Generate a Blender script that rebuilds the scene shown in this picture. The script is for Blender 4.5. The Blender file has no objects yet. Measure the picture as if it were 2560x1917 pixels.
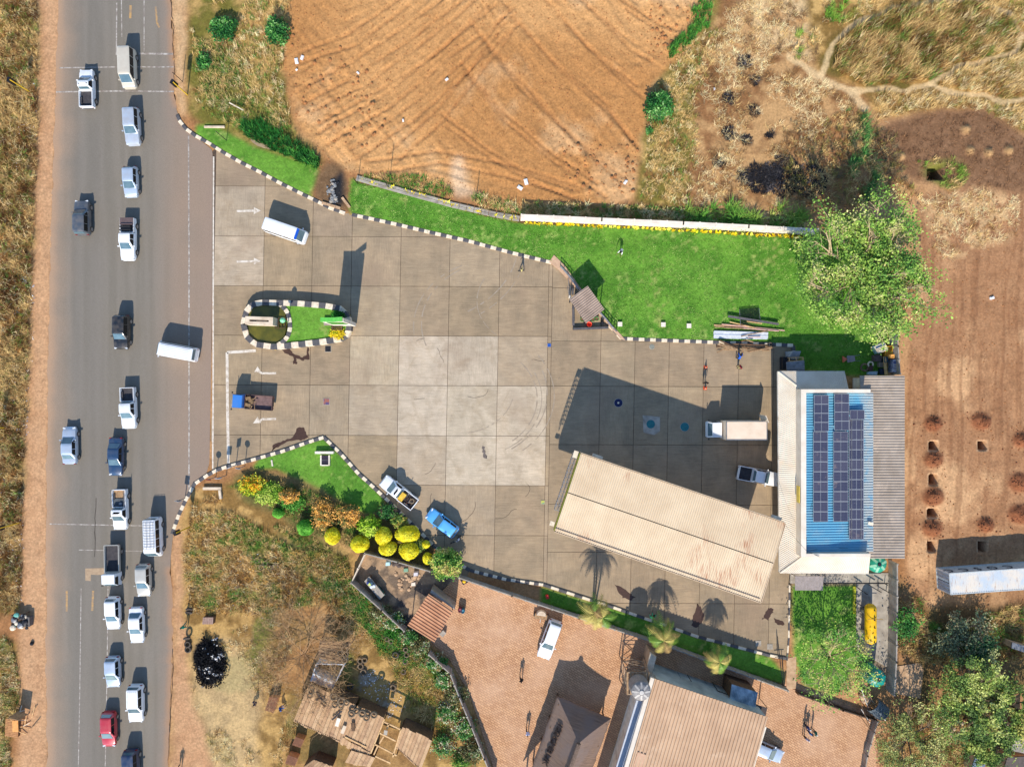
import bpy, bmesh, math, random
import numpy as np
from mathutils import Vector, Matrix, Euler

# ------------------------------------------------------------------ camera, sky, sun, exposure
scene = bpy.context.scene
COL = scene.collection
SC, HC, CX, CY = 20.5, 83.3, 1280.0, 958.5      # ground scale, drone height, nadir
cam_d = bpy.data.cameras.new('drone_camera')
cam_d.lens = 24.0; cam_d.sensor_width = 36.0; cam_d.clip_end = 3000; cam_d.clip_start = 0.5
cam = bpy.data.objects.new('drone_camera', cam_d); COL.objects.link(cam)
cam.location = (0, 0, HC); cam.rotation_euler = (0, 0, 0)
scene.camera = cam
SUN_EL, SUN_AZ = math.radians(37.0), math.radians(6.5)
world = bpy.data.worlds.new('World'); scene.world = world; world.use_nodes = True
wn = world.node_tree
bg = wn.nodes['Background']; bg.inputs[1].default_value = 0.15
sky = wn.nodes.new('ShaderNodeTexSky'); sky.sky_type = 'NISHITA'; sky.sun_disc = False
sky.sun_elevation = SUN_EL; sky.sun_rotation = math.pi + SUN_AZ
sky.altitude = 1200; sky.air_density = 1.0; sky.dust_density = 0.1; sky.ozone_density = 3.0
wn.links.new(sky.outputs[0], bg.inputs[0])
sun_d = bpy.data.lights.new('sun', 'SUN'); sun_d.energy = 3.7; sun_d.angle = math.radians(0.5)
sun_d.color = (1.0, 0.935, 0.84)
sun = bpy.data.objects.new('sun', sun_d); COL.objects.link(sun)
_d = Vector((math.sin(SUN_AZ) * math.cos(SUN_EL), math.cos(SUN_AZ) * math.cos(SUN_EL), -math.sin(SUN_EL)))
sun.rotation_euler = _d.to_track_quat('-Z', 'Y').to_euler(); sun.location = (-20, -60, 60)
scene.view_settings.view_transform = 'Standard'; scene.view_settings.look = 'None'
scene.view_settings.exposure = 0.68; scene.view_settings.gamma = 1.0
scene.view_settings.use_curve_mapping = False
scene.cycles.max_bounces = 5; scene.cycles.diffuse_bounces = 3; scene.cycles.glossy_bounces = 2
scene.cycles.transmission_bounces = 2; scene.cycles.transparent_max_bounces = 4

rng = np.random.default_rng(7)
random.seed(11)

# ------------------------------------------------------------------ helpers
K = 1.1577
def W(px, py, h=0.0):                    # photo pixel at a height -> place
    k = (1 - h / HC) / SC
    return Vector(((px - CX) * k, (CY - py) * k, h))
def F(fx, fy, h=0.0): return W(fx * K, fy * K, h)
def F2(pts): return [F(x, y).to_2d() for x, y in pts]
def lin(c):
    return tuple(((v / 255 / 12.92) if v / 255 <= 0.04045 else ((v / 255 + 0.055) / 1.055) ** 2.4) for v in c)

ORD = 'first second third fourth fifth sixth seventh eighth ninth tenth eleventh twelfth thirteenth fourteenth fifteenth sixteenth seventeenth eighteenth'.split()
def rank(xs): return [sorted(xs).index(x) for x in xs]
def tag(o, label=None, cat=None, group=None, kind=None):
    if label: o['label'] = label
    if cat: o['category'] = cat
    if group: o['group'] = group
    if kind: o['kind'] = kind
    return o
def empty(name, loc, rz=0.0, label=None, cat=None, group=None):
    o = bpy.data.objects.new(name, None); COL.objects.link(o)
    o.location = loc; o.rotation_euler = (0, 0, rz); o.empty_display_size = 0.3
    return tag(o, label, cat, group)
def link(name, me, mats=None, parent=None, loc=None, rot=None):
    o = bpy.data.objects.new(name, me); COL.objects.link(o)
    if mats is not None:
        if not isinstance(mats, (list, tuple)): mats = [mats]
        for i, m in enumerate(mats):
            if len(me.materials) <= i: me.materials.append(m)
            elif me.materials[i] is not m:
                o.material_slots[i].link = 'OBJECT'; o.material_slots[i].material = m
    if parent: o.parent = parent
    if loc is not None: o.location = loc
    if rot is not None: o.rotation_euler = rot
    return o

class MB:
    def __init__(s): s.v = []; s.f = []; s.m = []
    def add(s, vs, fs, mi=0):
        n = len(s.v); s.v += [tuple(p) for p in vs]
        for f in fs: s.f.append([n + i for i in f]); s.m.append(mi)
        return s
    def box(s, c, sz, rz=0.0, mi=0, rot=None):
        x, y, z = sz[0] / 2, sz[1] / 2, sz[2] / 2
        R = rot.to_matrix() if rot else Matrix.Rotation(rz, 3, 'Z')
        vs = [R @ Vector(p) + Vector(c) for p in ((-x,-y,-z),(x,-y,-z),(x,y,-z),(-x,y,-z),(-x,-y,z),(x,-y,z),(x,y,z),(-x,y,z))]
        return s.add(vs, [(0,3,2,1),(4,5,6,7),(0,1,5,4),(1,2,6,5),(2,3,7,6),(3,0,4,7)], mi)
    def bar(s, a, b, w, h, mi=0):           # rectangular bar between two points
        a = Vector(a); b = Vector(b); d = b - a; L = d.length
        q = d.to_track_quat('X', 'Z')
        return s.box((a + b) / 2, (L, w, h), mi=mi, rot=q)
    def prism(s, poly, z0, z1, mi=0, top=None):
        n = len(poly)
        a = sum(poly[i][0] * poly[(i+1) % n][1] - poly[(i+1) % n][0] * poly[i][1] for i in range(n))
        if a < 0: poly = poly[::-1]
        vs = [(p[0], p[1], z0) for p in poly] + [(p[0], p[1], z1) for p in poly]
        fs = [tuple(range(n - 1, -1, -1)), tuple(range(n, 2 * n))]
        fs += [(i, (i + 1) % n, n + (i + 1) % n, n + i) for i in range(n)]
        return s.add(vs, fs, mi)
    def hex(s, base, top, mi=0):            # solid between two quads
        return s.add(list(base) + list(top), [(3,2,1,0),(4,5,6,7),(0,1,5,4),(1,2,6,5),(2,3,7,6),(3,0,4,7)], mi)
    def tube(s, pts, r, n=6, mi=0, r1=None):
        pts = [Vector(p) for p in pts]; N = len(pts); rings = []
        for i, p in enumerate(pts):
            d = (pts[min(i + 1, N - 1)] - pts[max(i - 1, 0)])
            if d.length < 1e-6: d = Vector((0, 0, 1))
            d.normalize()
            u = d.orthogonal().normalized(); w = d.cross(u)
            rr = r if r1 is None else r + (r1 - r) * i / max(1, N - 1)
            rings.append([p + (u * math.cos(2*math.pi*k/n) + w * math.sin(2*math.pi*k/n)) * rr for k in range(n)])
        return s.loft(rings, mi)
    def loft(s, rings, mi=0, caps=True):
        n = len(rings[0]); vs = [p for r in rings for p in r]; fs = []
        for i in range(len(rings) - 1):
            for k in range(n):
                fs.append((i*n + k, i*n + (k+1) % n, (i+1)*n + (k+1) % n, (i+1)*n + k))
        if caps:
            fs.append(tuple(range(n - 1, -1, -1))); fs.append(tuple((len(rings)-1)*n + k for k in range(n)))
        return s.add(vs, fs, mi)
    def lathe(s, c, prof, n=20, mi=0):      # prof: (r, z)
        c = Vector(c)
        rings = [[c + Vector((r*math.cos(2*math.pi*k/n), r*math.sin(2*math.pi*k/n), z)) for k in range(n)] for r, z in prof]
        return s.loft(rings, mi)
    def torus(s, c, R, r, n=18, k=8, mi=0, tilt=None):
        rings = []
        for i in range(n):
            a = 2*math.pi*i/n; ring = []
            for j in range(k):
                b = 2*math.pi*j/k
                p = Vector(((R + r*math.cos(b))*math.cos(a), (R + r*math.cos(b))*math.sin(a), 1.25*r*math.sin(b)))
                if tilt: p = tilt @ p
                ring.append(p + Vector(c))
            rings.append(ring)
        rings.append(rings[0])
        return s.loft(rings, mi, caps=False)
    def mesh(s, name, smooth=False, angle=None):
        me = bpy.data.meshes.new(name); me.from_pydata(s.v, [], s.f)
        me.polygons.foreach_set('material_index', s.m)
        if smooth or angle:
            me.shade_smooth()
            if angle: me.set_sharp_from_angle(angle=math.radians(angle))
        me.update(); return me
    def build(s, name, mats, parent=None, loc=None, rot=None, smooth=False, angle=None):
        return link(name, s.mesh(name, smooth, angle), mats, parent, loc, rot)

def np_mesh(name, V, Fc, tint=None, mats=None, smooth=False, nper=None):
    """V (N,3), Fc (M,k) index array; tint (N,4) point colours"""
    me = bpy.data.meshes.new(name)
    me.vertices.add(len(V)); me.vertices.foreach_set('co', np.asarray(V, np.float32).ravel())
    k = Fc.shape[1]; M = len(Fc)
    me.loops.add(M * k); me.loops.foreach_set('vertex_index', Fc.astype(np.int32).ravel())
    me.polygons.add(M)
    me.polygons.foreach_set('loop_start', np.arange(0, M * k, k, dtype=np.int32))
    me.polygons.foreach_set('loop_total', np.full(M, k, np.int32))
    if tint is not None:
        a = me.color_attributes.new('tint', 'FLOAT_COLOR', 'POINT')
        a.data.foreach_set('color', np.asarray(tint, np.float32).ravel())
    me.update(calc_edges=True)
    if smooth: me.shade_smooth()
    return me

# ------------------------------------------------------------------ materials
def newmat(name):
    m = bpy.data.materials.new(name); m.use_nodes = True
    nt = m.node_tree; b = nt.nodes['Principled BSDF']
    return m, nt, b
def nd(nt, t, **kw):
    n = nt.nodes.new(t)
    for k, v in kw.items(): setattr(n, k, v)
    return n
def mixc(nt, fac, a, b, blend='MIX'):
    n = nd(nt, 'ShaderNodeMix', data_type='RGBA', blend_type=blend)
    for sock, v in ((n.inputs[0], fac), (n.inputs[6], a), (n.inputs[7], b)):
        if hasattr(v, 'is_output'): nt.links.new(v, sock)
        elif isinstance(v, (int, float)): sock.default_value = v
        else: sock.default_value = (*v[:3], 1)
    return n.outputs[2]
def noise(nt, vec, scale, detail=4, rough=0.55, dist=0.0):
    n = nd(nt, 'ShaderNodeTexNoise'); n.inputs['Scale'].default_value = scale
    n.inputs['Detail'].default_value = detail; n.inputs['Roughness'].default_value = rough
    n.inputs['Distortion'].default_value = dist
    nt.links.new(vec, n.inputs['Vector']); return n.outputs['Fac']
def ramp(nt, fac, stops):
    n = nd(nt, 'ShaderNodeValToRGB'); cr = n.color_ramp
    cr.elements[0].position = stops[0][0]; cr.elements[0].color = (*stops[0][1][:3], 1)
    cr.elements[1].position = stops[-1][0]; cr.elements[1].color = (*stops[-1][1][:3], 1)
    for p, c in stops[1:-1]:
        e = cr.elements.new(p); e.color = (*c[:3], 1)
    nt.links.new(fac, n.inputs[0]); return n.outputs[0]
def bw(a, b): return [(a, (0, 0, 0)), (b, (1, 1, 1))]
def mapping(nt, vec, scale=(1,1,1), rot=0.0, loc=(0,0,0)):
    n = nd(nt, 'ShaderNodeMapping'); n.inputs['Scale'].default_value = scale
    n.inputs['Rotation'].default_value = (0, 0, rot); n.inputs['Location'].default_value = loc
    nt.links.new(vec, n.inputs[0]); return n.outputs[0]
def pos(nt): return nd(nt, 'ShaderNodeNewGeometry').outputs['Position']
def objc(nt): return nd(nt, 'ShaderNodeTexCoord').outputs['Object']
def bump(nt, b, h, strength, dist=0.05):
    n = nd(nt, 'ShaderNodeBump'); n.inputs['Strength'].default_value = strength
    n.inputs['Distance'].default_value = dist
    nt.links.new(h, n.inputs['Height']); nt.links.new(n.outputs[0], b.inputs['Normal'])
_mc = {}
def mat(name, c, c2=None, rough=0.7, metal=0.0, scale=3.0, coat=0.0, lo=0.35, hi=0.65, bmp=0.0, wpos=False, c3=None, s3=0.6):
    """plain procedural paint/metal/wood with uneven colour"""
    if name in _mc: return _mc[name]
    m, nt, b = newmat(name); v = pos(nt) if wpos else objc(nt)
    c = lin(c); c2 = lin(c2) if c2 else tuple(x * 0.8 for x in c)
    f = noise(nt, v, scale, 5, 0.6)
    out = mixc(nt, ramp(nt, f, bw(lo, hi)), c, c2)
    if c3:
        g = noise(nt, v, s3, 4, 0.65, 0.4)
        out = mixc(nt, ramp(nt, g, bw(0.56, 0.72)), out, lin(c3))
    nt.links.new(out, b.inputs['Base Color'])
    b.inputs['Roughness'].default_value = rough; b.inputs['Metallic'].default_value = metal
    b.inputs['Coat Weight'].default_value = coat; b.inputs['Coat Roughness'].default_value = 0.08
    b.inputs['Specular IOR Level'].default_value = 0.35
    if bmp: bump(nt, b, noise(nt, v, scale * 4, 4), bmp)
    _mc[name] = m; return m
def tintmat(name, rough=0.8, trans=0.0, scale=6.0, amt=0.25, bmp=0.0, fine=30.0, grit=0.0):
    """colour comes from the mesh's own per-piece colour, broken up by fine noise"""
    if name in _mc: return _mc[name]
    m, nt, b = newmat(name)
    a = nd(nt, 'ShaderNodeVertexColor', layer_name='tint').outputs[0]
    v = pos(nt)
    n1 = noise(nt, v, scale, 5, 0.65)
    out = mixc(nt, 1.0, a, ramp(nt, n1, [(0.3, (1 - amt,)*3), (0.7, (1 + amt*0.6,)*3)]), 'MULTIPLY')
    if grit:
        out = mixc(nt, 1.0, out, ramp(nt, noise(nt, v, 1.1, 8, 0.78, 0.6), [(0.32, (1-grit,)*3), (0.5, (1,)*3), (0.68, (1+grit*.7,)*3)]), 'MULTIPLY')
        vo = nd(nt, 'ShaderNodeTexVoronoi'); vo.inputs['Scale'].default_value = 4.0; nt.links.new(v, vo.inputs['Vector'])
        out = mixc(nt, ramp(nt, vo.outputs['Distance'], [(0.06, (.3,)*3), (0.16, (0,)*3)]), out, lin((222,196,160)))
    nt.links.new(out, b.inputs['Base Color'])
    b.inputs['Roughness'].default_value = rough; b.inputs['Specular IOR Level'].default_value = 0.2
    if trans: b.inputs['Subsurface Weight'].default_value = 0.0
    if bmp: bump(nt, b, noise(nt, v, fine, 5, 0.7), bmp, 0.06)
    _mc[name] = m; return m

# ------------------------------------------------------------------ numpy noise
def vnoise(x, y, seed=0):
    r = np.random.default_rng(seed).random((256, 256)).astype(np.float32)
    xi = np.floor(x).astype(np.int64); yi = np.floor(y).astype(np.int64)
    fx = x - xi; fy = y - yi
    fx = fx*fx*(3 - 2*fx); fy = fy*fy*(3 - 2*fy)
    a = r[xi % 256, yi % 256]; b = r[(xi+1) % 256, yi % 256]
    c = r[xi % 256, (yi+1) % 256]; d = r[(xi+1) % 256, (yi+1) % 256]
    return (a*(1-fx) + b*fx)*(1-fy) + (c*(1-fx) + d*fx)*fy
def fbm(x, y, s, seed=0, octv=4, gain=0.5):
    t = np.zeros_like(x); amp = 1.0; tot = 0
    for i in range(octv):
        t += amp * vnoise(x / s + 17.3*i, y / s + 9.1*i, seed + i); tot += amp; amp *= gain; s *= 0.5
    return t / tot
def inpoly(x, y, poly):
    ins = np.zeros(x.shape, bool); n = len(poly)
    for i in range(n):
        x0, y0 = poly[i][0], poly[i][1]; x1, y1 = poly[(i+1) % n][0], poly[(i+1) % n][1]
        if y0 == y1: continue
        c = (y0 > y) != (y1 > y)
        ins ^= c & (x < (x1 - x0) * (y - y0) / (y1 - y0) + x0)
    return ins
def dist_line(x, y, pts):
    d = np.full(x.shape, 1e9)
    for (a, b) in zip(pts[:-1], pts[1:]):
        dx, dy = b[0]-a[0], b[1]-a[1]; L = dx*dx + dy*dy + 1e-9
        t = np.clip(((x-a[0])*dx + (y-a[1])*dy) / L, 0, 1)
        d = np.minimum(d, np.hypot(x - a[0] - t*dx, y - a[1] - t*dy))
    return d
def sstep(a, b, x):
    t = np.clip((x - a) / (b - a), 0, 1); return t*t*(3 - 2*t)
def blur(A, k=2):
    for _ in range(k):
        B = A.copy(); B[1:] += A[:-1]; B[:-1] += A[1:]; B[0] += A[0]; B[-1] += A[-1]; A = B / 3
        B = A.copy(); B[:, 1:] += A[:, :-1]; B[:, :-1] += A[:, 1:]; B[:, 0] += A[:, 0]; B[:, -1] += A[:, -1]; A = B / 3
    return A

# ================================================================== GROUND (one sheet, real relief)
# outlines given on the photograph's own grid (F = 1/17.7 m)
ROAD_L = [(-60,130),(0,127),(300,116),(600,106),(900,101),(1200,99),(1656,101),(1720,101)]      # y, x
ROAD_R = [(-60,369),(0,370),(145,375),(240,381),(262,393),(285,408),(322,457),(330,459),(620,458),(800,456),(1000,452),(1020,446),(1040,424),(1075,402),(1110,386),(1150,374),(1210,368),(1400,372),(1560,366),(1656,362),(1720,361)]
N_KERB = [(383,249),(390,264),(402,279),(420,292),(450,309),(480,328),(520,351),(560,371),(600,393),(644,415),(679,432),(712,449),(745,461)]
N_KERB2 = [(760,464),(804,473),(862,486),(930,502),(1017,522),(1105,546),(1191,567)]
HUT_KERB = [(1191,567),(1206,580),(1232,607),(1262,640),(1290,675),(1316,703),(1342,731)]
E_KERB = [(1342,731),(1440,735),(1544,739),(1656,743),(1712,746)]
S_KERB_A = [(372,1152),(386,1112),(402,1078),(420,1045),(446,1027),(468,1015),(488,1008),(551,991),(610,974),(664,955),(699,944)]
S_KERB_B = [(699,944),(734,977),(774,1022),(804,1049),(847,1089),(877,1119),(905,1146),(935,1177),(972,1206),(1015,1231)]
S_KERB_C = [(1015,1231),(1090,1250),(1173,1262),(1331,1313),(1506,1374),(1656,1413),(1697,1421)]
PAVED = [(459,322)] + [p for p in N_KERB if p[0] > 459] + [(752,463)] + N_KERB2 + HUT_KERB[1:] + E_KERB[1:] + \
        [(1712,1240),(1700,1421)] + S_KERB_C[::-1] + S_KERB_B[::-1][1:] + S_KERB_A[::-1][1:6] + [(459,1018)]
PAVERS = [(985,1246),(1105,1284),(1250,1326),(1390,1374),(1700,1483),(1890,1556),(1895,1720),(1085,1720),(1060,1640),(1015,1500),(972,1425),(930,1385),(940,1290)]
ISLAND = [(521,700),(527,672),(540,655),(560,649),(640,651),(700,656),(735,662),(752,680),(757,700),(755,720),(742,733),(700,741),(640,748),(590,753),(548,747),(529,729)]
ISH = 0.95                                    # island wall height; its outline was read at the wall top
def isl_(pts): return [(1105.7 + (x-1105.7)*(1-ISH/HC), 828 + (y-828)*(1-ISH/HC)) for x, y in pts]
ISLAND = isl_(ISLAND)

def grid_axis(lo, hi, st, far):
    a = np.arange(lo, hi + 1e-6, st); ext = []
    d = st
    e = hi
    while e < far:
        d *= 1.45; e += d; ext.append(e)
    ext = np.array(ext)
    return np.concatenate([(lo + hi - ext)[::-1], a, ext])
gx = grid_axis(-67, 67, 0.2, 700); gy = grid_axis(-51, 51, 0.2, 700)
GX, GY = np.meshgrid(gx, gy)
# photo coordinates of each ground point, gently wobbled so that no border is ruled
FX = (GX * SC + CX) / K; FY = (CY - GY * SC) / K
wob = lambda s, a, sd: (a * (fbm(GX, GY, s, sd) - 0.5) * 2)
WX = FX + wob(3.0, 14, 50); WY = FY + wob(3.0, 14, 60)
n1 = fbm(GX, GY, 6.0, 1, 5); n2 = fbm(GX, GY, 1.2, 2, 4); n3 = fbm(GX, GY, 0.45, 3, 2); n4 = fbm(GX, GY, 18, 4, 4)
Z = np.zeros_like(GX) + 0.04 + (n1 - 0.5) * 0.25
def c3(*c): return np.array(lin(c), np.float32)
COLR = np.empty(GX.shape + (3,), np.float32)
def mixfield(col, m): 
    global COLR
    COLR += m[..., None] * (col - COLR)
def two(a, b, f): return a + (b - a) * f[..., None]
COLR[:] = two(c3(190,144,98), c3(160,112,70), sstep(0.35, 0.65, n1))
def mask(poly, soft=3, wobble=True):
    m = inpoly(WX if wobble else FX, WY if wobble else FY, poly).astype(np.float32)
    return blur(m, soft) if soft else m

STRAW, STRAW2 = c3(206,172,116), c3(150,112,64)
DRYG, OLIVE, GREEN = c3(176,140,82), c3(116,112,50), c3(70,118,36)
# west verge
WEST = [(-200,-100),(82,-100),(86,150),(82,330),(74,520),(62,760),(54,1000),(50,1250),(44,1320),(-10,1335),(-10,1370),(30,1385),(46,1470),(40,1560),(20,1600),(30,1720),(-200,1720)]
m = mask(WEST, 4); mixfield(two(c3(176,130,72), c3(104,70,34), sstep(0.35,0.62, n2)), m); mixfield(c3(110,104,44), m * sstep(0.52, 0.62, n1) * 0.6)
mixfield(STRAW, blur(((FX > 70 - (FY)/60) & (FX < 92 - FY/45)).astype(np.float32), 5) * m * 0.8)
m = ((FX > 40) & (FX < 140)).astype(np.float32) * (1 - mask(WEST, 4)); mixfield(two(c3(202,158,116), c3(186,140,100), n2), blur(m, 6))
# east shoulder north + NW plot
m = mask([(365,-100),(408,-100),(404,120),(400,245),(380,248)], 4); mixfield(two(c3(196,150,104), c3(206,172,128), n2), m)
NW = [(408,-100),(645,-100),(625,20),(612,130),(616,215),(640,290),(668,320),(690,352),(560,330),(470,285),(430,268),(405,240)]
m = mask(NW, 4); mixfield(two(c3(190,152,92), c3(112,104,44), sstep(0.4, 0.62, n1*0.6 + n2*0.4)), m)
m2 = mask([(445,70),(520,110),(560,200),(610,220),(640,290),(690,350),(560,320),(470,270),(430,200)], 8); mixfield(two(c3(96,110,40), c3(150,130,66), n2), m2 * 0.75)
# graded building lot
LOT = [(632,-100),(1545,-100),(1535,0),(1520,62),(1468,112),(1452,150),(1410,178),(1394,215),(1388,300),(1372,430),(1310,446),(1130,442),(1070,432),(1000,408),(900,385),(790,378),(735,372),(712,352),(690,330),(652,292),(625,225),(614,150),(622,40)]
mlot = mask(LOT, 2)
def stretch(ang, along, across, seed):
    c, s = math.cos(ang), math.sin(ang)
    u = GX*c + GY*s; v = -GX*s + GY*c
    return fbm(u / along, v / across + 2*fbm(GX, GY, 9, seed+9, 2), 1.0, seed, 3)
c0 = F(1015, -60); th_ = np.arctan2(GY - c0.y, GX - c0.x); rd_ = np.hypot(GX - c0.x, GY - c0.y)
sa = fbm(th_*22 + 1.6*fbm(GX, GY, 7, 91, 3), rd_/8 + fbm(GX, GY, 3, 92, 2), 1.0, 21, 4, .6); sb = stretch(math.radians(-52), 7.0, 0.5, 31); sc_ = stretch(math.radians(-12), 9.0, 0.6, 41)
wl = sstep(0.62, 0.42, fbm(GX, GY, 9, 95, 3)); wb = sstep(330, 400, FY + 40*(n1-0.5)) * sstep(1250, 1100, FX)
furr = (sa*wl + sb*(1-wl))*(1-wb) + sc_*wb
lc = two(c3(204,152,96), c3(184,130,76), sstep(0.35, 0.65, n4)); lc = two(lc, c3(156,104,60), sstep(0.55, 0.75, furr) * 0.4 * sstep(.35,.6,n1))
lc = two(lc, c3(210,168,120), sstep(0.55, 0.75, n1) * 0.6)
mixfield(lc, mlot)
rougharea = np.clip(mask([(612,120),(760,110),(860,260),(760,330),(690,330),(640,260)], 12) + mask([(1180,300),(1390,290),(1370,440),(1230,430)], 12) + mask([(1380,0),(1520,0),(1460,110),(1380,150)], 12) + 0.25, 0, 1)
Z += mlot * ((furr - 0.5) * (0.15 + 0.30*sstep(.38,.62,n1)) + (n3 - 0.5) * 0.16 * rougharea + np.maximum(0, n2 - 0.62) * 0.9 * rougharea)
# wheel ruts across the lot
rr_ = random.Random(12)
LOTT = [[(650,210),(760,150),(900,60),(1000,-20)],[(690,250),(800,190),(930,100),(1050,0)],[(700,300),(830,220),(960,120),(1080,20)],[(760,330),(880,250),(1000,150),(1120,30)],[(850,340),(940,260),(1030,160),(1100,60)],[(640,130),(760,80),(880,0)],[(1020,60),(1120,180),(1230,290),(1350,390)],[(1100,20),(1200,140),(1310,240),(1390,330)],[(1180,0),(1280,110),(1380,200)],[(1000,150),(1090,250),(1190,340),(1300,410)],[(1260,0),(1350,90),(1430,140)],[(960,260),(1050,330),(1150,390),(1260,430)],[(800,360),(950,340),(1100,370),(1250,420)],[(1340,0),(1430,60),(1490,80)]]
for pts in LOTT:
    for o_ in (-12, 12):
        d = dist_line(FX + 16*(n1-.5), FY + 16*(n4-.5), [(x+o_*.6+rr_.uniform(-5,5), y+o_+rr_.uniform(-5,5)) for x, y in pts]); k_ = sstep(5.5, 2.5, d)*mlot*sstep(.3,.5,n2*.5+n1*.5); Z -= k_*.09; Z += sstep(9,6,d)*(1-sstep(6,4,d))*mlot*.05
        mixfield(c3(164,112,68), k_*.32)
m = mask([(970,350),(1000,340),(1012,400),(1040,425),(990,425)], 5); mixfield(c3(222,188,150), m * 0.8)
# veg strip between lot and cleared plot, straw edges
VS = [(1540,-100),(1600,-100),(1585,0),(1560,70),(1520,130),(1490,230),(1500,330),(1470,440),(1372,440),(1392,300),(1398,215),(1420,178),(1460,130),(1520,70)]
m = mask(VS, 4); mixfield(two(c3(176,148,84), c3(120,110,50), sstep(0.4,0.6,n2)), m)
CLR = [(1575,-100),(1860,-100),(1800,60),(1760,140),(1850,190),(1860,240),(1720,330),(1680,460),(1470,450),(1500,330),(1490,220),(1520,120)]
m = mask(CLR, 6); mixfield(two(c3(190,148,98), c3(142,100,62), sstep(0.38, 0.6, n1*0.5 + n2*0.5)), m)
m = mask([(1590,-50),(1700,-50),(1790,30),(1780,110),(1720,130),(1600,60)], 8); mixfield(c3(216,182,132), m * sstep(0.35, 0.55, n2))
TR = [(1760,150),(1785,90),(1860,30),(1960,5),(2080,-10),(2180,30),(2330,100),(2330,260),(2212,240),(2100,195),(1990,180),(1870,195),(1800,165)]
m = mask([(1720,-100),(2400,-100),(2400,300),(2212,285),(2130,240),(2030,232),(1900,262),(1850,190),(1760,150)], 5); mixfield(two(c3(196,158,96), c3(134,104,54), sstep(0.35, 0.6, n2)), m)
m = mask(TR, 5); mixfield(two(c3(150,112,56), c3(92,86,36), sstep(0.4, 0.65, n2)), m * 0.8)
TILL = [(1875,290),(1930,262),(2030,234),(2130,242),(2230,300),(2330,330),(2330,440),(2160,420),(2010,400),(1960,390),(1900,340)]
m = mask(TILL, 4); mixfield(two(c3(142,106,76), c3(120,86,58), n2), m)
# paths worn through the grass
PATHS = []
for pts, w in (([(1770,160),(1795,95),(1860,42),(1930,14),(2010,4),(2110,0),(2180,35),(2206,75),(2190,115),(2120,135),(2075,140),(2035,165),(2005,185)], 5),
               ([(1840,205),(1875,193),(1935,187),(1975,190),(2010,187),(2050,200),(2110,206),(2165,222),(2230,215)], 5),
               ([(1700,120),(1760,160),(1840,205),(1870,240)], 6), ([(430,1095),(500,1095),(560,1130),(640,1180)], 7),
               ([(410,1420),(470,1380),(540,1370)], 7), ([(490,1480),(505,1560),(520,1656)], 9)):
    PATHS.append([tuple(F(*p).to_2d()) for p in pts]); d = dist_line(WX, WY, pts); mixfield(c3(224,192,142), sstep(w*2.0, w*1.0, d + 3*n2)*0.7)
# right-hand cleared red soil with wheel tracks
RS = [(1985,430),(2060,405),(2200,425),(2400,400),(2400,1310),(2212,1330),(2000,1330),(1955,1240),(1955,800),(1975,700),(1990,560)]
m = mask(RS, 4); st = stretch(math.radians(88), 12.0, 0.45, 71)
mixfield(two(two(c3(180,134,94), c3(156,110,74), n2), c3(206,160,114), sstep(0.5, 0.68, n1)), m); Z += m * (st - 0.5) * 0.22
mixfield(c3(128,84,54), m * sstep(0.55, 0.7, st) * 0.45)
m = mask([(1985,430),(2080,410),(2200,430),(2180,520),(2040,560)], 8); mixfield(c3(212,174,124), m * sstep(0.42, 0.56, n2) * 0.8)
# south-east rough ground
SE = [(1925,1240),(2000,1310),(2400,1300),(2400,1720),(1880,1720),(1890,1560),(1925,1480),(1925,1300)]
m = mask(SE, 5); mixfield(two(c3(170,126,84), c3(112,92,54), sstep(0.42,0.6,n1)), m)
m = mask([(2010,1240),(2300,1240),(2300,1340),(2080,1350),(2020,1330)], 5, ); mixfield(c3(120,86,56), m*0.5)
# south-west rough plot
SW = [(375,1160),(420,1060),(500,1040),(600,1110),(700,1150),(770,1200),(765,1255),(880,1365),(980,1440),(1010,1500),(1060,1656),(1070,1720),(360,1720),(375,1400)]
m = mask(SW, 4); mixfield(two(c3(188,150,90), c3(136,104,56), sstep(0.36,0.62,n2)), m); mixfield(c3(96,112,44), m * sstep(0.55,0.66, fbm(GX,GY,5,88,4)) * 0.7)
m = mask([(368,1150),(392,1130),(400,1200),(392,1330),(410,1400),(400,1470),(430,1530),(450,1600),(470,1720),(362,1720),(372,1500),(370,1300)], 4); mixfield(two(c3(200,156,114), c3(184,136,96), n2), m)
m = mask([(420,1390),(500,1370),(560,1480),(560,1720),(470,1720),(440,1560),(410,1480)], 8); mixfield(c3(208,178,130), m * 0.6)
m = mask([(640,1140),(760,1200),(700,1260),(600,1180)], 10); mixfield(c3(128,118,70), m*0.6)
m = mask([(600,1300),(720,1300),(720,1480),(560,1470)], 10); mixfield(c3(170,124,80), m*0.7)
m = mask([(770,1440),(840,1450),(880,1540),(800,1540)], 8); mixfield(c3(196,184,164), m * sstep(0.5,0.6,n2) * 0.6)
m = mask([(640,1480),(900,1590),(900,1700),(600,1700)], 4); mixfield(c3(150,112,72), m * 0.6)
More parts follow.
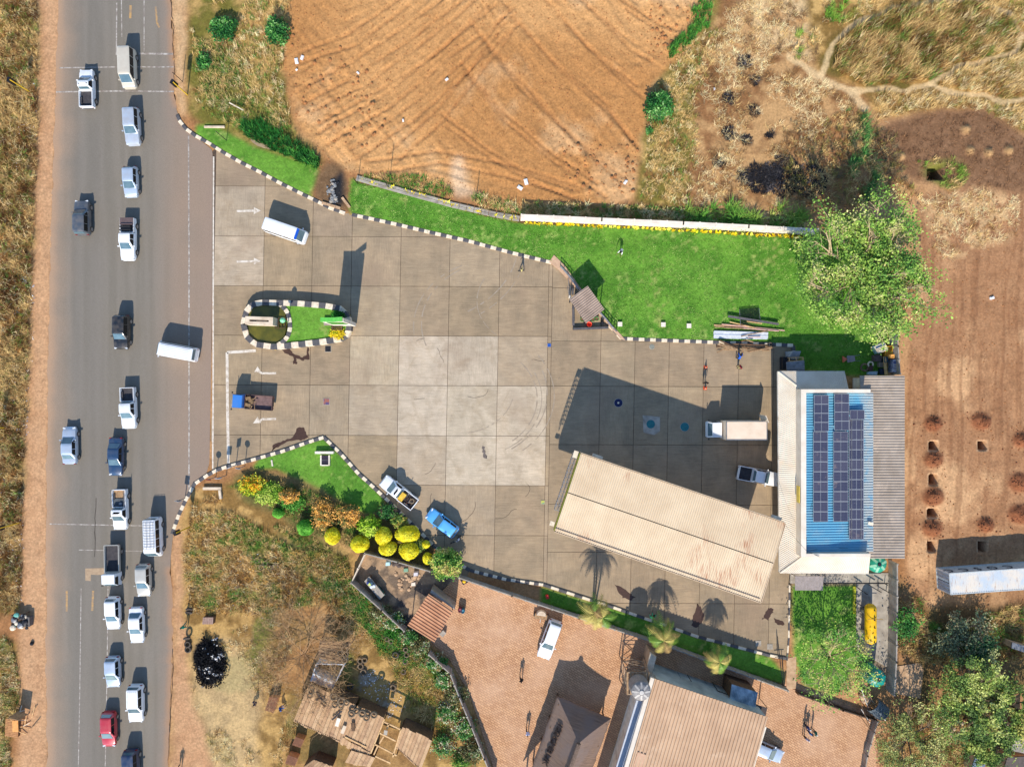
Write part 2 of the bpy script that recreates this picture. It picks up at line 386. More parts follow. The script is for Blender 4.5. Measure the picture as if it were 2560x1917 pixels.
# garden beds, lawns (mown, raised to kerb height)
def lawn_cols(sd):
    a = fbm(GX, GY, 3.0, sd, 4); b = fbm(GX, GY, 0.5, sd+5, 3)
    l = two(c3(106,152,52), c3(82,130,40), sstep(0.3, 0.65, a)); l = two(l, c3(154,174,88), sstep(0.58, 0.74, a*0.5 + b*0.5) * 0.85)
    l = two(l, c3(168,168,96), sstep(0.6, 0.75, fbm(GX,GY,4.5,sd+9,3)*0.5 + b*0.5) * 0.55); return l
LAWN_A = N_KERB2 + HUT_KERB[1:] + E_KERB[1:] + [(1735,800),(1850,812),(1915,812),(1920,600),(1915,520),(1740,508),(1430,487),(1130,482),(1040,462),(900,418),(790,391),(757,388),(752,455)]
LAWN_B = [p for p in N_KERB[3:11]] + [(672,420),(690,380),(685,352),(640,345),(560,320),(490,285),(450,268),(425,272)]
LAWN_C = [(560,988),(620,972),(664,955),(699,944),(734,977),(774,1022),(804,1049),(832,1078),(828,1100),(800,1112),(762,1100),(700,1062),(640,1035),(600,1015),(545,1012)]
LAWN_D = [(1168,1266),(1331,1314),(1506,1375),(1660,1415),(1690,1450),(1690,1478),(1560,1440),(1390,1378),(1250,1330),(1168,1303)]
LAWN_E = [(1710,1262),(1850,1262),(1850,1440),(1800,1500),(1735,1480),(1712,1400)]
for i, lw in enumerate((LAWN_A, LAWN_B, LAWN_C, LAWN_D, LAWN_E)):
    m = mask(lw, 1 if i else 1, False); mixfield(lawn_cols(100 + 20*i), m); Z = Z*(1-m) + m*(0.10 + (n2-0.5)*0.03)
m = mask([(690,352),(735,368),(752,400),(752,455),(700,440),(680,415)], 3); mixfield(c3(120,92,64), m)
m = mask([(712,395),(735,372),(742,400),(742,440),(715,440)], 2, True); mixfield(c3(40,40,42), m)  # drain hollow stays flat; its shade is painted in as dark colour
m = mask(ISLAND, 1, False); mixfield(lawn_cols(300), m); Z = np.where(inpoly(FX, FY, ISLAND), 0.82, Z)
m = mask([(716,672),(748,670),(750,695),(716,700)], 1, False)
BED = [(505,1030),(545,1018),(600,1020),(640,1038),(700,1066),(762,1104),(800,1115),(832,1085),(900,1140),(930,1180),(985,1240),(930,1230),(790,1190),(740,1180),(660,1150),(600,1110),(520,1075)]
m = mask(BED, 3); mixfield(two(c3(140,112,72), c3(92,96,46), n2), m); Z = Z*(1-m) + m*(0.1 + (n2-0.5)*0.08)
# flower bed edge soil along the lawn walls
for pts, w in (([(775,392),(900,420),(1040,462),(1120,474)], 5), ([(1120,478),(1430,493),(1740,512)], 4.5)):
    d = dist_line(FX, FY, pts); mixfield(c3(96,66,44), sstep(w, w*0.6, d))
# yard behind the SW wall, compacted
YARD = [(790,1195),(930,1225),(985,1245),(965,1300),(930,1380),(880,1365),(765,1252)]
m = mask(YARD, 1, False); mixfield(two(c3(170,140,108), c3(120,102,84), sstep(0.4,0.6,n2)), m); Z = Z*(1-m) + m*(0.02 + (n3-0.5)*0.03)
m = mask([(850,1290),(900,1270),(960,1290),(900,1380),(860,1340)], 4); mixfield(c3(86,78,72), m * sstep(0.42,0.58,n2))
# dirt yard SE of the pavers
m = mask([(1700,1470),(1900,1545),(1910,1720),(1640,1720),(1660,1500)], 2, False); mixfield(two(c3(206,156,120), c3(180,130,96), sstep(0.4,0.65,n2)), m); Z = Z*(1-m) + m*(0.03 + (n2-0.5)*0.03)
# strip between building and tank yard: concrete tones are built; make soil
m = mask([(1700,1240),(1925,1240),(1925,1262),(1700,1262)], 1, False); mixfield(c3(140,124,108), m)
m = mask([(1853,1262),(1925,1262),(1925,1480),(1853,1450)], 1, False); mixfield(two(c3(150,130,108), c3(120,108,90), n2), m)
# burnt ground, ash and spill patches
for (x, y, r, a) in ((1606,135,16,.9),(1572,212,14,1),(1630,175,14,.6),(1627,240,13,.7),(1574,288,16,.95),(1612,300,13,.9),(1553,350,14,.9),(1662,290,10,.6),(1640,385,40,.75),(1700,380,50,.75),(1760,395,40,.7),(1605,380,20,.7)):
    d = np.hypot(WX - x, (WY - y)*1.1); mixfield(c3(52,48,48), sstep(r*1.15, r*0.5, d) * a * (0.6 + 0.4*n2))
d = np.hypot((WX - 452)/1.0, (WY - 1432)/1.55); mixfield(c3(26,24,24), sstep(38, 30, d))
# mole-like soil heaps beside the foundation pits; the pits themselves
PITS = [(2016,963),(2122,963),(2015,1035),(2014,1107),(2013,1180),(2122,1180)]
HEAPS = [(2015,915,26),(2118,910,28),(2016,992,27),(2015,1072,30),(2012,1140,28),(2205,950,26),(2200,1042,30),(2200,1110,30),(2128,1132,24)]
for x, y, r in HEAPS:
    d = np.hypot(FX - x, (FY - y)*1.15) + 7*(n2-0.5)
    h = sstep(r, 0, d); Z += h * (0.55 + (n3-0.5)*0.5); mixfield(c3(134,80,50), sstep(r, r*0.6, d) * 0.9)
for x, y in PITS:
    m = ((abs(FX - x) < 9.5) & (abs(FY - y) < 9.5)).astype(np.float32); Z = Z*(1-m) - 1.6*m
    d = np.maximum(abs(FX - x), abs(FY - y)); mixfield(c3(120,80,54), (d < 9.5).astype(np.float32)); mixfield(c3(206,164,122), ((d >= 9.5) & (d < 12.5)).astype(np.float32)*0.8)
m = ((abs(FX - 2020) < 17) & (abs(FY - 370) < 16)).astype(np.float32); Z = Z*(1-m) - 1.8*m; mixfield(c3(70,56,40), m)
d = np.hypot(WX-2040, (WY-372)*1.4); mixfield(c3(120,122,54), sstep(62, 30, d) * (d > 22) * 0.8)
for x, y in ((1945,338),(2095,325),(2135,330),(2178,325),(2085,280)):
    d = np.hypot(FX - x, FY - y) + 4*(n2-.5); Z += sstep(15, 0, d)*0.5; mixfield(c3(190,150,100), sstep(14, 6, d)*0.7)
# sunk beneath every paved sheet
rl = np.interp(FY, [p[0] for p in ROAD_L], [p[1] for p in ROAD_L]); rr = np.interp(FY, [p[0] for p in ROAD_R], [p[1] for p in ROAD_R])
mroad = (FX > rl + 2.5) & (FX < rr - 2.5)
edge = np.minimum(abs(FX - rl), abs(FX - rr))
Z = np.where(edge < 14, np.minimum(Z, 0.02 + (n3-0.5)*0.05) , Z)
kerbside = blur(inpoly(FX, FY, PAVED).astype(np.float32), 3)
keep_l = np.zeros(GX.shape, bool)
for lw in (LAWN_A, LAWN_B, LAWN_C, LAWN_D, LAWN_E, ISLAND, BED): keep_l |= inpoly(FX, FY, lw)
sink = mroad | (inpoly(FX, FY, PAVED) & ~keep_l) | (inpoly(FX, FY, PAVERS))
Z = np.where((kerbside > 0.02) & ~keep_l, np.minimum(Z, 0.06), Z)
Z = np.where(sink, -0.22, Z)
m = mask([(525,700),(535,668),(560,655),(600,657),(622,672),(626,700),(622,725),(600,742),(560,742),(535,730)], 0, False); Z = np.where(m > 0.5, -0.5, Z)
Z = np.where(abs(GX) > 75, 0.0, Z)
tint = np.concatenate([COLR, np.ones(GX.shape + (1,), np.float32)], -1).reshape(-1, 4)
ny, nx = GX.shape
idx = np.arange(ny*nx).reshape(ny, nx)
quads = np.stack([idx[:-1,:-1], idx[:-1,1:], idx[1:,1:], idx[1:,:-1]], -1).reshape(-1, 4)
me = np_mesh('ground', np.stack([GX, GY, Z], -1).reshape(-1, 3), quads, tint, smooth=True)
GM = tintmat('soil_and_turf', 0.95, scale=3.5, amt=0.30, bmp=0.9, fine=7.0, grit=.26)
ground = link('ground', me, GM); tag(ground, 'bare red earth, lawns and rough dry ground around the forecourt', None, None, 'structure')
def gz(x, y):                                # ground height at a place
    i = int(np.clip(np.searchsorted(gx, x), 1, nx-1)); j = int(np.clip(np.searchsorted(gy, y), 1, ny-1))
    return float(Z[j-1:j+1, i-1:i+1].mean())
_ix0 = int(np.argmin(abs(gx + 67))); _iy0 = int(np.argmin(abs(gy + 51)))
def gzs(x, y):
    i = np.clip(_ix0 + np.round((np.asarray(x) + 67)/0.2).astype(int), 0, nx-1); j = np.clip(_iy0 + np.round((np.asarray(y) + 51)/0.2).astype(int), 0, ny-1)
    return Z[j, i]

# ------------------------------------------------------------------ asphalt road
vs_ = np.arange(-60, 1721, 8.0); us_ = np.linspace(0, 1, 60)
RY, RU = np.meshgrid(vs_, us_, indexing='ij')
jl = 9*(fbm(RY*0.05, RY*0+3, 1.0, 5, 3) - 0.5); jr = 4*(fbm(RY*0.05, RY*0+9, 1.0, 6, 3) - 0.5)
L_ = np.interp(RY, [p[0] for p in ROAD_L], [p[1] for p in ROAD_L]) + jl
R_ = np.interp(RY, [p[0] for p in ROAD_R], [p[1] for p in ROAD_R]); R_ = R_ + np.where((RY < 230) | (RY > 1220), jr*2.6, 0)
RX = L_ + (R_ - L_) * RU
rx = (RX*K - CX)/SC; ry = (CY - RY*K)/SC
an = fbm(rx, ry, 3.0, 12, 4); al = fbm(rx/0.5, ry/14, 1.0, 14, 4)
dl = RX - L_; dr = R_ - RX
rc = two(c3(132,123,110), c3(123,115,102), sstep(0.25,0.75,al))
rc = two(rc, c3(116,110,102), np.exp(-((RX-205)/22)**2)[...]*0.3 + np.exp(-((RX-165)/16)**2)*0.28)
rc = two(rc, c3(152,130,110), sstep(310, 400, RX)*sstep(200, 300, RY)*sstep(1150, 1050, RY)*(0.6+0.4*an))
rc = two(rc, c3(190,148,110), sstep(22, 0, dl + 16*(an-0.5))*0.95); rc = two(rc, c3(164,138,114), sstep(64, 4, dl + 34*(an-.5))*0.65)
rc = two(rc, c3(150,128,110), sstep(40, 0, dr + 30*(an-.5))*0.6)
rc = two(rc, c3(170,132,100), (sstep(16, 0, dr)*((RY < 230) | (RY > 1220)))*0.8)
rt = np.concatenate([rc, np.ones(RX.shape+(1,))], -1).reshape(-1,4)
rz = 0.0 + 0.06*np.sin(np.clip(RU*math.pi, 0, math.pi))*0
ridx = np.arange(RX.size).reshape(RX.shape)
rq = np.stack([ridx[:-1,:-1], ridx[1:,:-1], ridx[1:,1:], ridx[:-1,1:]], -1).reshape(-1,4)
me = np_mesh('road', np.stack([rx, ry, np.full(rx.shape, 0.03)], -1).reshape(-1,3), rq, rt)
tag(link('road', me, tintmat('asphalt', 0.85, scale=16, amt=0.2, bmp=0.25, fine=45)), 'worn grey asphalt road with dusty edges', None, None, 'structure')

# painted markings (thin sheets 4 mm above the asphalt)
WP = mat('worn_road_paint', (194,186,174), (136,123,112), 0.7, scale=2.6, wpos=True, lo=0.36, hi=0.58)
YP = mat('faded_yellow_paint', (186,146,92), (150,126,100), 0.7, scale=2.5, wpos=True, lo=0.4, hi=0.58)
def paint(name, pts, w, m, z=0.034, label=None, par=None):
    mb = MB(); P_ = [F(x, y, 0) for x, y in pts]
    for a, b in zip(P_[:-1], P_[1:]):
        d = (b - a).normalized(); n = Vector((-d.y, d.x, 0)) * w / 2
        mb.add([a - n + Vector((0,0,z)), b - n + Vector((0,0,z)), b + n + Vector((0,0,z)), a + n + Vector((0,0,z))], [(0,1,2,3)])
    o = mb.build(name, m); tag(o, label, None, None, 'structure'); return o
paint('road_marking', [(252,6),(251,119)], .14, WP, label='worn white lane line at the top of the road')
paint('road_marking', [(262,0),(263,80)], .10, WP, label='faint white line beside the lane line')
paint('road_marking', [(311,0),(311,112)], .10, WP, label='broken white line left of the right hand lane')
paint('road_marking', [(300,116),(373,117)], .22, WP, label='white stop line at the right lane')
paint('road_marking', [(128,147),(250,145),(374,145)], .14, WP, label='upper line of the worn pedestrian crossing')
paint('road_marking', [(121,199),(250,197),(375,198)], .16, WP, label='lower line of the worn pedestrian crossing')
paint('road_marking', [(407,292),(408,560),(408,800),(408,1075)], .16, WP, label='long white edge line across the forecourt mouth')
paint('road_marking', [(107,1131),(210,1133),(312,1135)], .12, WP, label='thin white line across the road by the pickups')
paint('road_marking', [(170,1187),(320,1190)], .08, WP, label='faint lower line across the road by the minibus')
paint('road_marking', [(175,1270),(172,1500),(169,1656)], .10, WP, label='dashed white line in the lower left lane')
paint('road_marking', [(233,1262),(231,1460),(227,1656)], .10, WP, label='faded centre line in the lower road')
paint('road_marking', [(282,12),(281,40)], .28, YP, label='faded yellow arrow shaft at the top of the road')
paint('road_marking', [(336,15),(339,50),(344,60)], .22, YP, label='faded yellow turn arrow at top right lane')
paint('road_marking', [(144,1275),(144,1320)], .25, YP, label='faded yellow arrow in lower left lane')
paint('road_marking', [(201,1275),(199,1318)], .25, YP, label='faded yellow arrow in lower middle lane')
mb = MB(); mb.prism([tuple(p) for p in F2([(184,1227),(226,1226),(226,1240),(210,1241),(196,1240),(196,1254),(184,1253)])], 0.02, 0.036)
tag(mb.build('road_patch', mat('patch', (178,152,122), (160,134,106), 0.9, wpos=True)), 'pale L shaped sandy repair patch beside the dropside truck', None, None, 'structure')
mb = MB(); random.seed(3)
for ln in ([(370,0),(371,30),(375,60),(373,95),(376,130),(378,170)], [(372,1400),(373,1450),(369,1510),(366,1580),(362,1656)], [(208,1075),(205,1130),(204,1220)]):
    pp = []
    for (a, b) in zip(ln[:-1], ln[1:]):
        for t in np.linspace(0, 1, 6)[:-1]: pp.append((a[0]+(b[0]-a[0])*t + random.uniform(-1,1), a[1]+(b[1]-a[1])*t))
    for a, b in zip(pp[:-1], pp[1:]):
        A, B = F(*a), F(*b); n = Vector((1,0,0))*random.uniform(.02,.05)
        mb.add([A-n+Vector((0,0,.034)), B-n+Vector((0,0,.034)), B+n+Vector((0,0,.034)), A+n+Vector((0,0,.034))], [(0,1,2,3)])
tag(mb.build('road_crack', mat('crack', (60,50,44), None, 0.9)), 'dark cracks along the broken asphalt edge', None, None, 'stuff')

# ------------------------------------------------------------------ concrete forecourt: every slab its own piece
def concrete_mat():
    m, nt, b = newmat('forecourt_concrete'); p = pos(nt)
    oi = nd(nt, 'ShaderNodeObjectInfo')
    dusty, grey, bleach, oil = lin((168,144,112)), lin((150,130,102)), lin((200,182,156)), lin((116,102,90))
    c = mixc(nt, ramp(nt, noise(nt, p, 0.35, 5, 0.6), bw(0.38, 0.62)), dusty, grey)
    # traffic-scoured middle
    sph = nd(nt, 'ShaderNodeTexGradient', gradient_type='SPHERICAL'); ctr = F(1010, 880)
    mp = nd(nt, 'ShaderNodeMapping', vector_type='TEXTURE'); mp.inputs['Location'].default_value = (ctr.x, ctr.y, 0); mp.inputs['Scale'].default_value = (15.5, 13, 10)
    nt.links.new(p, mp.inputs[0]); nt.links.new(mp.outputs[0], sph.inputs[0])
    ad = nd(nt, 'ShaderNodeMath', operation='ADD'); nt.links.new(sph.outputs['Fac'], ad.inputs[0])
    mm = nd(nt, 'ShaderNodeMath', operation='MULTIPLY_ADD'); nt.links.new(noise(nt, p, 0.25, 6, 0.7), mm.inputs[0]); mm.inputs[1].default_value = 0.5; mm.inputs[2].default_value = -0.25
    nt.links.new(mm.outputs[0], ad.inputs[1])
    rnd = nd(nt, 'ShaderNodeMath', operation='MULTIPLY_ADD'); nt.links.new(oi.outputs['Random'], rnd.inputs[0]); rnd.inputs[1].default_value = 0.26; rnd.inputs[2].default_value = -0.13
    ad2 = nd(nt, 'ShaderNodeMath', operation='ADD'); nt.links.new(ad.outputs[0], ad2.inputs[0]); nt.links.new(rnd.outputs[0], ad2.inputs[1])
    al = nd(nt, 'ShaderNodeMath', operation='MULTIPLY'); nt.links.new(oi.outputs['Alpha'], al.inputs[0]); nt.links.new(ramp(nt, noise(nt, p, 0.45, 7, 0.72, .6), [(0.3, (.35,)*3), (0.55, (1,)*3)]), al.inputs[1])
    c = mixc(nt, al.outputs[0], c, bleach)
    # brushed-in broom lines and tyre rubs
    br = noise(nt, mapping(nt, p, (0.6, 2.2, 1), 0.3), 0.8, 7, 0.7, 0.8); c = mixc(nt, 1.0, c, ramp(nt, br, [(0.3,(.86,)*3),(0.7,(1.1,)*3)]), 'MULTIPLY')
    br2 = noise(nt, mapping(nt, p, (.3, .12, 1), .9), 1.0, 8, 0.72, 1.2); c = mixc(nt, 1.0, c, ramp(nt, br2, [(0.3,(.84,)*3),(0.7,(1.1,)*3)]), 'MULTIPLY')
    ba, bb = noise(nt, mapping(nt, p, (8,.6,1), .02), 1.0, 5, .7), noise(nt, mapping(nt, p, (.6,8,1), .02), 1.0, 5, .7)
    st_ = mixc(nt, ramp(nt, oi.outputs['Random'], bw(.48,.52)), ramp(nt, ba, [(.3,(.84,)*3),(.7,(1.12,)*3)]), ramp(nt, bb, [(.3,(.84,)*3),(.7,(1.12,)*3)])); c = mixc(nt, 1.0, c, st_, 'MULTIPLY')
    sp = noise(nt, p, 2.2, 5, 0.75, 0.5); c = mixc(nt, ramp(nt, sp, bw(0.64, 0.76)), c, oil)
    tr = noise(nt, p, 0.13, 3, 0.5); c = mixc(nt, ramp(nt, tr, [(0.55,(0,0,0)),(0.75,(.55,.55,.55))]), c, lin((146,122,98)))
    fl = noise(nt, p, 14, 4, 0.7); c = mixc(nt, 1.0, c, ramp(nt, fl, [(0.28,(.8,)*3),(0.72,(1.14,)*3)]), 'MULTIPLY')
    tn = mixc(nt, 1.0, c, oi.outputs['Color'], 'MULTIPLY')
    nt.links.new(tn, b.inputs['Base Color']); b.inputs['Roughness'].default_value = 0.85
    bump(nt, b, fl, 0.25, 0.02); return m
CON = concrete_mat()
fore = empty('forecourt', F(1000, 760)); tag(fore, 'wide concrete forecourt laid in large square slabs', None, None, 'structure')
mb = MB(); mb.prism([tuple(p) for p in F2(PAVED)], -0.18, -0.05)
base = mb.build('joint_bed', mat('joint_fill', (74,62,52), (96,78,62), 0.95, wpos=True)); base.parent = fore; base.matrix_parent_inverse = Matrix.Translation(-fore.location)
def skew(x, y): return (x - (y - 725) * 0.019, y + (x - 800) * 0.004)
def slab(x0, y0, x1, y1, sk=True, tone=1.0, bl=0.0):
    q = [(x0,y0),(x1,y0),(x1,y1),(x0,y1)]
    cx_, cy_ = (x0+x1)/2, (y0+y1)/2
    g = 0.45
    q = [(x + (g if x < cx_ else -g), y + (g if y < cy_ else -g)) for x, y in q]
    if sk: q = [skew(*p) for p in q]
    # stay inside the forecourt: clip by its outline
    bm = bmesh.new(); fv = [bm.verts.new((*F(*p).to_2d(), 0)) for p in q]; bm.faces.new(fv[::-1])
    inside = inpoly(np.array([F(*p).x for p in q] + [F(cx_, cy_).x]), np.array([F(*p).y for p in q] + [F(cx_, cy_).y]), PAV_W)
    bm.free()
    z = random.uniform(-0.004, 0.004)
    poly = clip_poly([tuple(F(*p).to_2d()) for p in q], inside)
    if poly is None: return
    mbx = MB(); mbx.prism(poly, -0.12, z)
    o = mbx.build('slab', CON, fore); o.matrix_parent_inverse = Matrix.Translation(-fore.location)
    t = tone * random.uniform(0.93, 1.06); o.color = (t, t*random.uniform(.985,1.0), t*random.uniform(.97,1.0), max(bl, random.uniform(0,.12)))
PAV_W = [tuple(p) for p in F2(PAVED)]
from mathutils import geometry as mgeo
import mathutils
def clip_poly(q, inside):
    if inside.all():
        # a corner of the outline may still cut in; the kerb and lawn cover it
        return q
    # intersect (delaunay constrained) with the outline and take the inside part outline
    seg = PAV_W; out = q
    # sample-based: keep the quad if any corner or grid point is inside; edges are covered by the raised lawn and kerb
    xs = np.array([q[0][0]*(1-a)*(1-b)+q[1][0]*a*(1-b)+q[2][0]*a*b+q[3][0]*(1-a)*b for a in np.linspace(.03,.97,8) for b in np.linspace(.03,.97,8)])
    ys = np.array([q[0][1]*(1-a)*(1-b)+q[1][1]*a*(1-b)+q[2][1]*a*b+q[3][1]*(1-a)*b for a in np.linspace(.03,.97,8) for b in np.linspace(.03,.97,8)])
    return q if inpoly(xs, ys, PAV_W).any() else None
xsA = [459, 566, 671, 756, 862, 968, 1076, 1183]; ysA = [403-107, 403, 511, 618, 725, 832, 940, 1047, 1155, 1262]
for i in range(len(xsA)-1):
    for j in range(len(ysA)-1):
        slab(xsA[i], ysA[j], xsA[i+1], ysA[j+1], bl={(3,4):.5,(4,4):.85,(5,4):.9,(6,4):.25,(3,5):.5,(4,5):.95,(5,5):.95,(6,5):.85,(4,6):.6,(5,6):.9,(6,6):.9,(0,1):.5,(0,2):.55,(3,3):.2,(2,5):.2,(5,7):.2}.get((i,j), 0))
for j in range(2, len(ysA)-1): slab(1183, ysA[j], 1191, ysA[j+1])
xsB = [1191, 1298, 1372, 1446, 1521, 1597, 1672, 1716]; ysB = [540, 620, 735, 832, 958, 1087, 1190, 1300, 1425]
for i in range(len(xsB)-1):
    for j in range(len(ysB)-1): slab(xsB[i], ysB[j], xsB[i+1], ysB[j+1], tone=0.97)
# painted lines and arrows on the slabs
CP = mat('forecourt_paint', (218,206,188), (180,162,140), 0.7, scale=2.0, wpos=True, lo=0.45, hi=0.65)
paint('forecourt_marking', [(461,338),(460,620),(460,830),(459,1012)], .18, CP, 0.012, 'white line along the forecourt mouth beside the road')
paint('forecourt_marking', [(552,757),(490,761),(491,880),(493,1000)], .34, CP, 0.012, 'thick white bracket line left of the blue truck')
def arrow(pts, tip, label):
    paint('forecourt_marking', pts, .26, CP, 0.012, label)
    a, b = F(*tip[0]), F(*tip[1]); d = (b-a).normalized(); n = Vector((-d.y, d.x, 0))
    m_ = MB(); m_.add([a + n*.42 + Vector((0,0,.013)), a - n*.42 + Vector((0,0,.013)), b + Vector((0,0,.013))], [(0,1,2)])
    tag(m_.build('arrow_head', CP), label.replace('arrow', 'arrow head', 1), None, None, 'structure')
arrow([(511,456),(549,455)], ((548,455),(563,455)), 'pale right pointing arrow left of the leaving minibus')
arrow([(511,565),(549,564)], ((548,564),(563,564)), 'pale right pointing arrow above the pond island')
arrow([(596,806),(566,806),(556,801)], ((556,803),(556,791)), 'white bent arrow above the blue truck')
arrow([(596,904),(566,905),(556,912)], ((560,906),(546,914)), 'white bent arrow below the blue truck')
# wet and oily stains: thin films with their own outlines
def stain(name, pts, label, c=(80,58,46), z=0.009, rough=0.35):
    mb = MB(); n = len(pts); q = []
    for i in range(n):
        a, b = pts[i], pts[(i+1) % n]
        for t in (0, .25, .5, .75):
            j = 1.6; q.append(tuple(F(a[0]+(b[0]-a[0])*t + random.uniform(-j,j), a[1]+(b[1]-a[1])*t + random.uniform(-j,j)).to_2d()))
    mb.prism(q, z - .003, z); o = mb.build(name, mat('stain%d%d' % (c[0], int(rough*10)), c, tuple(int(v*.85) for v in c), rough, wpos=True)); tag(o, label, None, None, 'structure')
stain('wet_stain', [(605,751),(625,750),(632,762),(650,772),(662,765),(664,748),(667,748),(667,775),(655,778),(640,775),(641,786),(634,786),(632,770),(618,764)], 'dark water run below the pond island')
stain('wet_stain', [(640,925),(655,922),(662,935),(664,944),(650,950),(625,952),(600,965),(585,975),(590,960),(610,952),(632,946)], 'brown damp stain above the lawn apex')
stain('oil_stain', [(1328,1262),(1345,1270),(1360,1280),(1372,1290),(1362,1296),(1345,1290),(1336,1278)], 'brown fluid stain near the palm shadows')
stain('oil_stain', [(1505,1302),(1512,1310),(1522,1330),(1515,1345),(1505,1356),(1494,1350),(1498,1330)], 'brown drip stain south of the canopy')
stain('oil_stain', [(1660,1312),(1672,1314),(1668,1325),(1658,1338),(1650,1335),(1645,1338),(1652,1325)], 'dark stain at the forecourt corner')
stain('oil_stain', [(1672,1335),(1690,1340),(1695,1348),(1682,1350),(1673,1344)], 'second dark stain at the forecourt corner')
stain('oil_stain', [(1042,962),(1046,966),(1048,980),(1053,984),(1052,990),(1045,988),(1042,975)], 'small grey drip stain mid forecourt', (120,108,98))

# tyre arcs rubbed onto the slabs, cracks
mb = MB(); random.seed(17)
for (cx_, cy_, r, a0, a1, w_) in ((1010,860,150,-50,40,.14),(1010,860,160,-60,30,.12),(1000,850,182,-55,20,.16),(1005,855,192,-50,35,.12),(990,840,120,-80,-10,.1),(1080,700,170,120,200,.14),(1075,705,182,115,190,.12),(900,520,220,-60,0,.14),(905,525,232,-55,5,.1),(1150,650,120,150,230,.1)):
    P_ = [F(cx_ + r*math.cos(math.radians(a)), cy_ - r*math.sin(math.radians(a))*.8) for a in np.linspace(a0, a1, 22)]
    for a, b in zip(P_[:-1], P_[1:]):
        if random.random() < .25: continue
        d = (b-a).normalized(); n = Vector((-d.y,d.x,0))*w_*random.uniform(.3,.6); z = Vector((0,0,.0095)); mb.add([a-n+z, b-n+z, b+n+z, a+n+z], [(0,1,2,3)])
tag(mb.build('tyre_marks', mat('rubber_mark', (146,130,110), (164,148,128), .9, scale=1.5, wpos=True)), 'curved tyre marks rubbed onto the forecourt', None, None, 'stuff')
mb = MB()
for _ in range(12):
    a = F(random.uniform(760,1180), random.uniform(730,1150)); an_ = random.uniform(0,6.28)
    for k in range(random.randint(4,12)):
        an_ += random.uniform(-.5,.5); b = a + Vector((math.cos(an_), math.sin(an_), 0))*.28; n = Vector((-math.sin(an_), math.cos(an_), 0))*.018; z = Vector((0,0,.0088)); mb.add([a-n+z, b-n+z, b+n+z, a+n+z], [(0,1,2,3)]); a = b
tag(mb.build('slab_cracks', mat('crack', (60,50,44))), 'fine cracks wandering over the slabs', None, None, 'stuff')

# ------------------------------------------------------------------ brick paved yard
def paver_mat():
    m, nt, b = newmat('brick_pavers'); p = pos(nt)
    bt = nd(nt, 'ShaderNodeTexBrick'); bt.inputs['Scale'].default_value = 1.0
    bt.inputs['Brick Width'].default_value = 0.5; bt.inputs['Row Height'].default_value = 0.25; bt.inputs['Mortar Size'].default_value = 0.022
    bt.inputs['Color1'].default_value = (*lin((208,160,116)),1); bt.inputs['Color2'].default_value = (*lin((184,136,96)),1); bt.inputs['Mortar'].default_value = (*lin((126,84,56)),1)
    nt.links.new(mapping(nt, p, rot=0.55), bt.inputs[0])
    c = mixc(nt, ramp(nt, noise(nt, p, 0.22, 5, 0.6), [(0.4,(0,0,0)),(0.7,(.6,.6,.6))]), bt.outputs['Color'], lin((208,168,134)))
    g = noise(nt, p, 5.0, 4, 0.7); c = mixc(nt, 1.0, c, ramp(nt, g, [(0.3,(.93,)*3),(0.7,(1.05,)*3)]), 'MULTIPLY')
    nt.links.new(c, b.inputs['Base Color']); b.inputs['Roughness'].default_value = 0.9
    bump(nt, b, bt.outputs['Fac'], -0.4, 0.02); return m
mb = MB(); mb.prism([tuple(p) for p in F2(PAVERS)], -0.15, 0.02)
tag(mb.build('paved_yard', paver_mat()), 'reddish block paved yard south of the filling station', None, None, 'structure')

# ================================================================== STRUCTURES
def part(mb, name, mats, root, smooth=False, angle=None):
    o = root.location
    mb.v = [(p[0]-o.x, p[1]-o.y, p[2]-o.z) for p in mb.v]
    return mb.build(name, mats, root, smooth=smooth, angle=angle)
def sub(mb, name, mats, par, smooth=False, angle=None):      # sub-part: parent is a part at its thing's origin
    o = par.parent.location
    mb.v = [(p[0]-o.x, p[1]-o.y, p[2]-o.z) for p in mb.v]
    return mb.build(name, mats, par, smooth=smooth, angle=angle)
def corr(mb, a, b, c, d, pitch=0.24, amp=0.045, mi=0, thick=0.05):
    """ribbed sheet metal: ribs run a->d, repeat along a->b, on a closed thin deck"""
    a, b, c, d = map(Vector, (a, b, c, d)); n = max(1, round((b-a).length / pitch))
    N = (b-a).cross(d-a).normalized()
    if N.z < 0: N = -N
    vs = []; us = []
    for i in range(n):
        for f, h in ((0,0),(.42,0),(.52,1),(.90,1)): us.append(((i+f)/n, h))
    us.append((1.0, 0))
    for u, h in us:
        p = a.lerp(b, u) + N*amp*h; q = d.lerp(c, u) + N*amp*h; vs += [p, q]
    fs = [(2*i, 2*i+2, 2*i+3, 2*i+1) for i in range(len(us)-1)]
    if ((b-a).cross(d-a)).z < 0: fs = [f[::-1] for f in fs]
    mb.add(vs, fs, mi)
    q = [a, b, c, d]
    if (b-a).cross(d-a).z < 0: q = [a, d, c, b]
    mb.hex([p - N*thick for p in q], [p - N*0.004 for p in q], mi); return mb

